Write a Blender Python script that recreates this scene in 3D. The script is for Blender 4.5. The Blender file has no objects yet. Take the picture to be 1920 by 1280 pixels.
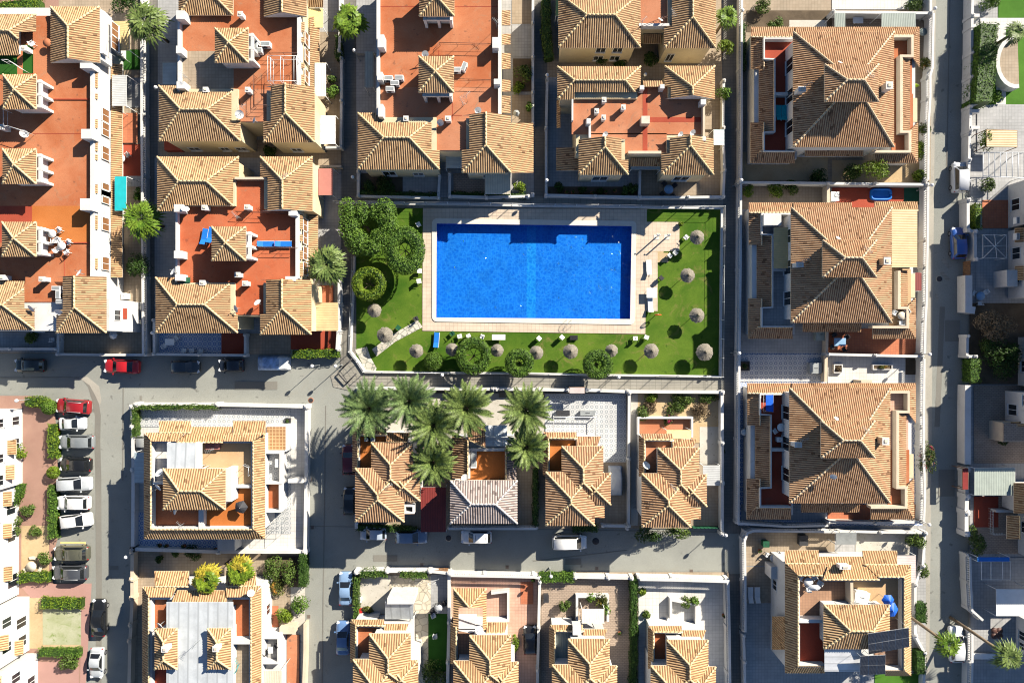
import bpy, bmesh, math, random
from mathutils import Vector, Matrix
R = random.Random(7)
sc = bpy.context.scene
COL = sc.collection
S = 0.0685          # metres per photo pixel at ground level
HC = 88.0          # flying height of the drone
rad = math.radians

# ---------------------------------------------------------------- camera, sky, sun, exposure
cam = bpy.data.cameras.new('camera'); co = bpy.data.objects.new('camera', cam); COL.objects.link(co)
co.location = (0, 0, HC); co.rotation_euler = (0, 0, 0)
cam.sensor_fit = 'HORIZONTAL'; cam.angle = 2*math.atan(960*S/HC)
cam.clip_start = 1; cam.clip_end = 2000
sc.camera = co
ELEV, AZ = rad(31), math.atan2(0.749, 0.663)
wd = bpy.data.worlds.new('World'); sc.world = wd; wd.use_nodes = True
sky = wd.node_tree.nodes.new('ShaderNodeTexSky'); sky.sky_type = 'NISHITA'; sky.sun_disc = False
sky.air_density = 0.8; sky.dust_density = 0.1; sky.ozone_density = 4.0; sky.sun_elevation = ELEV; sky.sun_rotation = AZ
bg = wd.node_tree.nodes['Background']; bg.inputs['Strength'].default_value = 0.058
wd.node_tree.links.new(sky.outputs[0], bg.inputs['Color'])
sun = bpy.data.lights.new('sun', 'SUN'); sun.energy = 5.0; sun.angle = rad(0.5); sun.color = (1, 0.92, 0.79)
so = bpy.data.objects.new('sun', sun); COL.objects.link(so); so.location = (40, 40, 90)
sd = Vector((-math.sin(AZ)*math.cos(ELEV), -math.cos(AZ)*math.cos(ELEV), -math.sin(ELEV)))
so.rotation_euler = sd.to_track_quat('-Z', 'Y').to_euler()
sc.view_settings.view_transform = 'Standard'; sc.view_settings.look = 'None'
sc.view_settings.exposure = 1.0; sc.view_settings.gamma = 1
sc.cycles.max_bounces = 5; sc.cycles.diffuse_bounces = 1; sc.cycles.transparent_max_bounces = 8
sc.cycles.filter_width = 1.1
sc.cycles.use_denoising = True

# ---------------------------------------------------------------- photo pixel -> world
def P(x, y, z=0.0):
    k = S*(1-z/HC)
    return Vector(((x-960)*k, (640-y)*k, z))
def M(px, z=0): return px*S*(1-z/HC)
def on_plane(x, y, p0, n):
    o = Vector((0, 0, HC)); d = P(x, y, 0)-o
    return o + d*((p0-o).dot(n)/d.dot(n))

# ---------------------------------------------------------------- materials
def newmat(name):
    m = bpy.data.materials.new(name); m.use_nodes = True
    nt = m.node_tree
    return m, nt, nt.nodes, nt.links, nt.nodes['Principled BSDF']
def ramp(N, L, fac, stops, interp='LINEAR'):
    r = N.new('ShaderNodeValToRGB'); e = r.color_ramp.elements; r.color_ramp.interpolation = interp
    while len(e) < len(stops): e.new(0.5)
    for i, (p, c) in enumerate(stops):
        e[i].position = p; e[i].color = (*c, 1) if len(c) == 3 else c
    L.new(fac, r.inputs[0]); return r.outputs[0]
def noise(N, L, vec, scale, detail=4, rough=0.6, dist=0):
    n = N.new('ShaderNodeTexNoise'); n.inputs['Scale'].default_value = scale; n.inputs['Detail'].default_value = detail
    n.inputs['Roughness'].default_value = rough; n.inputs['Distortion'].default_value = dist
    if vec: L.new(vec, n.inputs['Vector'])
    return n.outputs['Fac']
def mixc(N, L, a, b, fac, mode='MIX'):
    x = N.new('ShaderNodeMix'); x.data_type = 'RGBA'; x.blend_type = mode
    for s, v in ((x.inputs[0], fac), (x.inputs[6], a), (x.inputs[7], b)):
        if hasattr(v, 'links') or hasattr(v, 'is_linked'): L.new(v, s)
        elif isinstance(v, (int, float)): s.default_value = v
        else: s.default_value = (*v, 1)
    return x.outputs[2]
def mth(N, L, op, a, b=None, c=None):
    x = N.new('ShaderNodeMath'); x.operation = op
    for i, v in enumerate((a, b, c)):
        if v is None: continue
        if isinstance(v, (int, float)): x.inputs[i].default_value = v
        else: L.new(v, x.inputs[i])
    return x.outputs[0]
def pos(N): return N.new('ShaderNodeNewGeometry').outputs['Position']
def bumpn(N, L, b, h, strength=0.3, dist=0.03):
    x = N.new('ShaderNodeBump'); x.inputs['Strength'].default_value = strength; x.inputs['Distance'].default_value = dist
    L.new(h, x.inputs['Height']); L.new(x.outputs[0], b.inputs['Normal'])
def mul(c, k): return tuple(min(1, v*k) for v in c)

def plain(name, c, rough=0.6, metal=0, var=0.15, scale=1.5, spec=0.3):
    m, nt, N, L, b = newmat(name)
    f = noise(N, L, pos(N), scale, 5)
    L.new(ramp(N, L, f, [(0.3, mul(c, 1-var)), (0.7, mul(c, 1+var))]), b.inputs['Base Color'])
    b.inputs['Roughness'].default_value = rough; b.inputs['Metallic'].default_value = metal
    b.inputs['Specular IOR Level'].default_value = spec
    return m
def ground(name, c1, c2, c3=None, s1=0.25, s2=3, rough=0.9, spots=None, bump=0.2):
    """weathered surface: broad blotches, fine grain and a scatter of marks"""
    m, nt, N, L, b = newmat(name)
    p = pos(N)
    c = ramp(N, L, noise(N, L, p, s1, 6, 0.65, 0.4), [(0.36, c1), (0.64, c2)])
    g = noise(N, L, p, s2*8, 3, 0.7)
    c = mixc(N, L, c, ramp(N, L, g, [(0.25, (0.55,)*3), (0.75, (1.3,)*3)]), 0.45, 'MULTIPLY')
    if c3:
        f = ramp(N, L, noise(N, L, p, s2*0.35, 8, 0.75, 1.2), [(0.56, (0, 0, 0)), (0.72, (1, 1, 1))])
        c = mixc(N, L, c, c3, f)
    if spots:
        f = ramp(N, L, noise(N, L, p, s2, 2, 0.5), [(0.66, (0, 0, 0)), (0.74, (0.7,)*3)])
        c = mixc(N, L, c, spots, f)
    L.new(c, b.inputs['Base Color']); b.inputs['Roughness'].default_value = rough
    b.inputs['Specular IOR Level'].default_value = 0.15
    bumpn(N, L, b, g, bump, 0.02)
    return m
def pavers(name, c1, c2, mortar, size=0.5, ratio=1.0, off=0.0, ms=0.02, var=None):
    m, nt, N, L, b = newmat(name)
    p = pos(N)
    t = N.new('ShaderNodeTexBrick'); L.new(p, t.inputs['Vector'])
    t.offset = off; t.inputs['Scale'].default_value = 1; t.inputs['Brick Width'].default_value = size; t.inputs['Row Height'].default_value = size*ratio
    t.inputs['Mortar Size'].default_value = ms; t.inputs['Mortar Smooth'].default_value = 0.2
    for k, v in (('Color1', c1), ('Color2', c2), ('Mortar', mortar)): t.inputs[k].default_value = (*v, 1)
    f = noise(N, L, p, 0.35, 7, 0.7, 0.5)
    c = mixc(N, L, t.outputs['Color'], ramp(N, L, f, [(0.3, (0.72, 0.72, 0.7)), (0.7, (1.12, 1.1, 1.08))]), 0.8, 'MULTIPLY')
    L.new(c, b.inputs['Base Color']); b.inputs['Roughness'].default_value = 0.75; b.inputs['Specular IOR Level'].default_value = 0.25
    return m
def ringtile(name, cbg, cring, cdia, size=0.62):
    """patio tiles printed with rings and diamonds"""
    m, nt, N, L, b = newmat(name)
    p = pos(N)
    sx = N.new('ShaderNodeSeparateXYZ'); L.new(p, sx.inputs[0])
    def cell(o):
        fs = []
        for i in (0, 1):
            a = mth(N, L, 'MULTIPLY_ADD', sx.outputs[i], 1/size, o)
            fs.append(mth(N, L, 'SUBTRACT', mth(N, L, 'FRACT', a), 0.5))
        return fs
    a = cell(0.0)
    r = mth(N, L, 'SQRT', mth(N, L, 'ADD', mth(N, L, 'MULTIPLY', a[0], a[0]), mth(N, L, 'MULTIPLY', a[1], a[1])))
    ring = mth(N, L, 'LESS_THAN', mth(N, L, 'ABSOLUTE', mth(N, L, 'SUBTRACT', r, 0.27)), 0.075)
    q = cell(0.5)
    dia = mth(N, L, 'LESS_THAN', mth(N, L, 'ADD', mth(N, L, 'ABSOLUTE', q[0]), mth(N, L, 'ABSOLUTE', q[1])), 0.2)
    c = mixc(N, L, cbg, cring, ring); c = mixc(N, L, c, cdia, dia)
    c = mixc(N, L, c, ramp(N, L, noise(N, L, p, 0.5, 6, 0.7), [(0.3, (0.75,)*3), (0.7, (1.1,)*3)]), 0.7, 'MULTIPLY')
    L.new(c, b.inputs['Base Color']); b.inputs['Roughness'].default_value = 0.5
    return m
def crazy(name, c1, c2, mortar, scale=1.4):
    m, nt, N, L, b = newmat(name)
    p = pos(N)
    v = N.new('ShaderNodeTexVoronoi'); v.feature = 'DISTANCE_TO_EDGE'; v.inputs['Scale'].default_value = scale; L.new(p, v.inputs['Vector'])
    w = N.new('ShaderNodeTexVoronoi'); w.inputs['Scale'].default_value = scale; L.new(p, w.inputs['Vector'])
    sp = N.new('ShaderNodeSeparateColor'); L.new(w.outputs['Color'], sp.inputs[0])
    c = ramp(N, L, sp.outputs[0], [(0.1, c1), (0.9, c2)])
    e = ramp(N, L, v.outputs['Distance'], [(0.03, (1, 1, 1)), (0.07, (0, 0, 0))])
    L.new(mixc(N, L, c, mortar, e), b.inputs['Base Color']); b.inputs['Roughness'].default_value = 0.85
    return m
def tilemat(name, cap, cap2, chan, stain):
    """barrel tile: u counts rows, v counts courses"""
    m, nt, N, L, b = newmat(name)
    uv = N.new('ShaderNodeUVMap'); uv.uv_map = 'uv'
    sx = N.new('ShaderNodeSeparateXYZ'); L.new(uv.outputs[0], sx.inputs[0])
    fu = mth(N, L, 'FRACT', sx.outputs[0]); fl = mth(N, L, 'FLOOR', sx.outputs[0])
    vv = mth(N, L, 'ADD', sx.outputs[1], mth(N, L, 'MULTIPLY', fl, 0.37))
    cb = N.new('ShaderNodeCombineXYZ'); L.new(fl, cb.inputs[0]); L.new(mth(N, L, 'FLOOR', vv), cb.inputs[1])
    wn = N.new('ShaderNodeTexWhiteNoise'); wn.noise_dimensions = '2D'; L.new(cb.outputs[0], wn.inputs['Vector'])
    c = ramp(N, L, wn.outputs['Value'], [(0.0, cap2), (0.25, cap), (0.8, mul(cap, 1.08)), (0.955, mul(cap2, 0.9)), (0.985, mul(cap2, 0.5))])
    p = pos(N)
    c = mixc(N, L, c, ramp(N, L, noise(N, L, p, 0.5, 6, 0.7), [(0.3, (0.8, 0.76, 0.72)), (0.7, (1.1, 1.08, 1.04))]), 0.8, 'MULTIPLY')
    oi = N.new('ShaderNodeObjectInfo'); c = mixc(N, L, c, ramp(N, L, oi.outputs['Random'], [(0.0, (0.86, 0.84, 0.82)), (0.5, (1.0, 1.0, 1.0)), (1.0, (1.08, 1.03, 0.96))]), 1.0, 'MULTIPLY')
    c = mixc(N, L, c, ramp(N, L, noise(N, L, p, 0.22, 7, 0.75, 1.0), [(0.52, (1, 1, 1)), (0.72, (0.66, 0.62, 0.58))]), 0.8, 'MULTIPLY')
    tri = mth(N, L, 'ABSOLUTE', mth(N, L, 'SUBTRACT', fu, 0.5))
    ch = ramp(N, L, tri, [(0.27, (0, 0, 0)), (0.38, (1, 1, 1))])
    cch = mixc(N, L, chan, mul(chan, 0.6), wn.outputs['Value'])
    c = mixc(N, L, c, cch, ch)
    lip = ramp(N, L, mth(N, L, 'FRACT', vv), [(0.0, (1, 1, 1)), (0.08, (0, 0, 0))])
    c = mixc(N, L, c, stain, mth(N, L, 'MULTIPLY', lip, 0.18))
    L.new(c, b.inputs['Base Color']); b.inputs['Roughness'].default_value = 0.85; b.inputs['Specular IOR Level'].default_value = 0.15
    return m
def leafmat(name, dark, light, tip=None, scale=1.1):
    m, nt, N, L, b = newmat(name)
    p = pos(N)
    c = ramp(N, L, noise(N, L, p, scale, 3, 0.8), [(0.3, dark), (0.68, light)])
    f = noise(N, L, p, 4.5, 3, 0.6)
    c = mixc(N, L, c, ramp(N, L, f, [(0.32, (0.3,)*3), (0.68, (1.6,)*3)]), 0.9, 'MULTIPLY')
    if tip: c = mixc(N, L, c, tip, ramp(N, L, noise(N, L, p, scale*0.7, 2), [(0.58, (0, 0, 0)), (0.68, (1, 1, 1))]))
    L.new(c, b.inputs['Base Color']); b.inputs['Roughness'].default_value = 0.5; b.inputs['Specular IOR Level'].default_value = 0.25
    tr = N.new('ShaderNodeBsdfTranslucent'); L.new(c, tr.inputs['Color'])
    mx = N.new('ShaderNodeMixShader'); mx.inputs[0].default_value = 0.1
    L.new(b.outputs[0], mx.inputs[1]); L.new(tr.outputs[0], mx.inputs[2]); L.new(mx.outputs[0], N['Material Output'].inputs[0])
    return m
def paint(name, c, rough=0.25, metal=0.0, coat=0.6):
    m, nt, N, L, b = newmat(name)
    f = noise(N, L, pos(N), 3, 4)
    L.new(ramp(N, L, f, [(0.3, mul(c, 0.92)), (0.7, mul(c, 1.05))]), b.inputs['Base Color'])
    b.inputs['Roughness'].default_value = rough; b.inputs['Metallic'].default_value = metal
    b.inputs['Coat Weight'].default_value = coat; b.inputs['Coat Roughness'].default_value = 0.08
    return m
def corrug(name, c, axis=0, period=0.3, depth=0.65, rough=0.5):
    m, nt, N, L, b = newmat(name)
    p = pos(N); sx = N.new('ShaderNodeSeparateXYZ'); L.new(p, sx.inputs[0])
    f = mth(N, L, 'FRACT', mth(N, L, 'MULTIPLY', sx.outputs[axis], 1/period))
    t = mth(N, L, 'ABSOLUTE', mth(N, L, 'SUBTRACT', f, 0.5))
    c1 = ramp(N, L, noise(N, L, p, 0.8, 6, 0.7), [(0.3, mul(c, 0.8)), (0.7, mul(c, 1.1))])
    c2 = mixc(N, L, c1, mul(c, depth), ramp(N, L, t, [(0.38, (0, 0, 0)), (0.46, (1, 1, 1))]))
    L.new(c2, b.inputs['Base Color']); b.inputs['Roughness'].default_value = rough
    bumpn(N, L, b, t, 0.6, 0.05)
    return m

MT = {}
T = MT
T['tile'] = tilemat('roof_tile', (0.55, 0.385, 0.22), (0.47, 0.31, 0.172), (0.26, 0.14, 0.08), (0.12, 0.065, 0.04))
T['tile_red'] = tilemat('roof_tile_reddish', (0.53, 0.355, 0.215), (0.455, 0.28, 0.16), (0.26, 0.125, 0.07), (0.12, 0.06, 0.04))
T['tile_new'] = tilemat('roof_tile_orange', (0.59, 0.415, 0.235), (0.53, 0.345, 0.185), (0.31, 0.16, 0.08), (0.20, 0.10, 0.05))
T['tile_grey'] = tilemat('roof_tile_grey', (0.50, 0.43, 0.40), (0.41, 0.34, 0.315), (0.20, 0.155, 0.145), (0.10, 0.08, 0.07))
T['ridge'] = plain('ridge_tile', (0.70, 0.52, 0.29), 0.85, var=0.22, scale=3)
T['ridge_red'] = plain('ridge_tile_reddish', (0.64, 0.49, 0.32), 0.85, var=0.22, scale=3)
T['ridge_grey'] = plain('ridge_tile_grey', (0.62, 0.57, 0.53), 0.85, var=0.2, scale=3)
T['white'] = ground('white_stucco', (0.62, 0.605, 0.575), (0.71, 0.695, 0.67), (0.50, 0.475, 0.43), 0.3, 2.5, 0.9, None, 0.1)
T['cream'] = ground('cream_stucco', (0.66, 0.54, 0.34), (0.74, 0.62, 0.42), (0.56, 0.45, 0.3), 0.3, 2.5, 0.9, None, 0.1)
T['beige'] = ground('beige_stucco', (0.62, 0.50, 0.37), (0.70, 0.58, 0.44), (0.5, 0.4, 0.3), 0.3, 2.5, 0.9, None, 0.1)
T['terra'] = ground('terracotta_roof_floor', (0.42, 0.125, 0.05), (0.51, 0.20, 0.098), (0.38, 0.20, 0.115), 0.22, 1.6, 0.85, (0.22, 0.095, 0.055), 0.15)
T['terra_sat'] = ground('deep_terracotta_roof_floor', (0.44, 0.10, 0.04), (0.51, 0.15, 0.07), (0.37, 0.16, 0.09), 0.22, 1.6, 0.85, (0.25, 0.07, 0.04), 0.15)
T['terra_red'] = ground('red_terrace_floor', (0.36, 0.065, 0.035), (0.43, 0.09, 0.05), (0.30, 0.09, 0.06), 0.2, 1.6, 0.8, None, 0.15)
T['terra_or'] = ground('orange_terrace_floor', (0.46, 0.145, 0.035), (0.52, 0.18, 0.05), None, 0.2, 1.6, 0.8, None, 0.1)
T['terra_pink'] = ground('faded_terracotta_floor', (0.46, 0.17, 0.085), (0.53, 0.235, 0.13), (0.33, 0.19, 0.12), 0.25, 1.6, 0.85, (0.20, 0.12, 0.085), 0.15)
T['terra_tan'] = ground('tan_terrace_floor', (0.56, 0.36, 0.19), (0.62, 0.42, 0.24), (0.5, 0.32, 0.18), 0.2, 1.6, 0.85, None, 0.1)
T['terra_brown'] = pavers('brown_terrace_tiles', (0.38, 0.22, 0.14), (0.42, 0.25, 0.16), (0.26, 0.16, 0.11), 0.35)
T['terra_tile'] = pavers('terracotta_floor_tiles', (0.52, 0.17, 0.085), (0.56, 0.20, 0.10), (0.42, 0.15, 0.09), 0.33)
T['pink_tile'] = pavers('pink_floor_tiles', (0.60, 0.36, 0.27), (0.64, 0.40, 0.30), (0.48, 0.27, 0.2), 0.4)
T['tan_tile'] = pavers('tan_floor_tiles', (0.38, 0.30, 0.215), (0.42, 0.34, 0.25), (0.29, 0.23, 0.165), 0.4)
T['grey_tile'] = pavers('grey_floor_tiles', (0.40, 0.40, 0.40), (0.45, 0.45, 0.45), (0.30, 0.30, 0.30), 0.4)
T['white_tile'] = pavers('white_floor_tiles', (0.66, 0.65, 0.62), (0.70, 0.69, 0.66), (0.52, 0.5, 0.48), 0.45)
T['brown_paver'] = pavers('brown_brick_paving', (0.40, 0.31, 0.24), (0.46, 0.36, 0.28), (0.27, 0.21, 0.17), 0.45, 0.5, 0.5, 0.03)
T['deck'] = pavers('pool_deck_tiles', (0.64, 0.53, 0.41), (0.68, 0.57, 0.45), (0.52, 0.41, 0.32), 0.5, 1, 0, 0.025)
T['coping'] = plain('pool_coping_stone', (0.72, 0.67, 0.58), 0.6, var=0.06)
T['asphalt'] = ground('old_asphalt', (0.265, 0.270, 0.243), (0.330, 0.336, 0.300), (0.30, 0.293, 0.25), 0.09, 1.2, 0.9, (0.15, 0.148, 0.135), 0.3)
T['asphalt_patch'] = ground('patched_asphalt', (0.21, 0.2, 0.175), (0.235, 0.225, 0.195), None, 0.2, 2, 0.9, None, 0.3)
T['path'] = pavers('path_slabs', (0.20, 0.19, 0.17), (0.23, 0.215, 0.19), (0.15, 0.145, 0.13), 0.4, 1, 0, 0.02)
T['path_light'] = pavers('light_path_slabs', (0.31, 0.295, 0.255), (0.34, 0.325, 0.285), (0.23, 0.22, 0.19), 0.8, 0.5, 0, 0.03)
T['concrete'] = ground('concrete_pavement', (0.36, 0.34, 0.29), (0.43, 0.40, 0.34), (0.30, 0.28, 0.23), 0.2, 1.8, 0.9, None, 0.2)
T['pinkpave'] = ground('pink_gravel_paving', (0.34, 0.20, 0.155), (0.385, 0.235, 0.18), None, 0.3, 4, 0.9, (0.33, 0.2, 0.16), 0.4)
T['pinkwalk'] = ground('pink_pavement', (0.42, 0.24, 0.205), (0.46, 0.27, 0.23), None, 0.2, 3, 0.85, None, 0.1)
T['sand'] = ground('sandy_soil', (0.50, 0.36, 0.20), (0.58, 0.44, 0.26), (0.40, 0.28, 0.16), 0.3, 2, 0.95, (0.36, 0.26, 0.15), 0.4)
T['soil'] = ground('dark_soil', (0.10, 0.075, 0.05), (0.16, 0.12, 0.08), None, 0.5, 3, 0.95, None, 0.4)
T['gravel'] = ground('white_gravel', (0.50, 0.47, 0.40), (0.60, 0.56, 0.49), (0.34, 0.32, 0.24), 0.4, 3, 0.95, (0.3, 0.27, 0.22), 0.6)
T['grass'] = ground('lawn_grass', (0.046, 0.115, 0.009), (0.115, 0.19, 0.02), (0.21, 0.18, 0.06), 0.17, 1.1, 0.9, (0.035, 0.085, 0.008), 0.5)
T['turf'] = ground('artificial_turf', (0.022, 0.085, 0.012), (0.03, 0.115, 0.016), None, 0.3, 3, 0.9, None, 0.4)
T['turf_bright'] = ground('bright_lawn', (0.06, 0.16, 0.018), (0.085, 0.21, 0.025), None, 0.3, 3, 0.9, None, 0.4)
T['dryweed'] = ground('dry_weedy_grass', (0.36, 0.38, 0.22), (0.46, 0.46, 0.32), (0.20, 0.27, 0.07), 0.5, 1.8, 0.95, (0.16, 0.24, 0.05), 0.6)
T['ring_white'] = ringtile('ring_patio_tiles', (0.60, 0.60, 0.59), (0.30, 0.33, 0.35), (0.46, 0.48, 0.49))
T['ring_blue'] = ringtile('blue_ring_patio_tiles', (0.60, 0.62, 0.66), (0.14, 0.22, 0.48), (0.22, 0.30, 0.55))
T['ring_grey'] = ringtile('grey_ring_patio_tiles', (0.58, 0.57, 0.56), (0.22, 0.25, 0.34), (0.40, 0.42, 0.46))
T['crazy'] = crazy('crazy_stone_paving', (0.50, 0.46, 0.38), (0.62, 0.58, 0.50), (0.24, 0.25, 0.2))
T['crazy_tan'] = crazy('tan_crazy_paving', (0.55, 0.48, 0.36), (0.66, 0.60, 0.48), (0.4, 0.35, 0.27), 1.1)
T['pergola_tile'] = pavers('pergola_tiles', (0.36, 0.19, 0.09), (0.42, 0.23, 0.11), (0.62, 0.42, 0.22), 0.42, 1, 0, 0.05)
T['glass'] = paint('window_glass', (0.015, 0.02, 0.025), 0.06, 0, 0.5)
T['carglass'] = paint('car_glass', (0.012, 0.014, 0.016), 0.05, 0, 0.8)
T['tyre'] = plain('tyre_rubber', (0.02, 0.02, 0.02), 0.8)
T['rim'] = plain('alloy_rim', (0.5, 0.5, 0.52), 0.3, 0.8)
T['light'] = paint('headlight_glass', (0.75, 0.77, 0.8), 0.1)
T['tail'] = paint('tail_light_red', (0.4, 0.01, 0.01), 0.15)
T['plasticw'] = plain('white_plastic', (0.80, 0.80, 0.78), 0.45, var=0.05)
T['grey_metal'] = plain('grey_painted_metal', (0.34, 0.36, 0.36), 0.5, 0.2)
T['lt_metal'] = plain('light_metal', (0.6, 0.62, 0.64), 0.4, 0.3)
T['dark'] = plain('dark_grey_material', (0.045, 0.045, 0.05), 0.6)
T['black'] = plain('black_material', (0.02, 0.02, 0.022), 0.6)
T['shutter'] = plain('brown_shutter', (0.24, 0.11, 0.045), 0.6)
T['wood'] = plain('brown_wood', (0.26, 0.14, 0.07), 0.7, var=0.3, scale=4)
T['iron'] = plain('dark_iron_rail', (0.10, 0.05, 0.04), 0.5)
T['straw'] = plain('straw_thatch', (0.25, 0.225, 0.18), 0.95, var=0.35, scale=7)
T['teal'] = plain('turquoise_awning', (0.01, 0.36, 0.40), 0.6, var=0.08)
T['blue'] = plain('blue_plastic', (0.02, 0.18, 0.60), 0.4, var=0.1)
T['bluecloth'] = plain('blue_tarpaulin', (0.015, 0.12, 0.62), 0.5, var=0.2, scale=3)
T['ltblue'] = plain('pale_blue_cloth', (0.25, 0.42, 0.62), 0.6)
T['yellow'] = plain('yellow_awning', (0.72, 0.56, 0.24), 0.7, var=0.08)
T['lime'] = plain('lime_cover', (0.45, 0.6, 0.03), 0.6)
T['red'] = plain('red_plastic', (0.5, 0.02, 0.02), 0.45)
T['dkred'] = plain('dark_red_metal', (0.24, 0.035, 0.03), 0.55)
T['rose'] = plain('dusty_rose_awning', (0.42, 0.17, 0.14), 0.7, var=0.06)
T['green'] = plain('dark_green_paint', (0.02, 0.10, 0.05), 0.5)
T['clay'] = plain('terracotta_pot', (0.42, 0.15, 0.07), 0.8)
T['stone'] = plain('pale_stone', (0.62, 0.55, 0.44), 0.8)
T['bark'] = plain('bark', (0.13, 0.09, 0.06), 0.9, var=0.4, scale=5)
T['palmbark'] = plain('palm_bark', (0.20, 0.15, 0.10), 0.9, var=0.4, scale=6)
T['cor_white'] = corrug('white_sheet_roof', (0.52, 0.55, 0.57), 0, 1.15, 0.7)
T['cor_whitey'] = corrug('white_panel_roof', (0.74, 0.75, 0.76), 1, 0.9, 0.7)
T['cor_grey'] = corrug('grey_fibre_sheet', (0.46, 0.47, 0.47), 1, 0.28, 0.6)
T['cor_cream'] = corrug('cream_slat_awning', (0.68, 0.62, 0.48), 0, 0.3, 0.7)
T['cor_yellow'] = corrug('yellow_sheet_roof', (0.62, 0.47, 0.22), 1, 0.22, 0.72)
T['cor_green'] = corrug('pale_green_sheet', (0.38, 0.43, 0.38), 0, 0.3, 0.85)
T['cor_red'] = corrug('red_sheet_roof', (0.20, 0.03, 0.025), 0, 0.3, 0.6)
T['cor_tan'] = corrug('tan_slat_roof', (0.60, 0.44, 0.23), 1, 0.3, 0.62)
T['cor_pink'] = corrug('pale_pink_slats', (0.66, 0.55, 0.52), 1, 0.22, 0.75)
T['cor_steel'] = corrug('steel_blue_panel', (0.40, 0.50, 0.54), 1, 0.5, 0.8)
T['leaf'] = leafmat('clipped_foliage', (0.060, 0.130, 0.016), (0.140, 0.240, 0.030))
T['leaf_lime'] = leafmat('lime_foliage', (0.085, 0.15, 0.010), (0.20, 0.28, 0.022))
T['leaf_dark'] = leafmat('dark_foliage', (0.022, 0.055, 0.010), (0.06, 0.12, 0.02))
T['leaf_mid'] = leafmat('mid_foliage', (0.045, 0.09, 0.015), (0.13, 0.19, 0.035))
T['leaf_dry'] = leafmat('dry_foliage', (0.16, 0.11, 0.06), (0.30, 0.22, 0.13))
T['leaf_red'] = leafmat('flowering_foliage', (0.05, 0.07, 0.015), (0.09, 0.13, 0.03), (0.42, 0.03, 0.09), 1.6)
T['leaf_orange'] = leafmat('orange_bloom_foliage', (0.08, 0.10, 0.02), (0.14, 0.15, 0.03), (0.45, 0.22, 0.04), 1.2)
T['frond'] = leafmat('palm_frond', (0.075, 0.125, 0.03), (0.20, 0.26, 0.07))
T['frond_blue'] = leafmat('bluish_palm_frond', (0.065, 0.12, 0.038), (0.19, 0.265, 0.09))
T['frond_lime'] = leafmat('bright_palm_frond', (0.07, 0.15, 0.012), (0.19, 0.28, 0.03))
T['frond_gold'] = leafmat('yellow_palm_frond', (0.26, 0.22, 0.02), (0.46, 0.37, 0.04))
T['frond_yel'] = leafmat('yellowing_palm_frond', (0.09, 0.16, 0.012), (0.19, 0.26, 0.02), (0.48, 0.38, 0.03), 0.5)

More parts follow.
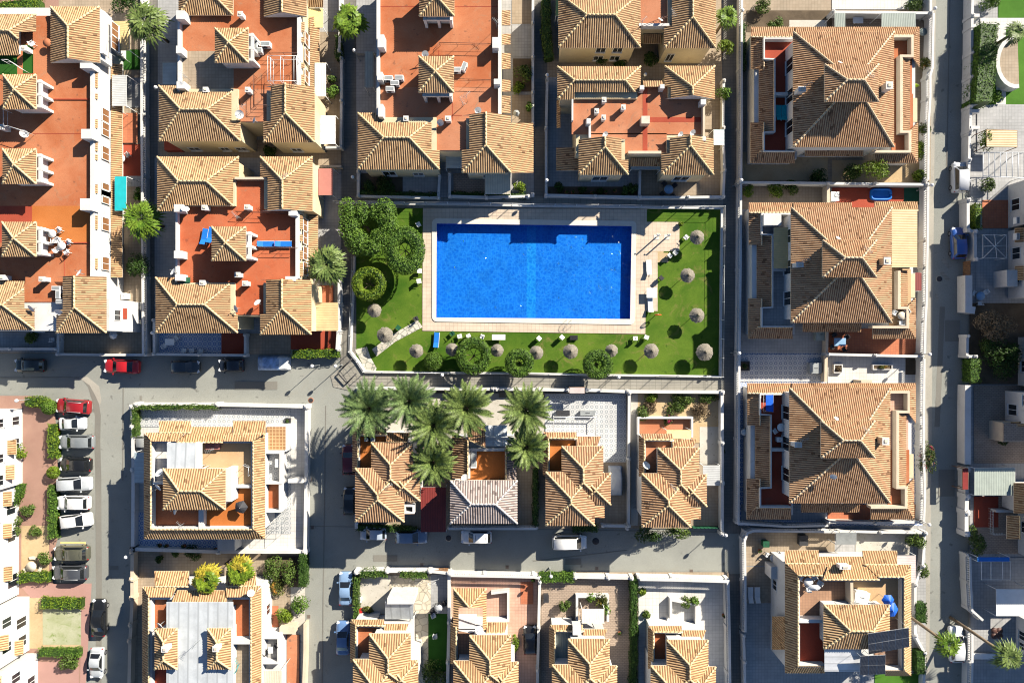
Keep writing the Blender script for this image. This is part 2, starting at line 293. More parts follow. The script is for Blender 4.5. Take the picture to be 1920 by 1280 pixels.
# ---------------------------------------------------------------- mesh builder and objects
ORG = {}
class MB:
    def __init__(s): s.v = []; s.f = []; s.mi = []; s.uv = []; s.mats = []; s.sm = []
    def m(s, mat):
        mat = MT[mat] if isinstance(mat, str) else mat
        if mat not in s.mats: s.mats.append(mat)
        return s.mats.index(mat)
    def add(s, verts, faces, mat, smooth=False, uvs=None):
        o = len(s.v); i = s.m(mat)
        s.v += [tuple(v) for v in verts]
        for f in faces:
            s.f.append([o+k for k in f]); s.mi.append(i); s.sm.append(smooth)
            s.uv += [uvs[k] for k in f] if uvs else [(0, 0)]*len(f)
    def face(s, pts, mat, uvs=None, smooth=False): s.add(pts, [list(range(len(pts)))], mat, smooth, uvs)
    def prism(s, pts, z0, z1, mat, bottom=False, top=None):
        """pts: world xy, counter-clockwise or not"""
        a = sum(pts[i][0]*pts[(i+1) % len(pts)][1]-pts[(i+1) % len(pts)][0]*pts[i][1] for i in range(len(pts)))
        if a < 0: pts = pts[::-1]
        n = len(pts)
        v = [(p[0], p[1], z0) for p in pts]+[(p[0], p[1], z1) for p in pts]
        s.add(v, [(i, (i+1) % n, n+(i+1) % n, n+i) for i in range(n)], mat)
        s.add([(p[0], p[1], z1) for p in pts], [list(range(n))], top or mat)
        if bottom: s.add([(p[0], p[1], z0) for p in pts], [list(range(n))[::-1]], mat)
    def box(s, x0, y0, z0, x1, y1, z1, mat, bottom=True, top=None):
        s.prism([(x0, y0), (x1, y0), (x1, y1), (x0, y1)], z0, z1, mat, bottom, top)
    def pbox(s, r, z0, z1, mat, bottom=False, top=None):
        """box whose TOP outline is the photo rectangle r"""
        a = P(r[0], r[1], z1); b = P(r[2], r[3], z1)
        s.box(min(a.x, b.x), min(a.y, b.y), z0, max(a.x, b.x), max(a.y, b.y), z1, mat, bottom, top)
    def ppoly(s, pts, z0, z1, mat, top=None): s.prism([P(x, y, z1).xy for x, y in pts], z0, z1, mat, False, top)
    def sheet(s, pts, z, mat):
        q = [P(x, y, z) for x, y in pts]
        a = sum(q[i].x*q[(i+1) % len(q)].y-q[(i+1) % len(q)].x*q[i].y for i in range(len(q)))
        s.face(q if a > 0 else q[::-1], mat)
    def tube(s, pts, r, mat, seg=6, r2=None, smooth=True):
        pts = [Vector(p) for p in pts]; n = len(pts); vs = []
        for i, p in enumerate(pts):
            d = (pts[min(i+1, n-1)]-pts[max(i-1, 0)]).normalized()
            u = d.cross(Vector((0, 0, 1)));  u = u.normalized() if u.length > 1e-4 else Vector((1, 0, 0))
            w = u.cross(d); rr = r if r2 is None else r+(r2-r)*i/(n-1)
            vs += [p+(u*math.cos(a)+w*math.sin(a))*rr for a in [2*math.pi*k/seg for k in range(seg)]]
        fs = [(i*seg+k, i*seg+(k+1) % seg, (i+1)*seg+(k+1) % seg, (i+1)*seg+k) for i in range(n-1) for k in range(seg)]
        fs += [list(range(seg))[::-1], [(n-1)*seg+k for k in range(seg)]]
        s.add(vs, fs, mat, smooth)
    def lathe(s, prof, mat, seg=12, c=(0, 0, 0), smooth=True):
        vs = [(c[0]+r*math.cos(2*math.pi*k/seg), c[1]+r*math.sin(2*math.pi*k/seg), c[2]+z) for r, z in prof for k in range(seg)]
        n = len(prof)
        fs = [(i*seg+k, i*seg+(k+1) % seg, (i+1)*seg+(k+1) % seg, (i+1)*seg+k) for i in range(n-1) for k in range(seg)]
        fs.append([(n-1)*seg+k for k in range(seg)])
        s.add(vs, fs, mat, smooth)
    def obox(s, c, sx, sy, sz, mat, rz=0, tilt=0):
        """box centred on c in xy, resting on c.z, turned by rz (and tipped about its own x by tilt)"""
        m = Matrix.Rotation(rz, 3, 'Z') @ Matrix.Rotation(tilt, 3, 'X')
        v = [Vector(c)+m @ Vector((a*sx/2, b*sy/2, k*sz)) for k in (0, 1) for a, b in ((-1, -1), (1, -1), (1, 1), (-1, 1))]
        s.add(v, [(0, 3, 2, 1), (4, 5, 6, 7), (0, 1, 5, 4), (1, 2, 6, 5), (2, 3, 7, 6), (3, 0, 4, 7)], mat)
    def build(s, name, parent=None, origin=None, kind=None):
        me = bpy.data.meshes.new(name)
        if parent is not None: org = ORG.get(parent.name, Vector((0, 0, 0)))
        elif origin is not None: org = Vector(origin)
        else:
            xs = [v[0] for v in s.v]; ys = [v[1] for v in s.v]; zs = [v[2] for v in s.v]
            org = Vector(((min(xs)+max(xs))/2, (min(ys)+max(ys))/2, min(zs)))
        me.from_pydata([(v[0]-org.x, v[1]-org.y, v[2]-org.z) for v in s.v], [], s.f)
        for m in s.mats: me.materials.append(m)
        me.polygons.foreach_set('material_index', s.mi); me.polygons.foreach_set('use_smooth', s.sm)
        ul = me.uv_layers.new(name='uv'); ul.data.foreach_set('uv', [c for u in s.uv for c in u])
        me.update()
        o = bpy.data.objects.new(name, me); COL.objects.link(o)
        ORG[o.name] = org
        if parent is not None: o.parent = parent
        else: o.location = org
        if kind: o['kind'] = kind
        return o
def tag(o, label, cat, group=None):
    o['label'] = label; o['category'] = cat
    if group: o['group'] = group
    return o
def empty(name, label, cat, loc=(0, 0, 0), rz=0, group=None):
    o = bpy.data.objects.new(name, None); COL.objects.link(o); o.location = loc; o.rotation_euler = (0, 0, rz)
    o.empty_display_size = 0.3
    ORG[o.name] = Vector(loc) if loc is not None else Vector((0, 0, 0))
    return tag(o, label, cat, group)
def kids(o): return [c for c in o.children]
def copy_tree(o, loc=None, rz=None, label=None, group=None, scale=None):
    def rec(a, par):
        c = a.copy(); COL.objects.link(c)
        if par: c.parent = par
        for k in a.children: rec(k, c)
        return c
    r = rec(o, None)
    if loc is not None: r.location = loc
    if rz is not None: r.rotation_euler = (0, 0, rz)
    if scale: r.scale = (scale,)*3 if isinstance(scale, (int, float)) else scale
    if label: r['label'] = label
    if group: r['group'] = group
    return r
class Proto:
    """first use moves the source itself, later uses copy it"""
    def __init__(s, root): s.root = root; s.used = False
    def put(s, loc, rz=0, label=None, group=None, scale=None):
        if not s.used:
            s.used = True; o = s.root; o.location = loc; o.rotation_euler = (0, 0, rz)
            if label: o['label'] = label
            if group: o['group'] = group
            if scale: o.scale = (scale,)*3 if isinstance(scale, (int, float)) else scale
            return o
        return copy_tree(s.root, loc, rz, label, group, scale if scale else 1.0)
def struct(name, mb): 
    o = mb.build(name); o['kind'] = 'structure'; return o
NP = [0]
def patch(name, r, z, mat):
    """a flat area of the ground; r = rectangle or list of photo points"""
    mb = MB(); pts = [(r[0], r[1]), (r[2], r[1]), (r[2], r[3]), (r[0], r[3])] if isinstance(r[0], (int, float)) else r
    NP[0] += 1; mb.sheet(pts, z+.0011*NP[0], mat); return struct(name, mb)

# ---------------------------------------------------------------- tiled roofs
def clip(poly, nx, ny, d):
    """keep nx*x+ny*y >= d ; poly of 2-tuples"""
    out = []
    for i in range(len(poly)):
        a, b = poly[i], poly[(i+1) % len(poly)]
        da = nx*a[0]+ny*a[1]-d; db = nx*b[0]+ny*b[1]-d
        if da >= 0: out.append(a)
        if (da > 0 > db) or (da < 0 < db):
            t = da/(da-db); out.append((a[0]+(b[0]-a[0])*t, a[1]+(b[1]-a[1])*t))
    return out if len(out) > 2 else []
def area(p): return abs(sum(p[i][0]*p[(i+1) % len(p)][1]-p[(i+1) % len(p)][0]*p[i][1] for i in range(len(p))))/2
def minus(polys, r):
    out = []
    for p in polys:
        l = clip(p, -1, 0, -r[0]); g = clip(p, 1, 0, r[2])
        mid = clip(clip(p, 1, 0, r[0]), -1, 0, -r[2]) if len(p) > 2 else []
        t = clip(mid, 0, -1, -r[1]) if mid else []; b = clip(mid, 0, 1, r[3]) if mid else []
        out += [q for q in (l, g, t, b) if q and area(q) > 0.5]
    return out
PROF = [(0.0, 0.0), (0.2, 0.12), (0.32, 0.75), (0.5, 1.0), (0.68, 0.75), (0.8, 0.12)]
def tile_poly(mb, pts, e0, e1, mat, p=0.27, amp=0.058, course=0.42):
    """pts: planar world polygon; e0-e1 its eave direction"""
    n = Vector((0, 0, 0))
    for i in range(1, len(pts)-1): n += (pts[i]-pts[0]).cross(pts[i+1]-pts[0])
    if n.length < 1e-6: return
    n.normalize()
    if n.z < 0: n = -n
    u = (e1-e0); u.z = 0; u.normalize(); u = (u-n*u.dot(n)).normalized(); w = n.cross(u)
    q = [(x.dot(u), x.dot(w)) for x in pts]; k = pts[0].dot(n)
    u0 = min(a for a, b in q); u1 = max(a for a, b in q)
    i = math.floor(u0/p)
    while i*p < u1:
        for j, (ph, h) in enumerate(PROF):
            nx, nh = PROF[j+1] if j < 5 else (1.0, 0.0)
            a = (i+ph)*p; b = (i+nx)*p
            if b <= u0 or a >= u1: continue
            c = clip(clip(q, 1, 0, a), -1, 0, -b) if True else []
            if not c or area(c) < 1e-4: continue
            vs = []; uv = []
            for x, y in c:
                t = min(1, max(0, (x-a)/(b-a)))
                vs.append(u*x+w*y+n*(k+amp*(h+(nh-h)*t))); uv.append((min(i+0.9999, max(i+0.0001, x/p)), y/course))
            if (vs[1]-vs[0]).cross(vs[2]-vs[0]).dot(n) < 0: vs.reverse(); uv.reverse()
            mb.face(vs, mat, uv)
        i += 1
def ridge_line(mb, a, b, mat, r=0.15):
    d = b-a; n = max(1, int(d.length/0.45)); pts = []
    for i in range(n):
        s = a+d*(i/n); e = a+d*((i+1.08)/n)
        mb.tube([s+Vector((0, 0, 0.05)), e+Vector((0, 0, 0.06))], r*0.82, mat, 6, r*0.74, True)
class House:
    def __init__(s, name, label, px, py, cat='house', group=None):
        s.o = empty(name, label, cat, P(px, py, 0), 0, group); s.d = {}; s.tile = 'tile'; s.ridge = 'ridge'; s.p = 0.27; s.pitch = 0.45; s.zm = lambda z: z
    def mb(s, k): return s.d.setdefault(k, MB())
    def part(s, name, mb, label=None):
        o = mb.build(name, s.o)
        if label: o['label'] = label
        return o
    def block(s, r, z0, z1, mat='white', part='wall', wins=None, shut=False):
        z0, z1 = s.zm(z0), s.zm(z1)
        m = MB(); m.pbox(r, z0, z1, mat); s.part(part, m)
        if wins: s._win(r, z1, wins, shut)
    def windows(s, r, z1, wins, shut=False): s._win(r, s.zm(z1), wins, shut)
    def _win(s, r, z1, wins, shut=False):
        """wins: list of (face, fraction, sill z, width, height)"""
        a = P(r[0], r[3], z1); b = P(r[2], r[1], z1)
        for f, t, z, w, h in wins:
            if f in 'NS':
                c = Vector((a.x+(b.x-a.x)*t, b.y if f == 'N' else a.y, z)); rz = 0 if f == 'S' else math.pi
            else:
                c = Vector((b.x if f == 'E' else a.x, a.y+(b.y-a.y)*t, z)); rz = math.pi/2 if f == 'E' else -math.pi/2
            m = Matrix.Rotation(rz, 3, 'Z')
            def bx(mb, x0, x1, y0, y1, z0, z1, mat):
                v = [c+m @ Vector((x, y, zz)) for zz in (z0, z1) for x, y in ((x0, y0), (x1, y0), (x1, y1), (x0, y1))]
                mb.add(v, [(0, 3, 2, 1), (4, 5, 6, 7), (0, 1, 5, 4), (1, 2, 6, 5), (2, 3, 7, 6), (3, 0, 4, 7)], mat)
            g = MB(); bx(g, -w/2, w/2, -0.02, 0.04, 0, h, 'shutter' if shut else 'glass'); go = s.part('window', g)
            fr = MB(); k = 'plasticw'
            bx(fr, -w/2-.07, -w/2, -.06, .03, -.07, h+.07, k); bx(fr, w/2, w/2+.07, -.06, .03, -.07, h+.07, k)
            bx(fr, -w/2, w/2, -.058, .03, h, h+.07, k); bx(fr, -w/2-.1, w/2+.1, -.16, .03, -.12, -.071, k)
            bx(fr, -.03, .03, -.05, .0, 0, h, k)
            fr.build('frame', go)
    def floor(s, r, z, mat, name='terrace_floor'):
        mb = MB(); z = s.zm(z)
        if isinstance(r[0], (int, float)): mb.pbox(r, z-0.15, z, mat)
        else: mb.ppoly(r, z-0.15, z, mat)
        return s.part(name, mb)
    def wallpath(s, pts, z0, z1, w=0.2, mat='white', part='parapet', closed=False):
        m = MB(); wall_path(m, pts, s.zm(z0), s.zm(z1), w, mat, closed); s.part(part, m)
    def slope(s, e0, e1, ze, t0, t1, zt, cuts=(), name='roof', ridge=True, fascia=True):
        """single tiled slope: eave e0-e1 (photo px) at ze, top edge t1-t0 at zt"""
        ze, zt = s.zm(ze), s.zm(zt); E0, E1, T1, T0 = P(*e0, ze), P(*e1, ze), P(*t1, zt), P(*t0, zt)
        mb = MB(); s._facet(mb, [E0, E1, T1, T0], cuts)
        mb.face([E0-Vector((0, 0, .1)), E1-Vector((0, 0, .1)), T1-Vector((0, 0, .1)), T0-Vector((0, 0, .1))], 'beige')
        for a, b in ((E0, E1), (E1, T1), (T1, T0), (T0, E0)):
            mb.face([a-Vector((0, 0, .1)), b-Vector((0, 0, .1)), b, a], 'beige')
        o = s.part(name, mb)
        if ridge:
            rb = MB(); ridge_line(rb, T0, T1, MT[s.ridge], 0.12); rb.build('ridge_tiles', o)
        return o
    def _facet(s, mb, v, cuts):
        if not cuts: tile_poly(mb, v, v[0], v[1], s.tile, s.p); return
        n = (v[1]-v[0]).cross(v[2]-v[0]).normalized()
        px = []
        for p in v:
            k = S*(1-p.z/HC); px.append((p.x/k+960, 640-p.y/k))
        polys = [px]
        for c in cuts: polys = minus(polys, c)
        for q in polys:
            tile_poly(mb, [on_plane(x, y, v[0], n) for x, y in q], v[0], v[1], s.tile, s.p)
    def hip(s, r, ze, gable='', cuts=(), pyramid=False, pitch=None, zr=None, wall=True, ridges=None, name='roof'):
        """hipped roof over the photo rectangle r (its eaves, at height ze)"""
        pt = pitch or s.pitch; ze = s.zm(ze); zr = s.zm(zr) if zr else None
        a = P(r[0], r[3], ze); c = P(r[2], r[1], ze)      # SW, NE
        W, D = c.x-a.x, c.y-a.y; cx, cy = (a.x+c.x)/2, (a.y+c.y)/2
        SW, SE, NE, NW = a, Vector((c.x, a.y, ze)), c, Vector((a.x, c.y, ze))
        horiz = W > D
        if 'N' in gable or 'S' in gable: horiz = False
        if 'E' in gable or 'W' in gable: horiz = True
        h = (D if horiz else W)/2; z = zr or ze+h*pt
        if pyramid: r1 = r2 = Vector((cx, cy, zr or ze+min(W, D)/2*pt))
        elif horiz:
            hx = min(h, W/2)
            r1 = Vector((a.x if 'W' in gable else a.x+hx, cy, z)); r2 = Vector((c.x if 'E' in gable else c.x-hx, cy, z))
        else:
            hy = h if ('N' in gable or 'S' in gable) else min(h, D/2)
            r1 = Vector((cx, c.y if 'N' in gable else c.y-hy, z)); r2 = Vector((cx, a.y if 'S' in gable else a.y+hy, z))
        if horiz: F = {'N': [NE, NW, r1, r2], 'S': [SW, SE, r2, r1], 'W': [NW, SW, r1], 'E': [SE, NE, r2]}
        else: F = {'N': [NE, NW, r1], 'S': [SW, SE, r2], 'W': [NW, SW, r2, r1], 'E': [SE, NE, r1, r2]}
        if pyramid: F = {'N': [NE, NW, r1], 'S': [SW, SE, r1], 'W': [NW, SW, r1], 'E': [SE, NE, r1]}
        mb = MB()
        for k, v in F.items():
            if k in gable: mb.face(v, 'white')
            else: s._facet(mb, v, cuts)
        if not cuts:
            dz = Vector((0, 0, 0.14))
            mb.face([NW-dz, NE-dz, SE-dz, SW-dz], 'beige')
            for p, q in ((SW, SE), (SE, NE), (NE, NW), (NW, SW)): mb.face([p-dz, q-dz, q, p], 'beige')
        o = s.part(name, mb)
        rb = MB(); rm = MT[s.ridge]
        def inside(p):
            k = S*(1-p.z/HC); x, y = p.x/k+960, 640-p.y/k
            return any(q[0] < x < q[2] and q[1] < y < q[3] for q in cuts)
        def seg(p, q):
            n = 12; run = None
            for i in range(n):
                m = p+(q-p)*((i+.5)/n)
                if inside(m):
                    if run is not None: ridge_line(rb, run, p+(q-p)*(i/n), rm); run = None
                elif run is None: run = p+(q-p)*(i/n)
            if run is not None: ridge_line(rb, run, q, rm)
        if (r1-r2).length > 0.05: seg(r1, r2)
        if horiz and not pyramid: H = [(NW, r1, 'W'), (SW, r1, 'W'), (NE, r2, 'E'), (SE, r2, 'E')]
        else: H = [(NW, r1, 'N'), (NE, r1, 'N'), (SW, r2, 'S'), (SE, r2, 'S')]
        for p, q, g in H:
            if g not in gable: seg(p, q)
        rb.build('ridge_tiles', o)
        return o
    def chimney(s, px, py, z0, z1, w=0.5, d=0.5, mat='white', cap=True, parent=None):
        z0, z1 = s.zm(z0), s.zm(z1); mb = MB(); c = P(px, py, z1); mb.box(c.x-w/2, c.y-d/2, z0, c.x+w/2, c.y+d/2, z1-0.12, mat)
        if cap: mb.box(c.x-w/2-.06, c.y-d/2-.06, z1-.12, c.x+w/2+.06, c.y+d/2+.06, z1, 'white'); mb.box(c.x-w/4, c.y-d/4, z1, c.x+w/4, c.y+d/4, z1+.08, 'stone')
        return s.part('chimney', mb)
    def dish(s, px, py, z, r=0.45, az=2.4, name='satellite_dish'):
        z = s.zm(z); mb = MB(); c = P(px, py, z)
        d = Vector((math.cos(az)*0.75, math.sin(az)*0.75, 0.66)); u = d.cross(Vector((0, 0, 1))).normalized(); w = u.cross(d)
        rings = 4; seg = 14; vs = [c-d*0.0]
        for i in range(1, rings+1):
            rr = r*i/rings
            vs += [c+u*rr*math.cos(2*math.pi*k/seg)*0.92+w*rr*math.sin(2*math.pi*k/seg)+d*(0.28*r*(i/rings)**2) for k in range(seg)]
        fs = [(0, 1+k, 1+(k+1) % seg) for k in range(seg)]
        for i in range(rings-1): fs += [(1+i*seg+k, 1+(i+1)*seg+k, 1+(i+1)*seg+(k+1) % seg, 1+i*seg+(k+1) % seg) for k in range(seg)]
        mb.add(vs, fs, 'plasticw', True)
        mb.tube([c-w*r*0.9, c+d*r*1.1], 0.018, 'grey_metal', 4); mb.obox(c+d*r*1.1, .09, .09, .12, 'dark')
        mb.tube([c-d*0.02, c-d*0.12-Vector((0, 0, .7))], 0.035, 'grey_metal', 5)
        return s.part(name, mb)
    def ac(s, px, py, z, w=0.85, d=0.35, h=0.6, rz=0):
        z = s.zm(z); mb = MB(); c = P(px, py, z+h); c.z = z
        mb.obox(c, w, d, h, 'plasticw', rz); m = Matrix.Rotation(rz, 3, 'Z')
        f = c+m @ Vector((-w*.12, -d/2-.012, h*.5))
        u = m @ Vector((1, 0, 0)); vs = [f+u*(math.cos(t)*h*.36)+Vector((0, 0, math.sin(t)*h*.36)) for t in [k*math.pi/5 for k in range(10)]]
        mb.add(vs, [list(range(10))], 'dark'); mb.obox(c+m @ Vector((0, 0, h)), w*.9, d*.7, .015, 'grey_metal', rz)
        return s.part('air_conditioner', mb)
    def antenna(s, px, py, z, h=1.6, az=.6):
        mb = MB(); z = s.zm(z); c = P(px, py, z+h); c.z = z; d = Vector((math.cos(az), math.sin(az), 0)); n = Vector((-d.y, d.x, 0)); t = c+Vector((0, 0, h))
        mb.tube([c, t], .022, 'grey_metal', 5); mb.tube([t-d*.5, t+d*.6], .018, 'grey_metal', 4)
        for k in range(6): q = t+d*(-.45+.2*k); mb.tube([q-n*(.34-.03*k), q+n*(.34-.03*k)], .014, 'grey_metal', 4)
        return s.part('antenna', mb)
    def rail(s, pts, z0, z1, mat='iron', name='railing', step=1.6):
        """metal railing along photo points (seen at its top)"""
        z0, z1 = s.zm(z0), s.zm(z1); mb = MB(); W = [P(x, y, z1) for x, y in pts]
        for a, b in zip(W, W[1:]):
            mb.tube([a, b], 0.03, mat, 5)
            lo = Vector((0, 0, (z1-z0)*0.45)); mb.tube([a-lo, b-lo], 0.02, mat, 4)
            n = max(1, int((b-a).length/step))
            for i in range(n+1):
                p = a+(b-a)*(i/n); mb.tube([(p.x, p.y, z0), p], 0.025, mat, 4)
        return s.part(name, mb)
    def awning(s, r, z0, z1, mat, axis='E', name='awning', posts=True):
        """sheet roof over rectangle r, high side z1; axis = side it falls to"""
        zf = 0 if min(z0, z1) < 4 else 5.2; zf = s.zm(3.2) if zf and s.zm(3.2) > 3.3 else zf; z0, z1 = s.zm(z0), s.zm(z1); mb = MB(); x0, y0, x1, y1 = r
        zz = {'E': (z1, z0, z0, z1), 'W': (z0, z1, z1, z0), 'S': (z1, z1, z0, z0), 'N': (z0, z0, z1, z1)}[axis]   # NW NE SE SW
        q = [P(x, y, z) for (x, y), z in zip(((x0, y0), (x1, y0), (x1, y1), (x0, y1)), zz)]
        mb.face(q[::-1], mat); k = Vector((0, 0, .06)); mb.face([p-k for p in q], mat)
        for i in range(4): mb.face([q[i]-k, q[(i+1) % 4]-k, q[(i+1) % 4], q[i]], 'plasticw')
        if posts:
            for p in q:
                mb.tube([(p.x*.995, p.y*.995, zf), p-k], 0.04, 'plasticw', 4)
        return s.part(name, mb)
    def done(s):
        for k, m in s.d.items():
            if m.f: s.part(k, m)
        s.d = {}
def wall_path(mb, pts, z0, z1, w, mat, closed=False, px=True):
    W = [P(x, y, z1).xy for x, y in pts] if px else [Vector(p[:2]) for p in pts]
    n = len(W); L = []; Rr = []
    for i in range(n):
        a = W[i-1] if (i > 0 or closed) else None; b = W[(i+1) % n] if (i < n-1 or closed) else None
        d1 = (W[i]-a).normalized() if a is not None else None; d2 = (b-W[i]).normalized() if b is not None else None
        if d1 is None: d1 = d2
        if d2 is None: d2 = d1
        nn = Vector((-d1.y-d2.y, d1.x+d2.x)); nn = nn.normalized() if nn.length > 1e-5 else Vector((-d1.y, d1.x))
        k = w/2/max(0.35, nn.dot(Vector((-d1.y, d1.x))))
        L.append(W[i]+nn*k); Rr.append(W[i]-nn*k)
    seg = range(n if closed else n-1)
    for i in seg:
        j = (i+1) % n
        mb.prism([Rr[i], Rr[j], L[j], L[i]], z0, z1, mat)
# ================================================================ ground, roads, pool
WQ = [(819, 419), (1184.5, 424), (1181.5, 598), (818, 595)]     # water edge NW NE SE SW
def ring_sheet(name, outer, inner, z, mat, zb=None):
    mb = MB(); n = len(outer); o = [P(x, y, z) for x, y in outer]; i = [P(x, y, z) for x, y in inner]
    for k in range(n):
        j = (k+1) % n; f = [o[k], o[j], i[j], i[k]]
        mb.face(f[::-1], mat)
        if zb is not None:
            d = Vector((0, 0, z-zb)); mb.face([o[k]-d, o[k], o[j], o[j]-d], mat); mb.face([i[k], i[k]-d, i[j]-d, i[j]], mat)
    return struct(name, mb)
B = 2400
ring_sheet('ground', [(960-B, 640-B), (960+B, 640-B), (960+B, 640+B), (960-B, 640+B)], WQ, 0, 'concrete')
# roads
patch('road', [(-400, 655), (640, 655), (690, 700), (668, 757), (-400, 750)], .012, 'asphalt')
patch('road', [(100, 749), (262, 749), (262, 1500), (100, 1500)], .012, 'asphalt')
patch('road', [(570, 749), (668, 749), (668, 1500), (570, 1500)], .012, 'asphalt')
patch('road', [(667, 975), (1345, 985), (1400, 940), (1400, 1085), (667, 1075)], .016, 'asphalt')
patch('road', [(1738, -200), (1822, -200), (1815, 1500), (1725, 1500)], .012, 'asphalt')
patch('asphalt_strip', [(1762, 575), (1772, 575), (1762, 800), (1752, 800)], .02, 'asphalt_patch')
patch('pavement', [(1742, -200), (1757, -200), (1740, 1500), (1724, 1500)], .03, 'concrete')
for q in ([(1764, 488), (1770, 484), (1784, 500), (1778, 504)], [(1762, 512), (1768, 508), (1782, 524), (1776, 528)],
          [(1752, 552), (1757, 549), (1761, 560), (1757, 563)]):
    patch('road_marking', q, .02, 'path_light')
# worn trench repair that winds down the parking road
tr = [(140, 708), (160, 710), (172, 725), (180, 750), (185, 780), (184, 830), (186, 900), (186, 960), (187, 1100), (186, 1300)]
patch('trench_repair', [(x-7, y) for x, y in tr]+[(x+4, y-2) for x, y in tr[::-1]], .02, 'asphalt_patch')
patch('trench_repair', [(148, 708), (164, 706), (186, 724), (190, 750), (187, 760), (178, 740), (168, 722)], .022, 'concrete')
patch('parking_line', (113, 1015, 161, 1018.5), .024, 'yellow'); patch('parking_line', (158, 1018, 161, 1028), .024, 'yellow')
for q in ([(230, 728), (232, 728), (231, 900), (229, 900)], [(187, 1100), (188.5, 1100), (190, 1290), (188, 1290)], [(575, 985), (1345, 996), (1345, 997.5), (575, 986.5)], [(0, 707), (136, 706), (136, 707.5), (0, 708.5)],
          [(1000, 1050), (1175, 1030), (1176, 1031.5), (1000, 1052)], [(1780, 0), (1782, 0), (1776, 320), (1774, 320)], [(610, 760), (611.5, 760), (605, 1280), (603, 1280)]):
    patch('asphalt_seam', q, .022, 'asphalt_patch')
for q in ((262, 742, 266, 750), (205, 1060, 222, 1068), (700, 1040, 745, 1052), (1060, 1046, 1090, 1058), (1772, 600, 1800, 640), (1760, 880, 1790, 930), (440, 715, 520, 730)):
    patch('asphalt_patch', q, .021, 'asphalt_patch')
# walking paths
patch('path', (638, -200, 668, 705), .03, 'path')
patch('path', (1001, -200, 1026, 386), .03, 'path')
patch('path', (1354, -200, 1388, 1000), .03, 'path')
patch('path', (273, -200, 296, 664), .03, 'path')
patch('path', (665, 369, 1356, 389), .034, 'path_light')
patch('path', [(686, 697), (1356, 704), (1356, 736), (675, 735)], .034, 'path_light')
patch('path', (1366, 1075, 1394, 1500), .03, 'path')
patch('sewer_cover_slab', [(640, 690), (672, 672), (690, 700), (655, 732), (625, 725), (620, 705)], .036, 'path_light')
# lawn round the pool
lawn = MB()
lawn.sheet([(650, 390), (812, 390), (812, 701), (708, 699), (686, 697), (662, 660), (662, 480), (645, 470)], .05, 'grass')
lawn.sheet([(812, 604), (1192, 604), (1192, 703), (812, 701)], .05, 'grass')
lawn.sheet([(1192, 390), (1352, 390), (1352, 705), (1192, 703)], .05, 'grass')
struct('lawn', lawn)
patch('dirt_bed', (1240, 474, 1253, 492), .055, 'sand')
patch('dirt_bed', [(1212, 470), (1245, 470), (1238, 492), (1212, 490)], .058, 'sand')
# deck round the basin, its raised coping, the basin and the water
def rounded(q, r, n=4):
    out = []
    for i, (x, y) in enumerate(q):
        sx = 1 if i in (0, 3) else -1; sy = 1 if i in (0, 1) else -1
        a0 = {0: 180, 1: 270, 2: 0, 3: 90}[i]
        for k in range(n+1):
            a = rad(a0+90*k/n); out.append((x+sx*r+r*math.cos(a), y+sy*r+r*math.sin(a)))
    return out
CP = [(810, 409.5), (1193.5, 414), (1190.5, 608.5), (810, 603)]
rep = lambda q, n=5: [p for p in q for _ in range(n)]
ring_sheet('pool_deck', [(793, 390), (1213, 392), (1210, 626), (792, 620)], [(814, 413), (1190, 417), (1187, 605), (814, 599)], .12, 'deck', 0.0)
dk = MB(); dk.pbox((1210.3, 416, 1274, 471), 0, .11, 'deck'); dk.pbox((1211, 472, 1233, 583), 0, .108, 'deck'); struct('pool_deck', dk)
ring_sheet('pool_coping', rounded(CP, 9), [q for i, (x, y) in enumerate(WQ) for q in [(x, y)]*5], .2, 'coping', 0.0)
wat = bpy.data.materials.new('pool_mosaic'); MT['mosaic'] = pavers('pool_mosaic', (0.003, 0.195, 0.70), (0.004, 0.21, 0.74), (0.003, 0.175, 0.65), 0.25, 1, 0, 0.02)
bpy.data.materials.remove(wat)
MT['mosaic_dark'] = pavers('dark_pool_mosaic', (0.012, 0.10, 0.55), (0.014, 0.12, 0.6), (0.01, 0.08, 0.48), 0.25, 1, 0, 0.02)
MT['mosaic_line'] = pavers('lane_mosaic', (0.005, 0.265, 0.76), (0.005, 0.28, 0.79), (0.005, 0.25, 0.73), 0.25, 1, 0, 0.02)
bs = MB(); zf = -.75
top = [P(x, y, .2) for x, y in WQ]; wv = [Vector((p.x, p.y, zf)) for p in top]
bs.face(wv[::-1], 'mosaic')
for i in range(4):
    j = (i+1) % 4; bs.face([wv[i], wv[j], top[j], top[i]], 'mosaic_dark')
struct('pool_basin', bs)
lane = MB(); lane.sheet([(988, 424), (1005, 424), (1004, 600), (987, 599)], zf+.004, 'mosaic_line'); struct('lane_stripe', lane)
m, nt, N, L, b = newmat('pool_water')
p = pos(N)
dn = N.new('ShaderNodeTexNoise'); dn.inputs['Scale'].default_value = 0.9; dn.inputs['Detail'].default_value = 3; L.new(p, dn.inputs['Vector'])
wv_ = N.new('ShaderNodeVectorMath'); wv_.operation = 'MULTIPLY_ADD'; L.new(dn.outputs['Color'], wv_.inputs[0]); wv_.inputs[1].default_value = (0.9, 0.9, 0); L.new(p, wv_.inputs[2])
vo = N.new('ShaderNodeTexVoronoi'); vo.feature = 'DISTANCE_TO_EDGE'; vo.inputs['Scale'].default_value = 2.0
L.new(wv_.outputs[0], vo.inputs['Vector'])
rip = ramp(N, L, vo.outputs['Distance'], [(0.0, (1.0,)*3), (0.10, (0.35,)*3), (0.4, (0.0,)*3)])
bp = N.new('ShaderNodeBump'); bp.inputs['Strength'].default_value = 0.7; bp.inputs['Distance'].default_value = 0.04; L.new(rip, bp.inputs['Height'])
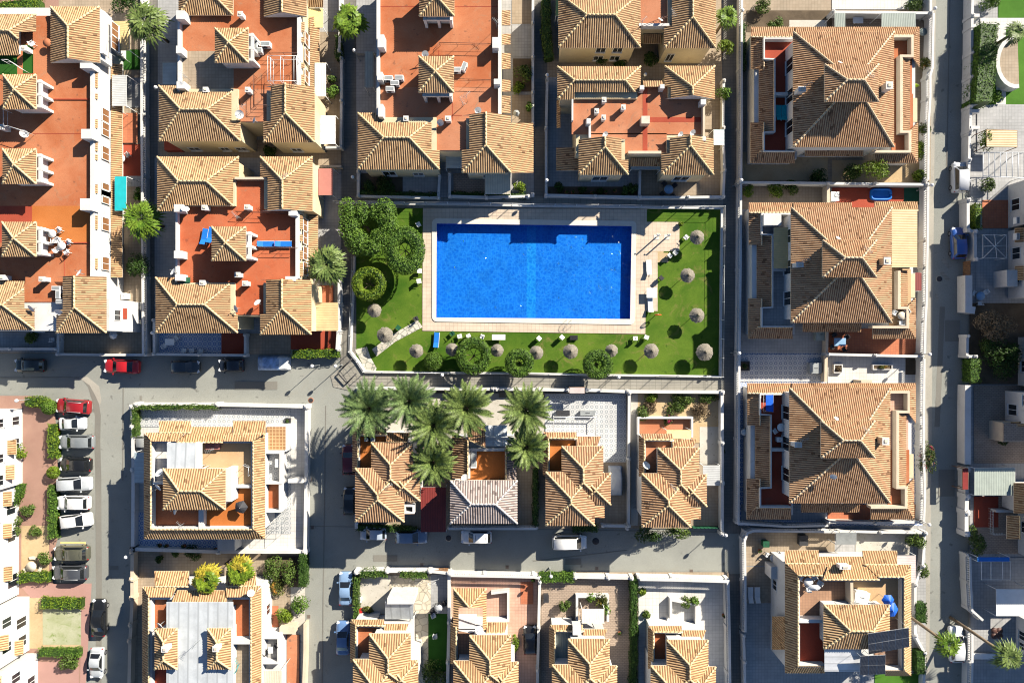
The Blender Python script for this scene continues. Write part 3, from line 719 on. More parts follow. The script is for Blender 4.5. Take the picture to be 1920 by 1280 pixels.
tb = N.new('ShaderNodeBsdfTransparent')
L.new(ramp(N, L, vo.outputs['Distance'], [(0.0, (1.0, 1.0, 1.0)), (0.06, (0.9, 0.97, 1.0)), (0.15, (0.66, 0.84, 0.95)), (0.38, (0.5, 0.74, 0.9))]), tb.inputs['Color'])  # caustic light net painted into the tint; it also patterns sunlight on the floor
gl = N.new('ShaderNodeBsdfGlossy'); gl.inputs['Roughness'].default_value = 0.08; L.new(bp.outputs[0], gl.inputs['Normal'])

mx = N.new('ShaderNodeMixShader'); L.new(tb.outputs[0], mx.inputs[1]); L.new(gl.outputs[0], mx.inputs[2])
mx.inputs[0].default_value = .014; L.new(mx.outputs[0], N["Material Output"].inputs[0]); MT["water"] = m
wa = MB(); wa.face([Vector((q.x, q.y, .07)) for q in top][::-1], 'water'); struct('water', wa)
# stone path over the lawn
patch('stepping_path', [(783, 600), (793, 613), (742, 640), (706, 668), (697, 655), (735, 627)], .065, 'crazy')
patch('stepping_path', [(665, 655), (688, 650), (694, 668), (706, 690), (704, 697), (686, 695)], .062, 'crazy')

# ---------------------------------------------------------------- plots: (name, rect or points, z, material)
for a in [
    ('yard', (-400, -200, 272, 662), .05, 'tan_tile'),
    ('patio', (218, 212, 258, 268), .30, 'terra_tile'), ('patio', (218, 270, 272, 330), .1, 'terra_red'), ('patio', (236, 146, 269, 202), .12, 'grey_tile'),
    ('lawn', (219, 93, 262, 131), .1, 'turf'), ('patio', (236, 330, 270, 350), .1, 'grey_tile'),
    ('patio', (0, 622, 108, 660), .1, 'grey_tile'), ('patio', (112, 628, 268, 663), .1, 'tan_tile'), ('patio', (225, 535, 268, 660), .1, 'tan_tile'),
    ('garden', (-80, 0, 110, 30), .1, 'pinkpave'),
    ('yard', (296, -200, 640, 290), .05, 'grey_tile'), ('yard', (296, 262, 640, 296), .1, 'tan_tile'), ('yard', (290, 296, 640, 664), .05, 'grey_tile'),
    ('patio', (291, 625, 445, 664), .1, 'ring_blue'), ('patio', (415, 625, 457, 664), .11, 'terra_red'), ('patio', (462, 625, 545, 664), .1, 'tan_tile'),
    ('patio', (545, 620, 632, 655), .1, 'terra_red'), ('patio', (590, 270, 640, 312), .12, 'tan_tile'), ('patio', (588, 400, 640, 480), .12, 'grey_tile'),
    ('patio', (588, 535, 625, 570), .13, 'terra_tile'), ('patio', (590, 60, 640, 280), .08, 'tan_tile'),
    ('yard', (668, -200, 1001, 370), .05, 'grey_tile'), ('garden_bed', (672, 325, 760, 368), .08, 'soil'), ('patio', (850, 325, 912, 365), .1, 'brown_paver'),
    ('patio', (755, 322, 823, 362), .1, 'grey_tile'), ('patio', (668, 60, 712, 225), .1, 'grey_tile'), ('yard', (960, 0, 1000, 45), .1, 'tan_tile'), ('patio', (960, 46, 999, 106), .1, 'grey_tile'),
    ('garden_bed', (962, 110, 999, 172), .1, 'soil'), ('patio', (960, 178, 999, 232), .1, 'tan_tile'),
    ('yard', (1026, -200, 1354, 125), .05, 'tan_tile'), ('yard', (1026, 112, 1354, 370), .05, 'tan_tile'), ('patio', (1028, 255, 1199, 364), .1, 'grey_tile'), ('patio', (1200, 320, 1352, 366), .1, 'tan_tile'),
    ('patio', (1028, 145, 1075, 255), .1, 'grey_tile'), ('garden_bed', (1028, 350, 1199, 365), .13, 'soil'), ('patio', (1320, 190, 1350, 243), .3, 'tan_tile'),
    ('yard', (1388, -200, 1745, 340), .05, 'tan_tile'), ('yard', (1388, 340, 1738, 660), .05, 'grey_tile'), ('yard', (1384, 660, 1730, 985), .05, 'ring_blue'),
    ('garden_bed', (1400, 20, 1560, 60), .09, 'soil'), ('patio', (1590, 33, 1655, 55), .1, 'brown_paver'), ('patio', (1480, 38, 1550, 58), .11, 'gravel'),
    ('patio', (1560, -60, 1720, 18), .1, 'white_tile'), ('garden_bed', (1392, 285, 1552, 338), .1, 'sand'), ('garden_bed', (1560, 300, 1728, 342), .1, 'sand'),
    ('patio', (1392, 350, 1552, 392), .1, 'tan_tile'), ('patio', (1560, 352, 1698, 390), .1, 'terra_red'), ('patio', (1695, 352, 1726, 384), .12, 'green'),
    ('patio', (1388, 590, 1550, 662), .1, 'grey_tile'), ('patio', (1552, 616, 1720, 664), .1, 'terra_tile'), ('patio', (1552, 668, 1722, 720), .1, 'white_tile'),
    ('patio', (1386, 664, 1546, 715), .12, 'ring_grey'), ('patio', (1388, 440, 1486, 612), .1, 'grey_tile'), ('patio', (1390, 945, 1548, 975), .12, 'grey_tile'), ('patio', (1552, 945, 1725, 978), .12, 'terra_tile'),
    ('garden_bed', (1698, 671, 1722, 702), .16, 'soil'),
    ('yard', (1394, 985, 1736, 1500), .05, 'grey_tile'), ('patio', (1396, 998, 1565, 1060), .1, 'tan_tile'), ('patio', (1604, 1000, 1712, 1040), .1, 'gravel'), ('patio', (1398, 1062, 1472, 1130), .1, 'tan_tile'),
    ('lawn', (1640, 1262, 1728, 1500), .1, 'turf_bright'),
    ('yard', (1818, -200, 2300, 1500), .05, 'grey_tile'), ('lawn', (1872, -100, 2100, 34), .1, 'turf_bright'), ('lawn', (1850, 55, 2100, 200), .1, 'turf_bright'),
    ('path', (1838, 34, 2100, 54), .13, 'white_tile'), ('path', (1868, 54, 1886, 200), .13, 'white_tile'), ('patio', (1832, 196, 2100, 285), .14, 'grey_tile'),
    ('patio', (1842, 375, 1890, 428), .12, 'terra_tile'), ('patio', (1830, 440, 1920, 568), .1, 'grey_tile'), ('garden_bed', (1818, 568, 1925, 720), .11, 'soil'),
    ('patio', (1826, 722, 1930, 868), .11, 'brown_paver'), ('patio', (1826, 930, 1872, 988), .115, 'terra_red'), ('patio', (1826, 930, 1935, 1038), .11, 'brown_paver'), ('patio', (1820, 1045, 1935, 1500), .11, 'grey_tile'),
    ('yard', (250, 757, 572, 1030), .05, 'white_tile'), ('patio', (258, 765, 405, 800), .11, 'ring_white'), ('patio', (405, 765, 545, 1000), .1, 'ring_white'), ('patio', (252, 960, 410, 1029), .1, 'ring_blue'),
    ('yard', (250, 1030, 572, 1500), .05, 'tan_tile'), ('patio', (545, 1060, 572, 1290), .1, 'gravel'), ('garden_bed', (500, 1042, 574, 1100), .12, 'soil'), ('patio', (495, 1135, 522, 1175), .12, 'terra_tile'),
    ('yard', (668, 736, 1354, 990), .05, 'tan_tile'), ('garden_bed', (670, 737, 935, 830), .1, 'gravel'), ('garden_bed', (930, 745, 1022, 830), .1, 'gravel'),
    ('patio', [(1022, 738), (1174, 738), (1174, 866), (1022, 866)], .1, 'ring_white'), ('patio', (970, 860, 1020, 985), .09, 'tan_tile'), ('patio', (1130, 866, 1176, 985), .09, 'tan_tile'),
    ('garden_bed', (1184, 736, 1350, 830), .09, 'sand'), ('garden_bed', (1312, 800, 1350, 870), .1, 'gravel'), ('patio', (1197, 784, 1298, 822), .25, 'terra_pink'), ('patio', (1183, 738, 1196, 985), .1, 'gravel'), ('patio', (1330, 870, 1350, 990), .1, 'tan_tile'),
    ('yard', (664, 1072, 1366, 1500), .05, 'tan_tile'), ('garden_bed', (664, 1078, 730, 1150), .1, 'gravel'), ('patio', (730, 1078, 808, 1150), .1, 'crazy_tan'), ('patio', (775, 1145, 803, 1300), .11, 'crazy_tan'),
    ('patio', (808, 1076, 840, 1150), .11, 'grey_tile'), ('lawn', (803, 1150, 838, 1258), .12, 'turf'), ('patio', (845, 1078, 1008, 1500), .1, 'pink_tile'), ('patio', (1015, 1085, 1182, 1500), .1, 'brown_paver'),
    ('patio', (1197, 1082, 1362, 1500), .1, 'white_tile'), ('patio', (976, 1090, 1000, 1132), .12, 'terra_tile'),
    # pink strip by the parking and the little front gardens
    ('pavement', [(-300, 740), (60, 742), (98, 752), (102, 770), (108, 820), (108, 1010), (96, 1050), (100, 1095), (170, 1095), (168, 1140), (160, 1300), (-300, 1300)], .1, 'pinkpave'),
    ('pavement', [(35, 1095), (172, 1093), (168, 1160), (160, 1300), (150, 1300), (152, 1125), (80, 1122), (60, 1122)], .11, 'pinkwalk'), ('garden_bed', (40, 985, 92, 1080), .12, 'sand'),
    ('garden_bed', (56, 1120, 152, 1215), .12, 'sand'), ('lawn', (80, 1122, 152, 1208), .13, 'dryweed'), ('patio', (70, 1240, 148, 1300), .13, 'pinkwalk'),
]: patch(*a)
# drain covers and gully grates
def cover(px, py, label, r=0.33, rim='concrete'):
    mb = MB(); c = P(px, py, 0); mb.lathe([(r*1.25, .012), (r*1.25, .03), (r, .03)], rim, 16, (c.x, c.y, 0)); o = mb.build('manhole_cover')
    m2 = MB(); m2.lathe([(r, .03), (r, .038), (r*.8, .042), (0.01, .042)], 'dark', 16, (c.x, c.y, 0)); m2.build('lid', None) if False else None
    e = o; k = m2; kk = k.build('lid', o)
    return tag(e, label, 'manhole cover')
cover(841, 1008, 'round manhole cover in the road between the blue estate car and the white car', .36)
cover(1117, 1014, 'round dark manhole cover in the road just behind the white van', .36, 'dark')
cover(1761, 523, 'round manhole cover on the road near worn white markings', .36)
cover(583, 750, 'small rusty manhole cover by the white walled corner house', .28, 'clay')
def grate(px, py, label, w=0.5):
    mb = MB(); c = P(px, py, 0); mb.box(c.x-w/2, c.y-w/2, .012, c.x+w/2, c.y+w/2, .035, 'path_light')
    o = mb.build('drain_grate'); m2 = MB()
    for k in range(5): m2.box(c.x-w*.38, c.y-w*.4+k*w*.17, .035, c.x+w*.38, c.y-w*.4+k*w*.17+w*.09, .045, 'iron')
    m2.build('grating', o); tag(o, label, 'drain')
grate(160, 1096, 'square drain grate at the tip of the pink pavement'); grate(582, 898, 'square drain grate beside the wall in the palm shadow')
grate(586, 988, 'square drain grate in the shade at the road corner'); grate(579, 1155, 'pale square drain grate on the side street below the garden hedge')
grate(1119, 1065, 'brick coloured drain grate against the white wall before the shadow edge'); grate(1296, 1070, 'brick coloured drain grate in the sunny part of the road')
grate(951, 1062, 'brick coloured drain grate by the pink paved plot'); grate(791, 1058, 'dark drain grate by the tan kerb')

# ---------------------------------------------------------------- garden walls
def gwall(label, pts, h=1.3, w=0.24, mat='white', piers=True, bal=False, name='garden_wall', cat='wall', step=0):
    mb = MB(); wall_path(mb, pts, 0, h, w, mat)
    o = mb.build(name, kind='thing'); tag(o, label, cat)
    W = [P(x, y, h) for x, y in pts]
    cp = MB(); wall_path(cp, [p.xy for p in W], h, h+.05, w+.08, mat, False, False); cp.build('coping', o)
    if piers:
        for i, p in enumerate(W):
            pm = MB(); pm.box(p.x-w*.8, p.y-w*.8, 0, p.x+w*.8, p.y+w*.8, h+.22, mat, False); pm.lathe([(w*.9, h+.22), (w*.9, h+.3), (0.02, h+.42)], mat, 4, (p.x, p.y, 0), False); pm.build('pier', o)
    if bal:
        b2 = MB()
        for a, c in zip(W, W[1:]):
            n = int((c-a).length/0.28)
            for i in range(1, n):
                q = a+(c-a)*(i/n); b2.lathe([(.05, h+.05), (.08, h+.2), (.045, h+.42), (.07, h+.62)], 'plasticw', 5, (q.x, q.y, 0))
        b2.build('balustrade', o)
        r2 = MB(); wall_path(r2, [p.xy for p in W], h+.62, h+.74, w+.04, mat, False, False); r2.build('handrail', o)
    return o
G = gwall
G('long white balustraded wall between the terrace row gardens and the alley', [(271, -60), (271, 130), (271, 215), (272, 330), (273, 520), (274, 664)], 1.0, bal=True)
G('white wall along the street below the terrace row beside the garage forecourt', [(109, 602), (109, 664), (190, 665), (274, 665)], 1.1, bal=False)
G('low grey wall and hedge kerb at the street end of the far corner garden', [(-40, 655), (20, 654), (106, 654)], 1.0)
G('white wall round the front patio with blue tiles by the parked cars', [(289, 600), (289, 664), (374, 665), (460, 666), (460, 628)], 1.1)
G('white balustraded wall beside the fan palm and the shaded alley', [(638, 500), (638, 572), (636, 622), (634, 655)], 1.0, bal=True)
G('white wall on the alley beside the white awning of the duplex', [(640, 110), (640, 190), (639, 276), (592, 277)], 1.1)
G('tall white wall closing the upper shaded yards beside the banana palm', [(638, -60), (638, 40), (636, 96)], 1.5)
G('white wall of the shaded patio below the roofs left of the pool path', [(672, 322), (672, 368), (822, 371), (824, 330)], 0.9)
G('white wall around the striped awning garden above the pool', [(843, 326), (843, 368), (912, 370), (990, 368), (999, 365)], 1.0)
G('white wall of the tropical bed gardens east of the tall orange block', [(1000, -60), (999, 44), (999, 108), (999, 174), (999, 232)], 1.1)
G('white garden wall round the patio with the round mosaic table', [(1026, 150), (1024, 240), (1024, 366), (1116, 368), (1200, 370), (1290, 370), (1356, 369), (1358, 320), (1356, 240), (1357, 152)], 1.2)
G('white dividing wall between potted plant patio and mosaic table patio', [(1200, 320), (1199, 369)], 1.1, piers=False)
G('long pale balustraded wall lining the shaded path by the upper villa', [(1388, -60), (1387, 130), (1387, 240), (1386, 338)], 1.0, bal=True)
G('long pale balustraded wall lining the shaded path by the middle villa', [(1386, 345), (1385, 505), (1383, 660)], 1.0, bal=True)
G('long pale balustraded wall lining the shaded path by the lower reddish villa', [(1383, 664), (1382, 823), (1381, 978), (1470, 984), (1548, 982)], 1.0, bal=True)
G('white boundary wall between villa gardens with plants and the blue paddling pool', [(1387, 342), (1552, 344), (1640, 345), (1737, 346)], 1.5)
G('white wall between the middle villa patios and the square planter patio', [(1552, 664), (1640, 666), (1728, 668)], 1.5)
G('white wall beside the street at the upper villa with pebble garden', [(1745, -60), (1745, 25), (1562, 23)], 1.6)
G('white street wall at the upper villa with the red flowering bush', [(1744, 30), (1742, 132), (1738, 146), (1738, 186), (1735, 230), (1734, 340)], 1.2, bal=True)
G('white street wall at the middle villa with the terracotta patio', [(1734, 352), (1733, 450), (1732, 500), (1731, 570), (1729, 600), (1727, 664)], 1.2, bal=True)
G('white street wall at the lower reddish villa with bougainvillea', [(1727, 672), (1726, 775), (1726, 800), (1726, 838), (1728, 930), (1726, 978)], 1.2, bal=True)
G('pale pink wall and step at the bottom of the lower villa patio', [(1552, 978), (1640, 980), (1730, 978)], 1.3)
G('white wall between two patios north of the lower reddish villa', [(1549, 667), (1548, 716)], 1.3, 0.3, 'beige', False)
G('white wall between small yards north of the middle villa', [(1553, 348), (1553, 392)], 1.5, 0.3, 'beige', False)
G('white wall between the pebble garden and the terracotta patio of the middle villa', [(1551, 615), (1550, 662)], 1.3, 0.25, 'beige', False)
G('curved white balustraded wall around the solar panel house', [(1394, 1180), (1394, 1090), (1393, 1010), (1398, 996), (1410, 992), (1500, 993), (1568, 994)], 1.1, bal=True)
G('white wall along the lane left of the solar panel house lower down', [(1394, 1190), (1396, 1240), (1397, 1320)], 1.2)
G('white wall between the solar panel house garden and the lower villa', [(1572, 995), (1650, 997), (1734, 998)], 1.4)
G('white street wall at the solar panel house with clipped hedges', [(1734, 1000), (1730, 1060), (1716, 1095), (1716, 1190), (1733, 1222), (1731, 1320)], 1.1)
wl = G('white wall with short buttresses beside the tall hedge and lawns', [(1824, -60), (1823, 30), (1822, 100), (1821, 145), (1820, 200), (1819, 245)], 1.6)
G('white piered wall along the street by the striped pergola', [(1818, 250), (1817, 300), (1816, 340)], 1.4)
G('white wall by the terracotta patio with the parked blue car', [(1815, 375), (1815, 432), (1828, 434), (1829, 486)], 1.5, 0.3)
G('white wall with brown gate next to the grey courtyard and sunshade frame', [(1816, 516), (1816, 580), (1828, 582)], 1.6, 0.8, piers=False)
G('white wall by the dark shrubs and clipped hedge across the street', [(1814, 630), (1813, 668), (1828, 668)], 1.5)
G('white wall with brown gate by the brown brick courtyard', [(1815, 722), (1814, 780), (1814, 812), (1814, 870)], 1.5, 0.7, piers=False)
G('white wall near the faded green tarpaulin roof', [(1813, 880), (1813, 930), (1812, 960), (1812, 1000)], 1.5, 0.4)
G('white balustraded street wall at the blue awning house', [(1812, 1040), (1813, 1090), (1816, 1140), (1836, 1158)], 1.2, bal=True)
G('white balustraded street wall beside the white car and leaning palms', [(1816, 1180), (1816, 1240), (1814, 1330)], 1.1, bal=True)
G('white wall around the corner house with the ring tiled patio', [(249, 1029), (250, 880), (249, 800), (248, 762), (256, 758), (408, 758), (575, 762), (574, 900), (572, 1034), (410, 1034), (249, 1029)], 1.2, 0.34)
G('cream stepped wall along the parking street beside the house with the white sheet roof', [(248, 1034), (248, 1085), (248, 1120), (246, 1170), (244, 1200), (242, 1290)], 1.2, 0.34, 'beige')
G('tan curved wall at the terrace steps beside the round green shrub', [(572, 1168), (572, 1220), (568, 1330)], 1.2, 0.3, 'beige', False)
G('white wall along the pool path above the ring tiled courtyard', [(930, 729), (1010, 730), (1065, 731), (1098, 731), (1178, 734), (1354, 735), (1354, 830), (1354, 905), (1354, 1000)], 1.3, 0.3)
G('white wall behind the date palms along the pool path', [(672, 728), (760, 728), (850, 729), (925, 729)], 1.2, 0.3)
G('white dividing wall between ring tiled courtyard and cactus garden', [(1180, 736), (1179, 860), (1179, 985)], 1.2, 0.26)
G('white balustraded wall in front of the grey roofed villa', [(842, 988), (905, 988), (970, 988), (1006, 988)], 0.9, bal=True)
G('white gate wall at the street end of the covered car driveway', [(1130, 985), (1175, 986), (1176, 990)], 1.0)
G('white wall round the narrow sunny plots left of the pink paved villa', [(668, 1072), (726, 1070), (806, 1070), (842, 1074), (842, 1165), (840, 1240), (838, 1340)], 1.3, 0.3)
G('white balustraded wall on the street above the pink paved villa', [(846, 1075), (908, 1076), (1000, 1078), (1012, 1080)], 1.1, bal=True)
G('white wall between the pink paved plot and the brown paved plot', [(1012, 1090), (1010, 1175), (1008, 1255), (1007, 1340)], 1.3, 0.26)
G('white wall along the street above the brown paved plot', [(1078, 1081), (1140, 1082), (1184, 1083)], 1.3, 0.3)
G('white wall with balusters around the pale paved corner plot', [(1198, 1082), (1260, 1083), (1362, 1086), (1364, 1175), (1365, 1260), (1366, 1340)], 1.3, 0.3, bal=True)
G('small white wall south of the pale corner villa driveway', [(668, 990), (668, 962)], 1.1, 0.3, 'white', False)
G('white wall dividing the two upper back yards right of the duplex', [(590, 312), (640, 312)], 1.2, 0.2, 'beige', False)
for y in (26, 46, 93, 143, 190, 205, 236):
    bm_ = MB(); bm_.pbox((1821, y, 1837, y+6), 0, 1.75, 'white'); bm_.build('buttress', wl)
# brown gates in street walls
def gate(label, r, h=1.4, mat='wood'):
    mb = MB(); a = P(r[0], r[3], h); b = P(r[2], r[1], h)
    horiz = (b.x-a.x) > (b.y-a.y); n = 7
    for i in range(n):
        t0, t1 = i/n, (i+.8)/n
        if horiz: mb.box(a.x+(b.x-a.x)*t0, (a.y+b.y)/2-.04, .1, a.x+(b.x-a.x)*t1, (a.y+b.y)/2+.04, h, mat)
        else: mb.box((a.x+b.x)/2-.04, a.y+(b.y-a.y)*t0, .1, (a.x+b.x)/2+.04, a.y+(b.y-a.y)*t1, h, mat)
    o = mb.build('gate'); tag(o, label, 'gate')
    for z in (.3, h-.2):
        r2 = MB()
        if horiz: r2.box(a.x, (a.y+b.y)/2+.04, z, b.x, (a.y+b.y)/2+.09, z+.1, mat)
        else: r2.box((a.x+b.x)/2+.04, a.y, z, (a.x+b.x)/2+.09, b.y, z+.1, mat)
        r2.build('rail', o)
    return o
gate('brown slatted gate between two white wall blocks by the grey courtyard', (1813, 488, 1826, 515), 1.5)
gate('brown slatted gate between the white walls of the brown brick courtyard', (1813, 783, 1826, 808), 1.5)
gate('brown slatted gate in the wall above the crazy paved garden', (728, 1066, 744, 1074), 1.3)
gate('wide brown gate beside the turf strip plot', (808, 1066, 840, 1074), 1.3)
gate('white gate in the wall above the pale corner plot', (1140, 1080, 1155, 1088), 1.3, 'plasticw')
gate('green gate at the driveway of the corner cactus villa', (1300, 986, 1350, 994), 1.1, 'green')
# dark awning roofs over street entrances
# ---------------------------------------------------------------- pool fence
FP = [(629, 380), (760, 382), (880, 383), (1000, 386), (1120, 387), (1240, 389), (1354, 390), (1353, 500), (1352, 600), (1351, 706), (1230, 704), (1110, 703), (990, 700), (850, 699), (684, 697), (672, 678), (657, 659), (661, 570), (664, 480)]
fb = MB(); wall_path(fb, FP, 0, 0.45, 0.26, 'white')
fo = fb.build('pool_fence'); tag(fo, 'white low wall with slim posts and wires all around the pool lawn', 'fence')
fw = MB(); W = [P(x, y, .45) for x, y in FP]; npost = 0
for a, c in zip(W, W[1:]):
    n = max(1, round((c-a).length/2.4))
    for i in range(n):
        q = a+(c-a)*(i/n)
        pm = MB(); pm.tube([(q.x, q.y, .45), (q.x, q.y, 1.75)], .045, 'plasticw', 6); pm.build('post', fo)
    for z in (.9, 1.3, 1.7): fw.tube([(a.x, a.y, z), (c.x, c.y, z)], .012 if z < 1.6 else .022, 'lt_metal', 4)
fw.build('wires', fo)
# ================================================================ houses
TF, EV, TW = 5.3, 5.8, 8.0        # roof terrace floor, corner roof eave, stair tower eave
def tower(h, r, arch='E', cuts=()):
    x0, y0, x1, y1 = r
    h.block((x0+6, y0+6, x1-6, y1-6), TF-.3, TW-.1, 'white', 'stair_tower')
    h.hip(r, TW, pyramid=True, cuts=cuts)
    if arch == 'E':
        for yy in (y0+10, (y0+y1)/2+2, y1-9): h.block((x1-6, yy, x1+9, yy+5), TF, TW-.5, 'white', 'tower_arch')
        h.block((x1+4, y0+9, x1+8.6, y1-3), TW-.9, TW-.52, 'white', 'arch_beam')
    elif arch == 'S':
        for xx in (x0+8, (x0+x1)/2, x1-10): h.block((xx, y1-4, xx+5, y1+7), TF, TW-.6, 'white', 'tower_arch')
        h.block((x0+7, y1+2, x1-4, y1+6.6), TW-1.0, TW-.62, 'white', 'arch_beam')
def facadeE(h, x, y0, y1, wins, r_ground=None, skirt=True, segs=()):
    """east parapet of a roof terrace with its tiled coping, and a tiled skirt over the ground floor"""
    h.block((x, y0, x+7, y1), TF-.1, 6.0, 'white', 'parapet')
    for a, b in segs: h.slope((x+14, b), (x+14, a), 5.55, (x+7, b), (x+7, a), 5.85, ridge=False)
    k = (x+7-960)*(1-h.zm(6)/HC)                                       # the wall plane, in ground pixels
    xa = 960+k/(1-3/HC); xb = 960+(k+16)/(1-2.5/HC)
    if skirt: h.slope((xb, y1), (xb, y0), 2.5, (xa, y1), (xa, y0), 3.0, ridge=False)
    h.windows((x-50, y0, 960+k/(1-h.zm(6)/HC), y1), 6.0, [('E', 1-(yy-y0)/(y1-y0), 3.5, 1.5, 1.35) for yy in wins], True)
# ---- terrace row at the upper left
h = House('terrace_row', 'long row of white terraced homes with a shared orange roof deck and stair towers', 90, 300)
h.zm = lambda z: z+.5 if z > 4.5 else z
h.block((-60, 15, 182, 562), 0, 5.2, 'white')
h.block((-60, 560, 205, 620), 0, 5.2, 'white', wins=[('S', .3, 1, 1.6, 2), ('S', .75, 1, 1.2, 2), ('E', .5, 3.4, 1.2, 1.3)])
h.block((100, 18, 190, 112), 4, 5.7, 'white'); h.block((-60, 33, 34, 100), 4, 5.7, 'white')
for r, mt in (((-60, 30, 168, 186), 'terra'), ((-60, 186, 168, 249), 'terra'), ((-60, 249, 168, 386), 'terra'), ((60, 386, 168, 455), 'terra_or'), ((-60, 386, 60, 455), 'terra_red'), ((-60, 455, 120, 566), 'terra'), ((120, 455, 168, 524), 'terra')):
    h.floor(r, TF, mt)
h.floor((43, 84, 62, 138), TF+.02, 'turf', 'artificial_turf'); h.floor((-10, 104, 32, 140), TF+.02, 'turf', 'artificial_turf')
h.hip((95, 13, 187, 118), EV+.2, 'S'); h.hip((-75, 27, 68, 104), EV+.2, cuts=[(36, 60, 72, 112)])
h.hip((-75, 527, 65, 618), EV, cuts=[(46, 520, 72, 578)]); h.hip((106, 519, 200, 624), EV, 'N', cuts=[(100, 510, 118, 580)])
for r in ((6, 140, 68, 205), (5, 279, 68, 345), (4, 416, 68, 481)): tower(h, r)
facadeE(h, 169, 120, 520, (205, 232, 278, 348, 362, 414, 490), segs=((134, 165), (176, 186), (224, 240), (268, 284), (290, 300), (346, 362), (404, 430), (484, 505)))
facadeE(h, 187, 20, 100, (40, 66), skirt=False)
for r in ((152, 242, 172, 260), (150, 372, 170, 394), (150, 118, 172, 128)): h.block(r, TF, 6.9, 'white', 'pier')
for x0, y0, x1, y1 in ((62, 250, 168, 251), (120, 456, 121, 520), (60, 60, 61, 186)): h.block((x0, y0, x1, y1), TF, 5.32, 'terra_red', 'roof_joint')
for y in (186, 455): h.block((100, y-1, 168, y+1), TF, 5.42, 'terra_red', 'roof_joint')
h.rail([(2, 112), (14, 112), (38, 128)], TF, 6.9, 'plasticw'); h.rail([(6, 205), (6, 236), (14, 236), (46, 246)], TF, 6.9, 'plasticw')
for p in ((78, 523), (3, 520), (44, 90), (2, 238)): h.chimney(*p, TF, 6.5, .6, .5)
for p in ((60, 577, 6.4, 4.2), (110, 584, 6.4, 5), (150, 512, 6.6, 2.4), (45, 250, 6.2, 5.5)): h.dish(p[0], p[1], p[2], .5, p[3])
for p in ((104, 540, 0), (108, 552, 1.57), (112, 565, 0)): h.ac(p[0], p[1], TF, .95, .5, .8, p[2])
h.awning((215, 331, 237, 395), 3.15, 3.4, 'teal'); h.awning((213, 40, 243, 95), 3.0, 3.4, 'cor_yellow'); h.awning((210, 141, 237, 199), 3.15, 3.4, 'cor_grey')
h.block((196, 40, 213, 95), 0, 2.9, 'white', 'porch'); h.block((203, 565, 246, 622), 0, 2.8, 'white', 'porch')
h.floor((222, 578, 238, 598), 2.84, 'terra_red', 'porch_hatch')
h.rail([(188, 30), (200, 33), (200, 95)], TF-1.2, 5.4, 'plasticw')
h.done()

# ---- duplex blocks with corner roofs round an orange terrace
def duplex_common(h): h.tile = 'tile'
h = House('duplex_block', 'cream duplex block with an orange deck, patterned tile patch and a white pergola frame', 460, 130, group='flat topped duplex blocks')
h.zm = lambda z: z+.5 if z > 4.5 else z
h.block((340, -60, 565, 180), 0, 5.2, 'cream'); h.block((303, 167, 446, 259), 0, 5.7, 'cream', wins=[('S', .2, 1, 1.3, 1.2), ('S', .62, .9, 1, 1.3), ('S', .85, .9, 1.2, 1.3)])
h.block((500, 170, 586, 261), 0, 5.7, 'cream', wins=[('S', .4, 1, 1.2, 1.2)]); h.block((441, 175, 505, 230), 0, 5.2, 'cream')
h.block((340, -60, 432, 24), 5, 5.7, 'white'); h.block((500, -60, 570, 26), 5, 5.7, 'white')
h.floor((335, -60, 557, 96), TF, 'terra'); h.floor((338, 96, 438, 175), TF+.02, 'tan_tile'); h.floor((438, 96, 557, 168), TF, 'terra'); h.floor((436, 168, 508, 228), TF, 'terra_pink')
h.hip((335, -75, 437, 29), EV); h.hip((495, -75, 575, 32), EV, 'S')
h.hip((298, 161, 451, 265), EV, cuts=[(330, 150, 434, 173), (434, 150, 460, 226)]); h.hip((494, 164, 590, 267), EV, 'N', cuts=[(488, 158, 508, 228)])
tower(h, (403, 53, 466, 118))
facadeE(h, 557, 32, 165, (58, 90, 130), segs=((42, 60), (70, 80), (118, 128), (140, 163)))
h.block((333, 28, 337, 172), TF-.2, 6.0, 'white', 'parapet'); h.block((335, 95, 338, 172), TF, 5.8, 'terra_red', 'parapet')
for r in ((330, 20, 346, 36), (331, 153, 346, 166), (330, 86, 340, 100)): h.block(r, TF, 6.8, 'white', 'pier')
for p in ((450, 26), (385, 168), (464, 168)): h.chimney(*p, TF, 6.4, .5, .5)
h.rail([(502, 105), (502, 152), (556, 152), (556, 105), (502, 105)], TF, 7.6, 'plasticw', 'pergola', 3)
h.rail([(507, 108), (507, 150)], TF, 7.55, 'plasticw', 'pergola', 3); h.rail([(526, 106), (526, 152)], TF, 7.55, 'plasticw', 'pergola', 3); h.rail([(551, 106), (551, 152)], TF, 7.55, 'plasticw', 'pergola', 3)
h.rail([(478, 98), (556, 99)], TF, 6.3); h.rail([(475, 140), (475, 197), (500, 197)], TF, 6.3)
h.dish(448, 214, 6.5, .55, 5.6); h.dish(478, 226, 6.2, .4, 3)
for p in ((497, 82, 0), (482, 94, 0), (478, 84, 1.57)): h.ac(p[0], p[1], TF, 1.1, .6, .8, p[2])
h.awning((578, 16, 606, 52), 2.6, 2.9, 'yellow'); h.awning((590, 118, 611, 181), 2.4, 2.9, 'cor_cream'); h.awning((592, 217, 629, 270), 2.5, 2.8, 'cor_whitey')
h.slope((606, 14), (578, 14), 3.0, (606, -10), (578, -10), 3.6, ridge=False)
h.antenna(452, 200, TF, 2.2, .5); h.antenna(343, 140, TF, 2.0, 2.1); h.block((308, 262, 340, 282), 0, 1.0, 'terra_red', 'step')
h.done()

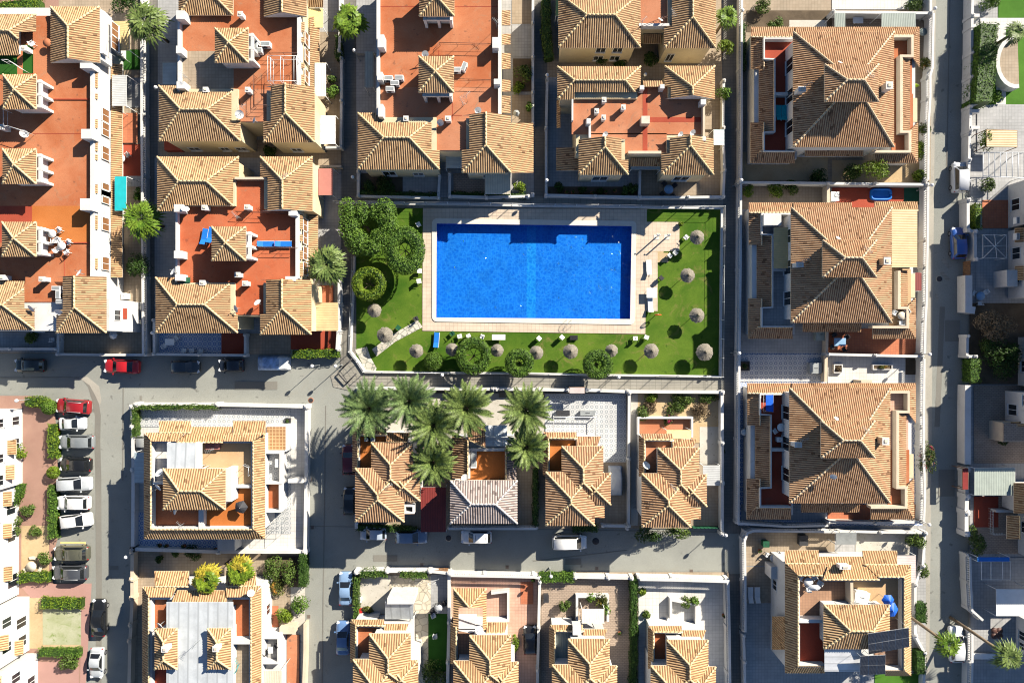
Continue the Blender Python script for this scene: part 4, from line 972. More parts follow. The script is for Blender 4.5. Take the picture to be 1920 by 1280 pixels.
h = House('duplex_block', 'cream duplex block with an orange deck, blue loungers on top and ring tiled front patio', 440, 460, group='flat topped duplex blocks')
h.zm = lambda z: z+.5 if z > 4.5 else z
h.block((340, 390, 562, 530), 0, 5.2, 'cream'); h.block((300, 300, 441, 386), 0, 5.7, 'cream'); h.block((495, 300, 581, 392), 0, 5.7, 'cream')
h.block((300, 530, 440, 616), 0, 5.7, 'cream', wins=[('S', .3, 1, 1.5, 2), ('S', .7, 1, 1.2, 1.2)]); h.block((494, 530, 578, 620), 0, 5.7, 'cream', wins=[('S', .5, 1, 1.4, 1.3)]); h.block((436, 335, 500, 592), 0, 5.2, 'cream')
h.floor((332, 386, 555, 458), TF, 'terra_sat'); h.floor((332, 458, 555, 535), TF, 'terra_sat'); h.floor((436, 335, 503, 386), TF, 'terra_sat'); h.floor((430, 535, 500, 590), TF, 'terra_sat')
h.hip((295, 294, 448, 396), EV, cuts=[(332, 385, 460, 405), (437, 335, 460, 405)]); h.hip((488, 294, 586, 396), EV, 'S', cuts=[(480, 333, 502, 405)])
h.hip((292, 520, 446, 624), EV, cuts=[(328, 510, 432, 533), (432, 510, 460, 590)]); h.hip((488, 525, 584, 627), EV, 'N', cuts=[(480, 518, 499, 588)])
tower(h, (397, 425, 461, 489))
facadeE(h, 554, 398, 522, (416, 440, 470, 500), segs=((402, 430), (440, 452), (470, 486), (492, 518)))
h.block((329, 388, 333, 520), TF-.2, 5.9, 'white', 'parapet'); h.block((436, 332, 500, 336), TF-.2, 6.0, 'beige', 'parapet')
for r in ((326, 383, 342, 397), (326, 470, 341, 484), (328, 514, 342, 526), (541, 395, 556, 404), (535, 518, 554, 527)): h.block(r, TF, 6.7, 'white', 'pier')
for p in ((383, 389), (463, 388), (379, 530), (459, 531), (445, 515), (346, 572)): h.chimney(*p, TF, 6.4, .55, .5)
for p in ((347, 393, 6.5, 1), (326, 510, 6.5, 2.5), (444, 578, 6.4, 3.6), (484, 568, 6.4, 2)): h.dish(p[0], p[1], p[2], .5, p[3])
h.rail([(440, 396), (553, 400)], TF, 6.3); h.rail([(494, 464), (556, 464)], TF, 6.3)
h.awning((597, 316, 624, 366), 2.6, 2.8, 'rose'); h.awning((591, 567, 634, 620), 2.5, 2.9, 'cor_tan'); h.slope((548, 486), (588, 486), 2.8, (548, 470), (588, 470), 3.0, ridge=False) if False else None
h.awning((559, 468, 583, 522), 2.9, 3.0, 'cor_tan')
h.antenna(531, 330, 6.6, 1.6, .6); h.antenna(440, 404, TF, 2.2, 2.3); h.floor((338, 520, 356, 530), TF+.5, 'green', 'planter_top')
h.awning((292, 626, 445, 660), 2.3, 2.6, 'grey_metal', 'S') if False else None
h.done()

h = House('duplex_block', 'tall orange decked block above the pool with two small stair towers and iron railings', 830, 120, group='flat topped duplex blocks')
h.block((712, -60, 940, 226), 0, 5.2, 'cream'); h.block((678, 220, 818, 311), 0, 5.7, 'cream', wins=[('S', .3, 1, 1.5, 2), ('S', .7, 1, 1.2, 1.2)])
h.block((874, 222, 952, 315), 0, 5.7, 'cream', wins=[('S', .5, 1, 1.2, 1.2)]); h.block((806, 222, 882, 284), 0, 5.2, 'cream')
for r, m in (((708, -60, 936, 90), 'terra'), ((708, 90, 936, 164), 'terra'), ((708, 164, 936, 228), 'terra_pink'), ((806, 228, 884, 282), 'terra_pink')): h.floor(r, TF, m)
h.hip((671, 212, 824, 318), EV, cuts=[(708, 200, 809, 230), (809, 200, 832, 282)]); h.hip((866, 217, 958, 324), EV, 'N', cuts=[(858, 210, 880, 281)])
h.slope((1000, 324), (1000, 231), 3.6, (956, 324), (956, 231), 5.2, ridge=False)
tower(h, (786, -32, 852, 31), 'S'); tower(h, (785, 106, 851, 174), 'S')
h.block((934, -60, 940, 216), TF-.2, 6.0, 'white', 'parapet'); h.block((706, -60, 711, 216), TF-.2, 6.0, 'white', 'parapet')
for r in ((708, 65, 720, 89), (709, 195, 718, 219), (923, 70, 935, 90), (926, 148, 938, 158), (707, 135, 717, 150)): h.block(r, TF, 6.8, 'white', 'pier')
for a, b in ((20, 48), (64, 84), (100, 130), (150, 172), (180, 212)): h.slope((957, b), (957, a), 4.9, (941, b), (941, a), 5.5, ridge=False)
h.rail([(812, 95), (824, 80), (921, 82)], TF, 6.3)
for r in ((712, 12, 934, 13), (822, 95, 823, 164), (848, 180, 849, 226), (849, 216, 866, 217)): h.block(r, TF, 5.32, 'terra_red', 'roof_joint'); h.rail([(852, 148), (932, 150)], TF, 6.3)
h.chimney(761, 222, TF, 6.3, .5, .5); h.chimney(840, 222, TF, 6.4, .6, .5)
for p in ((826, 229, 6.2, 4.5), (896, 206, 6.2, 5), (797, 101, 6.4, 5)): h.dish(p[0], p[1], p[2], .45, p[3])
for p in ((728, 146, 0), (748, 145, 0), (740, 155, 0), (731, 166, 0), (870, 124, 1.2), (856, 130, 0)): h.ac(p[0], p[1], TF, 1.0, .55, .8, p[2])
h.awning((684, 97, 700, 164), 2.4, 2.7, 'cor_cream'); h.awning((909, 322, 957, 364), 2.4, 2.8, 'cor_cream', 'S'); h.awning((836, 282, 868, 315), 2.6, 2.9, 'cor_steel', 'S')
h.antenna(874, 178, TF, 2.4, .7); h.antenna(930, 40, TF, 2.0, 2.5); h.antenna(866, 190, TF, 1.8, 2); h.block((668, 10, 706, 100), 0, 1.2, 'grey_tile', 'patio_step')
h.done()

h = House('duplex_block', 'cream duplex block at the top edge with two small south windows and shrubs below', 1190, 40, group='flat topped duplex blocks')
h.block((1053, -60, 1193, 82), 0, 5.7, 'cream', wins=[('S', .55, 3.3, 1.1, 1.2), ('S', .78, 3.3, 1.1, 1.2), ('S', .55, .9, 1.1, 1.2), ('S', .78, .9, 1.1, 1.2)]); h.block((1252, -60, 1336, 84), 0, 5.7, 'cream', wins=[('S', .2, 1, .8, 2)]); h.block((1190, -60, 1262, 48), 0, 5.2, 'cream')
h.floor((1190, -60, 1264, 46), TF, 'terra_pink'); h.block((1198, 44, 1256, 49), TF-.2, 6.0, 'white', 'parapet')
h.hip((1047, -12, 1201, 90), EV); h.hip((1245, -60, 1342, 91), EV, cuts=[(1238, -70, 1260, 49)])
h.slope((1206, 82), (1240, 82), 2.6, (1206, 64), (1240, 64), 3.1, ridge=False)
h.awning((1042, -40, 1047, 30), 2.6, 2.9, 'green', 'W'); h.rail([(1200, 50), (1252, 30)], TF, 6.2)
h.antenna(1206, 38, TF, 2.2, .8); h.antenna(1262, 24, TF, 2, 2); h.dish(1238, 38, 6.2, .35, 1)
h.done()

h = House('duplex_block', 'cream duplex block with a faded orange deck with dark cross strips and four white vents', 1190, 230, group='flat topped duplex blocks')
h.block((1051, 132, 1195, 185), 0, 5.7, 'cream'); h.block((1253, 130, 1334, 184), 0, 5.7, 'cream'); h.block((1080, 160, 1322, 290), 0, 5.2, 'cream'); h.block((1092, 262, 1172, 321), 0, 5.7, 'cream', wins=[('S', .5, 1, 1.8, 2)]); h.block((1250, 262, 1332, 321), 0, 5.7, 'cream', wins=[('S', .5, 1, 1.8, 2)])
h.floor((1072, 164, 1319, 252), TF, 'terra_pink'); h.floor((1104, 250, 1250, 288), TF, 'terra_pink')
h.floor((1205, 165, 1214, 286), TF+.012, 'terra_red', 'roof_strip'); h.floor((1214, 220, 1318, 229), TF+.015, 'terra_red', 'roof_strip')
h.hip((1045, 125, 1201, 187), EV, cuts=[(1077, 173, 1210, 195)]); h.hip((1246, 124, 1340, 186), EV, 'S', cuts=[(1238, 163, 1258, 195)])
h.hip((1085, 262, 1178, 328), EV, 'N', cuts=[(1165, 255, 1185, 300)]); h.hip((1240, 260, 1338, 328), EV, 'N', cuts=[(1232, 252, 1256, 287)])
h.slope((1043, 320), (1043, 277), 2.7, (1088, 320), (1088, 277), 3.6, ridge=False)
h.slope((1044, 240), (1044, 188), 2.6, (1051, 240), (1051, 188), 3.2, ridge=False)
h.slope((1206, 152), (1243, 152), 5.6, (1206, 163), (1243, 163), 5.9, ridge=False)
h.block((1104, 225, 1108, 258), TF-.2, 6.0, 'white', 'parapet'); h.block((1318, 188, 1322, 258), TF-.2, 6.0, 'beige', 'parapet'); h.block((1072, 186, 1075, 226), TF-.2, 5.9, 'white', 'parapet'); h.block((1178, 283, 1240, 288), TF-.2, 6.0, 'beige', 'parapet')
for r in ((1238, 158, 1246, 166), (1200, 160, 1208, 168), (1314, 186, 1324, 196), (1100, 222, 1108, 232), (1314, 256, 1324, 264)): h.block(r, TF, 6.5, 'white', 'pier')
h.chimney(1211, 224, TF, 6.6, 1.0, .9, 'stone', False)
for p in ((1133, 187), (1119, 208), (1169, 201), (1132, 220)): h.chimney(*p, TF, 6.3, .42, .5)
for p in ((1134, 252, 6.3, 5.4), (1275, 252, 6.2, 5.4), (1298, 248, 6.2, 5.2)): h.dish(p[0], p[1], p[2], .42, p[3])
h.awning((1338, 243, 1358, 272), 2.2, 2.5, 'cor_steel'); h.awning((1183, 290, 1238, 318), 2.6, 3.0, 'cor_steel', 'S')
h.slope((1182, 312), (1238, 312), 3.6, (1182, 296), (1238, 296), 4.2, ridge=False)
h.done()

# ---- the three big hip roofed villas
def villa(name_label, ox, oy, kind):
    O = lambda r: (r[0]+ox, r[1]+oy, r[2]+ox, r[3]+oy)
    Q = lambda x, y: (x+ox, y+oy)
    h = House('villa', name_label, 1580+ox, 170+oy, group='large hip roofed villas'); h.tile = 'tile_red'; h.ridge = 'ridge_red'; h.p = .255; h.zm = lambda z: z+.75 if z > 5 else z
    h.block(O((1494, 70, 1668, 268)), 0, 5.7, 'white', wins=[('W', .2, 3.4, 1.6, 2), ('W', .5, 3.4, 1.6, 2), ('W', .8, 3.4, 1.6, 2), ('S', .3, 1, 1.4, 1.3), ('S', .7, 1, 1.4, 1.3)])
    h.hip(O((1487, 60, 1676, 276)), EV, pyramid=True, zr=8.3)
    h.block(O((1560, 131, 1637, 177)), 5, 9.0, 'beige', 'lantern'); h.hip(O((1546, 121, 1647, 191)), 9.05)
    # west side: ground floor, sunken terraces and tiled skirts
    h.block(O((1414, 60, 1494, 298)), 0, 2.9, 'white', 'west_wing')
    fl = {1: ('terra_red', 'terra_red'), 2: ('grey_tile', 'grey_tile'), 3: ('terra_red', 'terra_red')}[kind]
    h.floor(O((1432, 72, 1490, 176)), 3.05, fl[0]); h.floor(O((1432, 176, 1490, 284)), 3.06, fl[1])
    h.block(O((1452, 173, 1487, 179)), 3, 3.9, 'white', 'parapet')
    ws = h.slope
    ws(Q(1492, 51), Q(1408, 51), 3.0, Q(1492, 70), Q(1408, 70), 3.6); ws(Q(1408, 52), Q(1408, 130), 3.0, Q(1432, 70), Q(1432, 130), 3.6)
    ws(Q(1423, 110), Q(1423, 248), 3.05, Q(1451, 110), Q(1451, 248), 3.75); ws(Q(1407, 230), Q(1407, 306), 3.0, Q(1432, 230), Q(1432, 284), 3.6); ws(Q(1407, 306), Q(1490, 306), 3.0, Q(1424, 284), Q(1490, 284), 3.6)
    h.wallpath([Q(1490, 72), Q(1433, 72), Q(1433, 110), Q(1453, 111), Q(1453, 247), Q(1433, 248), Q(1433, 283), Q(1490, 283)], 2.9, 3.95, .16)
    # east side
    h.block(O((1668, 64, 1716, 300)), 0, 2.9, 'white', 'east_wing')
    e = {1: 'terra', 2: 'terra_tan', 3: 'terra'}[kind]
    h.floor(O((1672, 66, 1710, 176)), 3.05, e if kind == 1 else 'pink_tile' if kind == 3 else e); h.floor(O((1672, 176, 1712, 286)), 3.06, e)
    if kind != 2:
        ws(Q(1725, 51), Q(1601, 51), 3.0, Q(1711, 67), Q(1601, 67), 3.6); ws(Q(1724, 126), Q(1724, 52), 3.0, Q(1711, 108), Q(1711, 67), 3.6)
        ws(Q(1706, 248), Q(1706, 104), 3.3, Q(1691, 248), Q(1691, 104), 3.75)
        h.wallpath([Q(1676, 68), Q(1711, 68), Q(1711, 105), Q(1690, 105), Q(1690, 247), Q(1706, 247), Q(1706, 284), Q(1640, 284)], 2.9, 3.95, .3, 'beige')
    else:
        h.tile = 'tile'; ws(Q(1725, 49), Q(1644, 49), 3.4, Q(1725, 66), Q(1644, 66), 3.9)
        h.awning(O((1676, 63, 1724, 172)), 4.1, 4.5, 'cor_tan', 'E', 'roof_canopy', False); h.tile = 'tile_red'
        h.block(O((1707, 105, 1723, 165)), 0, 3.6, 'beige', 'porch')
        ws(Q(1706, 250), Q(1706, 178), 3.3, Q(1691, 250), Q(1691, 178), 3.75)
        h.wallpath([Q(1690, 178), Q(1690, 248), Q(1706, 248), Q(1706, 284), Q(1640, 284)], 2.9, 3.95, .3, 'beige')
    ws(Q(1721, 306), Q(1721, 229), 3.0, Q(1707, 284), Q(1707, 244), 3.6); ws(Q(1640, 306), Q(1721, 306), 3.0, Q(1640, 284), Q(1707, 284), 3.6)
    ws(Q(1509, 293), Q(1619, 293), 2.9, Q(1509, 277), Q(1619, 277), 3.3, ridge=False); ws(Q(1601, 51), Q(1492, 51), 3.2, Q(1601, 62), Q(1492, 62), 3.5, ridge=False)
    h.floor(O((1703, 184, 1720, 229)), 2.95, 'cream', 'balcony')
    h.chimney(1668+ox, 160+oy, 6, 7.9, .7, .75, 'white' if kind == 1 else 'beige'); h.chimney(1504+ox, 167+oy, 5.8, 7.2, .75, .5)
    h.dish(1575+ox, 118+oy, 8.3, .3, 1.2)
    if kind == 3: h.dish(1625+ox, 128+oy, 8.6, .5, 5); h.dish(1570+ox, 225+oy, 8, .42, 4)
    h.antenna(1632+ox, 140+oy, 8.2, 1.6, 2.4); h.antenna(1515+ox, 158+oy, 6.2, 1.4, .4)
    if kind == 1: h.awning((1565, 25, 1585, 57), 2.2, 2.6, 'cor_green', 'S'); h.awning((1653, 25, 1717, 55), 2.3, 2.6, 'cor_green', 'S')
    if kind == 2:
        h.awning((1451, 426, 1481, 503), 4.2, 4.6, 'cor_yellow', 'W', 'roof_canopy', False); h.block((1432, 402, 1465, 422), 3, 4.6, 'white', 'shed')
        h.awning((1716, 511, 1728, 545), 2.6, 2.7, 'cor_red')
    h.done()
    return h
villa('villa with a reddish hip roof nearest the top, turquoise sunbeds on its dark red terrace', 0, 0, 1)
villa('villa with a tan slatted canopy on its roof side and a blue paddling pool behind', -4, 329, 2)
villa('villa with a reddish hip roof beside the bougainvillea and the ring tiled patio', -7, 667, 3)

# ---- small villas in two rows
def small_villa(label, ox, oy, tile='tile_red', floor='terra', nw=True, ne=True, cat='house', grp='small hip roofed villas'):
    O = lambda r: (r[0]+ox, r[1]+oy, r[2]+ox, r[3]+oy)
    Q = lambda x, y: (x+ox, y+oy)
    h = House('small_villa', label, 1080+ox, 910+oy, group=grp); h.tile = tile; h.p = .29; h.zm = lambda z: z*1.28 if z >= 2.85 else z; h.ridge = 'ridge' if tile != 'tile_grey' else 'ridge_grey'
    h.block(O((1060, 843, 1124, 935)), 0, 5.3, 'white'); h.block(O((1031, 892, 1108, 976)), 0, 5.3, 'white', wins=[('S', .3, 3.3, 1.2, 1.2), ('S', .7, 3.3, 1.2, 1.2), ('E', .3, 1, 1, 1.2)]); h.block(O((1102, 893, 1138, 939)), 0, 5.3, 'white')
    h.hip(O((1053, 836, 1131, 940)), 5.44); h.hip(O((1023, 884, 1115, 985)), 5.5); h.hip(O((1086, 886, 1145, 946)), 5.42)
    h.block(O((1024, 817, 1064, 892)), 0, 2.9, 'white', 'north_wing'); h.block(O((1060, 822, 1122, 845)), 0, 2.9, 'white', 'north_wing')
    h.slope(Q(1018, 812), Q(1018, 890), 3.2, Q(1028, 820), Q(1028, 890), 3.75)
    if nw: h.slope(Q(1081, 810), Q(1019, 810), 3.2, Q(1081, 821), Q(1028, 821), 3.75)
    if ne: h.slope(Q(1127, 818), Q(1081, 818), 3.3, Q(1120, 836), Q(1081, 836), 4.0)
    h.floor(O((1029, 822, 1082, 892)), 3.1, floor)
    h.wallpath([Q(1029, 888), Q(1029, 822.5), Q(1082, 822.5), Q(1082, 838)], 2.9, 3.5, .22)
    h.slope(Q(1134, 970), Q(1134, 948), 3.0, Q(1114, 970), Q(1114, 948), 3.6, ridge=False)
    return h
h = small_villa('villa with brown hip roof at the corner beside the tall date palms and red carport', -357, -7, floor='terra_or')
h.antenna(727, 912, 6.2, 1.4, .5); h.ac(689, 824, 3.1, .8, .4, .6); h.ac(696, 824, 3.1, .8, .4, .6); h.awning((789, 913, 836, 997), 2.2, 2.5, 'cor_red'); h.wallpath([(759, 948), (775, 948), (775, 961), (759, 961)], 4.6, 5.35, .22, 'white', 'roof_opening', True); h.floor((760, 949, 774, 960), 5.0, 'black', 'light_well'); h.done()
# grey roofed one
h = House('small_villa', 'villa with a pale grey hip roof and an orange terrace beside glass conservatory', 905, 900, group='small hip roofed villas'); h.tile = 'tile_grey'; h.ridge = 'ridge_grey'; h.p = .29; h.zm = lambda z: z*1.28 if z >= 2.85 else z
h.block((852, 820, 964, 972), 0, 2.9, 'white'); h.block((852, 908, 964, 972), 0, 5.3, 'white', wins=[('S', .3, 3.3, 1.2, 1.2), ('S', .7, 3.3, 1.2, 1.2)])
h.hip((844, 900, 970, 981), 5.5); h.floor((878, 846, 948, 902), 3.1, 'terra_or'); h.tile = 'tile_red'; h.ridge = 'ridge'
h.slope((848, 808), (848, 897), 3.2, (877, 824), (877, 897), 4.0); h.slope((910, 798), (873, 798), 3.2, (910, 838), (878, 824), 4.0)
h.tile = 'tile_grey'; h.slope((968, 900), (968, 838), 3.2, (949, 900), (949, 838), 3.9)
h.wallpath([(879, 897), (879, 843), (949, 843), (949, 900)], 2.9, 3.5, .3); h.awning((910, 797, 951, 836), 2.6, 3.2, 'cor_white', 'N', 'conservatory_roof')
h.ac(888, 852, 3.1, .7, 1.6, .4); h.ac(888, 868, 3.1, .7, 1.2, .4); h.antenna(866, 904, 5.6, 1.5, .3); h.dish(872, 896, 4.6, .5, 2); h.done()
h = small_villa('villa with brown hip roof beside the covered car and ring tiled courtyard', 0, 0, floor='terra_or'); h.done()
h = small_villa('villa with brown hip roof beside the sandy cactus garden and pink terrace', 180, 3, floor='terra_pink', ne=False)
h.slope((1306, 823), (1261, 823), 3.3, (1300, 839), (1261, 839), 4.0); h.awning((1250, 806, 1295, 822), 2.8, 3.0, 'yellow', 'N'); h.antenna(1263, 915, 6.2, 1.5, 2.2); h.dish(1211, 873, 4.6, .55, 1); h.awning((1318, 872, 1350, 910), 2.0, 2.3, 'cor_grey')
h.wallpath([(1197, 815), (1197, 783), (1298, 783), (1298, 820)], .1, 1.1, .24, 'white', 'porch_wall'); h.done()
h = small_villa('villa with orange tiles and glass roofed porch above the turf strip', -361, 351, 'tile_new')
h.awning((722, 1128, 775, 1160), 2.6, 3.1, 'cor_white', 'S', 'conservatory_roof'); h.block((726, 1121, 776, 1132), 0, 3.2, 'white', 'conservatory_front'); h.done()
h = small_villa('villa with orange tiles and brown terrace on the pink paved plot', -173, 354, 'tile_new', 'terra_brown', False, False)
h.hip((850, 1102, 912, 1180), 3.6, 'S', cuts=[(860, 1138, 905, 1200)]); h.slope((951, 1184), (951, 1166), 3.3, (914, 1184), (914, 1166), 4.0) if False else h.slope((952, 1166), (912, 1166), 3.3, (946, 1186), (912, 1186), 4.0)
h.dish(898, 1182, 4.8, .55, 1); h.wallpath([(921, 1112), (953, 1108), (953, 1165)], 0, 1.1, .3, 'white', 'porch_wall'); h.done()
h = small_villa('villa with orange tiles and greenish glass covered terrace by the brown paving', 12, 361, 'tile_new', 'cor_green')
h.awning((1091, 1141, 1133, 1168), 2.6, 2.9, 'cor_cream', 'N'); h.wallpath([(1082, 1165), (1082, 1118), (1140, 1118), (1140, 1165)], 0, 1.2, .3, 'white', 'porch_wall'); h.block((1074, 1174, 1090, 1190), 3, 4.3, 'white', 'roof_vent'); h.done()
h = small_villa('villa with orange tiles and dark orange terrace on the pale corner plot', 197, 363, 'tile_new', 'terra')
h.wallpath([(1258, 1160), (1258, 1124), (1306, 1134), (1306, 1172)], 0, 1.2, .3, 'white', 'porch_wall'); h.done()
FLAT = lambda z: z
LIFT = lambda z: z+3.0 if z >= 2.99 else z       # these houses carry their terraces on the second storey
# ---- corner house with the ring tiled patio
h = House('courtyard_house', 'corner house with tiled roof edges around sunken terraces, white canopy and ring tiled patio', 380, 900, group='houses with tiled roof edges'); h.tile = 'tile_new'; h.ridge = 'ridge'; h.p = .29; h.zm = LIFT
h.block((281, 818, 484, 1000), 0, 3.1, 'white', wins=[('W', .3, 1, 1.2, 1.2), ('S', .4, 1, 1.4, 1.2), ('E', .6, 1, 1.2, 1.3)])
h.slope((358, 789), (298, 789), 3.1, (358, 811), (298, 811), 3.9); h.slope((436, 800), (358, 800), 3.3, (436, 813), (358, 813), 3.8, ridge=False); h.slope((498, 789), (437, 789), 3.1, (498, 813), (437, 813), 3.9)
h.slope((347, 811), (272, 811), 3.95, (332, 827), (283, 827), 4.5, ridge=False); h.slope((425, 813), (347, 813), 3.9, (418, 829), (332, 829), 4.35); h.slope((498, 811), (425, 811), 3.95, (474, 827), (418, 827), 4.5, ridge=False)
h.slope((270, 812), (270, 1010), 3.2, (283, 826), (283, 992), 4.3); h.slope((497, 1010), (497, 812), 3.2, (475, 992), (475, 826), 4.3); h.slope((270, 1010), (497, 1010), 3.2, (283, 992), (475, 992), 4.2)
h.wallpath([(283, 827), (283, 991), (474, 991), (474, 827)], 3.0, 3.95, .4, closed=True)
h.floor((283, 827, 312, 906), 3.2, 'white_tile'); h.floor((380, 827, 474, 912), 3.21, 'terra_tan'); h.floor((283, 906, 374, 991), 3.22, 'terra'); h.floor((374, 912, 474, 991), 3.23, 'terra_or'); h.floor((306, 827, 382, 906), 3.19, 'white_tile')
h.wallpath([(377, 955), (377, 991)], 3.1, 4.0, .6); h.wallpath([(423, 912), (474, 912)], 3.1, 4.0, .3); h.wallpath([(286, 906), (310, 906)], 3.1, 4.4, .2)
h.block((313, 884, 417, 949), 3, 5.6, 'white', 'upper_storey', [('E', .5, 3.4, 1, 1.9), ('S', .4, 3.4, 1.2, 1.9)]); h.hip((306, 878, 423, 955), 5.7)
h.awning((313, 830, 367, 878), 5.2, 5.5, 'cor_white', 'N', 'canopy'); h.awning((367, 830, 379, 878), 4.9, 5.1, 'plasticw', 'E', 'canopy')
h.block((423, 878, 434, 940), 3, 5.2, 'white', 'wing'); h.dish(300, 887, 5.2, .55, 2); h.dish(330, 957, 5.3, .5, 3); h.dish(298, 912, 4.8, .5, 4)
h.antenna(392, 845, 3.2, 1.8, .4); h.antenna(337, 985, 3.3, 1.6, 2.3); h.rail([(455, 872), (466, 876), (465, 892)], 3.2, 4.6, 'lt_metal')
h.zm = FLAT; h.block((498, 797, 537, 846), 0, 2.6, 'white', 'pergola_wall'); h.floor((500, 800, 535, 843), 2.7, 'pergola_tile', 'pergola_roof')
h.wallpath([(494, 848), (526, 848), (526, 905), (494, 905)], 2.6, 3.6, .3); h.block((490, 848, 527, 960), 0, 2.5, 'white', 'east_wing'); h.floor((494, 848, 526, 905), 2.62, 'ring_white'); h.floor((494, 907, 524, 957), 2.63, 'terra'); h.wallpath([(494, 958), (525, 958), (525, 907)], 2.5, 3.5, .3)
h.awning((252, 848, 273, 905), 2.5, 2.7, 'cor_steel', 'W'); h.block((540, 898, 568, 905), 0, 2.4, 'white', 'gate_wall'); h.block((408, 1003, 440, 1032), 0, 2.4, 'white', 'shed')
h.rail([(500, 962), (500, 1000), (528, 1000), (528, 962)], 0, 2.6, 'grey_metal', 'pergola'); h.rail([(500, 980), (528, 980)], 0, 2.6, 'grey_metal', 'pergola')
h.done()

h = House('courtyard_house', 'house with tiled roof edges and a big pale sheet roof between two small tiled gables', 380, 1190, group='houses with tiled roof edges'); h.tile = 'tile_new'; h.p = .29; h.zm = LIFT
h.block((280, 1110, 478, 1400), 0, 3.1, 'white', wins=[('W', .85, 1, 1.2, 1.2), ('E', .8, 1, 1.2, 1.3)])
h.slope((354, 1070), (290, 1070), 3.0, (354, 1099), (290, 1099), 3.9); h.slope((332, 1099), (268, 1099), 3.9, (322, 1119), (279, 1119), 4.4, ridge=False); h.slope((425, 1106), (332, 1106), 3.8, (425, 1128), (322, 1128), 4.5, ridge=False); h.slope((489, 1098), (424, 1098), 3.9, (472, 1119), (424, 1119), 4.4, ridge=False)
h.slope((480, 1072), (424, 1072), 3.0, (480, 1098), (424, 1098), 3.85)
h.slope((267, 1100), (267, 1400), 3.2, (279, 1119), (279, 1400), 4.2); h.slope((490, 1400), (490, 1100), 3.2, (471, 1400), (471, 1119), 4.2)
h.wallpath([(281, 1400), (281, 1120), (470, 1120), (470, 1400)], 3.0, 3.95, .4)
h.floor((283, 1120, 312, 1218), 3.2, 'terra'); h.floor((436, 1120, 470, 1200), 3.21, 'terra'); h.floor((283, 1218, 312, 1400), 3.19, 'terra_red'); h.floor((432, 1205, 470, 1400), 3.18, 'tan_tile')
h.wallpath([(436, 1203), (470, 1203)], 3, 4.3, .5)
h.awning((312, 1128, 437, 1400), 4.6, 5.0, 'cor_white', 'N', 'sheet_roof', False); h.block((314, 1140, 435, 1400), 3, 4.3, 'white', 'upper_storey')
h.hip((290, 1177, 333, 1253), 5.4, 'E', zr=6.1) if False else None
for x0, x1 in ((290, 333), (389, 433)):
    h.block((x0+4, 1183, x1-3, 1247), 3, 5.3, 'white', 'stair_tower'); h.hip((x0, 1177, x1, 1254), 5.4)
for p in ((308, 1217), (404, 1216)): h.chimney(*p, 5.4, 6.8, .6, .55)
h.antenna(364, 1210, 5.0, 1.5, 1); h.dish(301, 1170, 5.3, .5, 4); h.dish(470, 1112, 5.2, .45, 1)
h.zm = FLAT; h.block((490, 1190, 526, 1400), 0, 2.6, 'white', 'east_wing'); h.floor((494, 1196, 521, 1240), 2.7, 'grey_tile'); h.wallpath([(493, 1195), (522, 1195), (522, 1242), (493, 1242)], 2.6, 3.6, .3, closed=True); h.floor((538, 1190, 561, 1300), .4, 'terra_pink', 'steps_landing')
h.awning((492, 1256, 528, 1300), 2.9, 3.3, 'cor_cream', 'S'); h.block((524, 1175, 552, 1188), 0, 1.8, 'beige', 'gate_wall')
h.rail([(424, 1238), (440, 1236), (446, 1248), (440, 1262), (424, 1262)], 6.2, 6.9, 'teal', 'clothes_airer')
h.done()

# ---- house with the solar panels
h = House('courtyard_house', 'house with tiled roof edges carrying two arrays of dark solar panels and a blue awning', 1590, 1150, group='houses with tiled roof edges'); h.tile = 'tile_new'; h.p = .29; h.zm = LIFT
h.block((1480, 1062, 1700, 1258), 0, 3.1, 'white', wins=[('W', .3, 1, 1.2, 1.2), ('W', .7, 1, 1.2, 1.2), ('S', .4, 1, 1.2, 1.2)])
h.slope((1535, 1031), (1472, 1031), 3.0, (1535, 1056), (1472, 1056), 3.85); h.slope((1619, 1043), (1536, 1043), 3.3, (1619, 1062), (1536, 1062), 3.9, ridge=False); h.slope((1682, 1032), (1617, 1032), 3.0, (1682, 1058), (1620, 1058), 3.85)
h.slope((1552, 1056), (1474, 1056), 3.9, (1542, 1078), (1496, 1078), 4.6); h.slope((1640, 1062), (1552, 1062), 3.95, (1648, 1086), (1543, 1086), 4.7); h.slope((1706, 1058), (1622, 1058), 3.9, (1695, 1081), (1646, 1081), 4.6)
h.slope((1472, 1054), (1472, 1261), 3.1, (1496, 1078), (1496, 1248), 4.3); h.slope((1708, 1266), (1708, 1058), 3.2, (1695, 1256), (1695, 1080), 4.3); h.slope((1472, 1261), (1547, 1261), 3.1, (1496, 1248), (1547, 1248), 4.2, ridge=False); h.slope((1660, 1266), (1708, 1266), 3.1, (1660, 1256), (1696, 1256), 4.2, ridge=False)
h.awning((1680, 1041, 1717, 1092), 2.7, 2.9, 'cor_pink', 'E')
h.wallpath([(1497, 1080), (1497, 1248), (1547, 1248)], 3, 4.05, .36); h.wallpath([(1545, 1086), (1648, 1086), (1648, 1081), (1694, 1081), (1694, 1255), (1650, 1255)], 3, 4.05, .36)
h.floor((1497, 1080, 1598, 1165), 3.2, 'terra_brown'); h.floor((1598, 1084, 1694, 1160), 3.21, 'terra_tan'); h.floor((1497, 1165, 1548, 1248), 3.19, 'terra_red'); h.floor((1640, 1160, 1694, 1254), 3.18, 'terra_brown')
h.wallpath([(1597, 1087), (1598, 1134)], 3, 4.5, .34, 'beige'); h.wallpath([(1497, 1164), (1545, 1164)], 3, 4.4, .4)
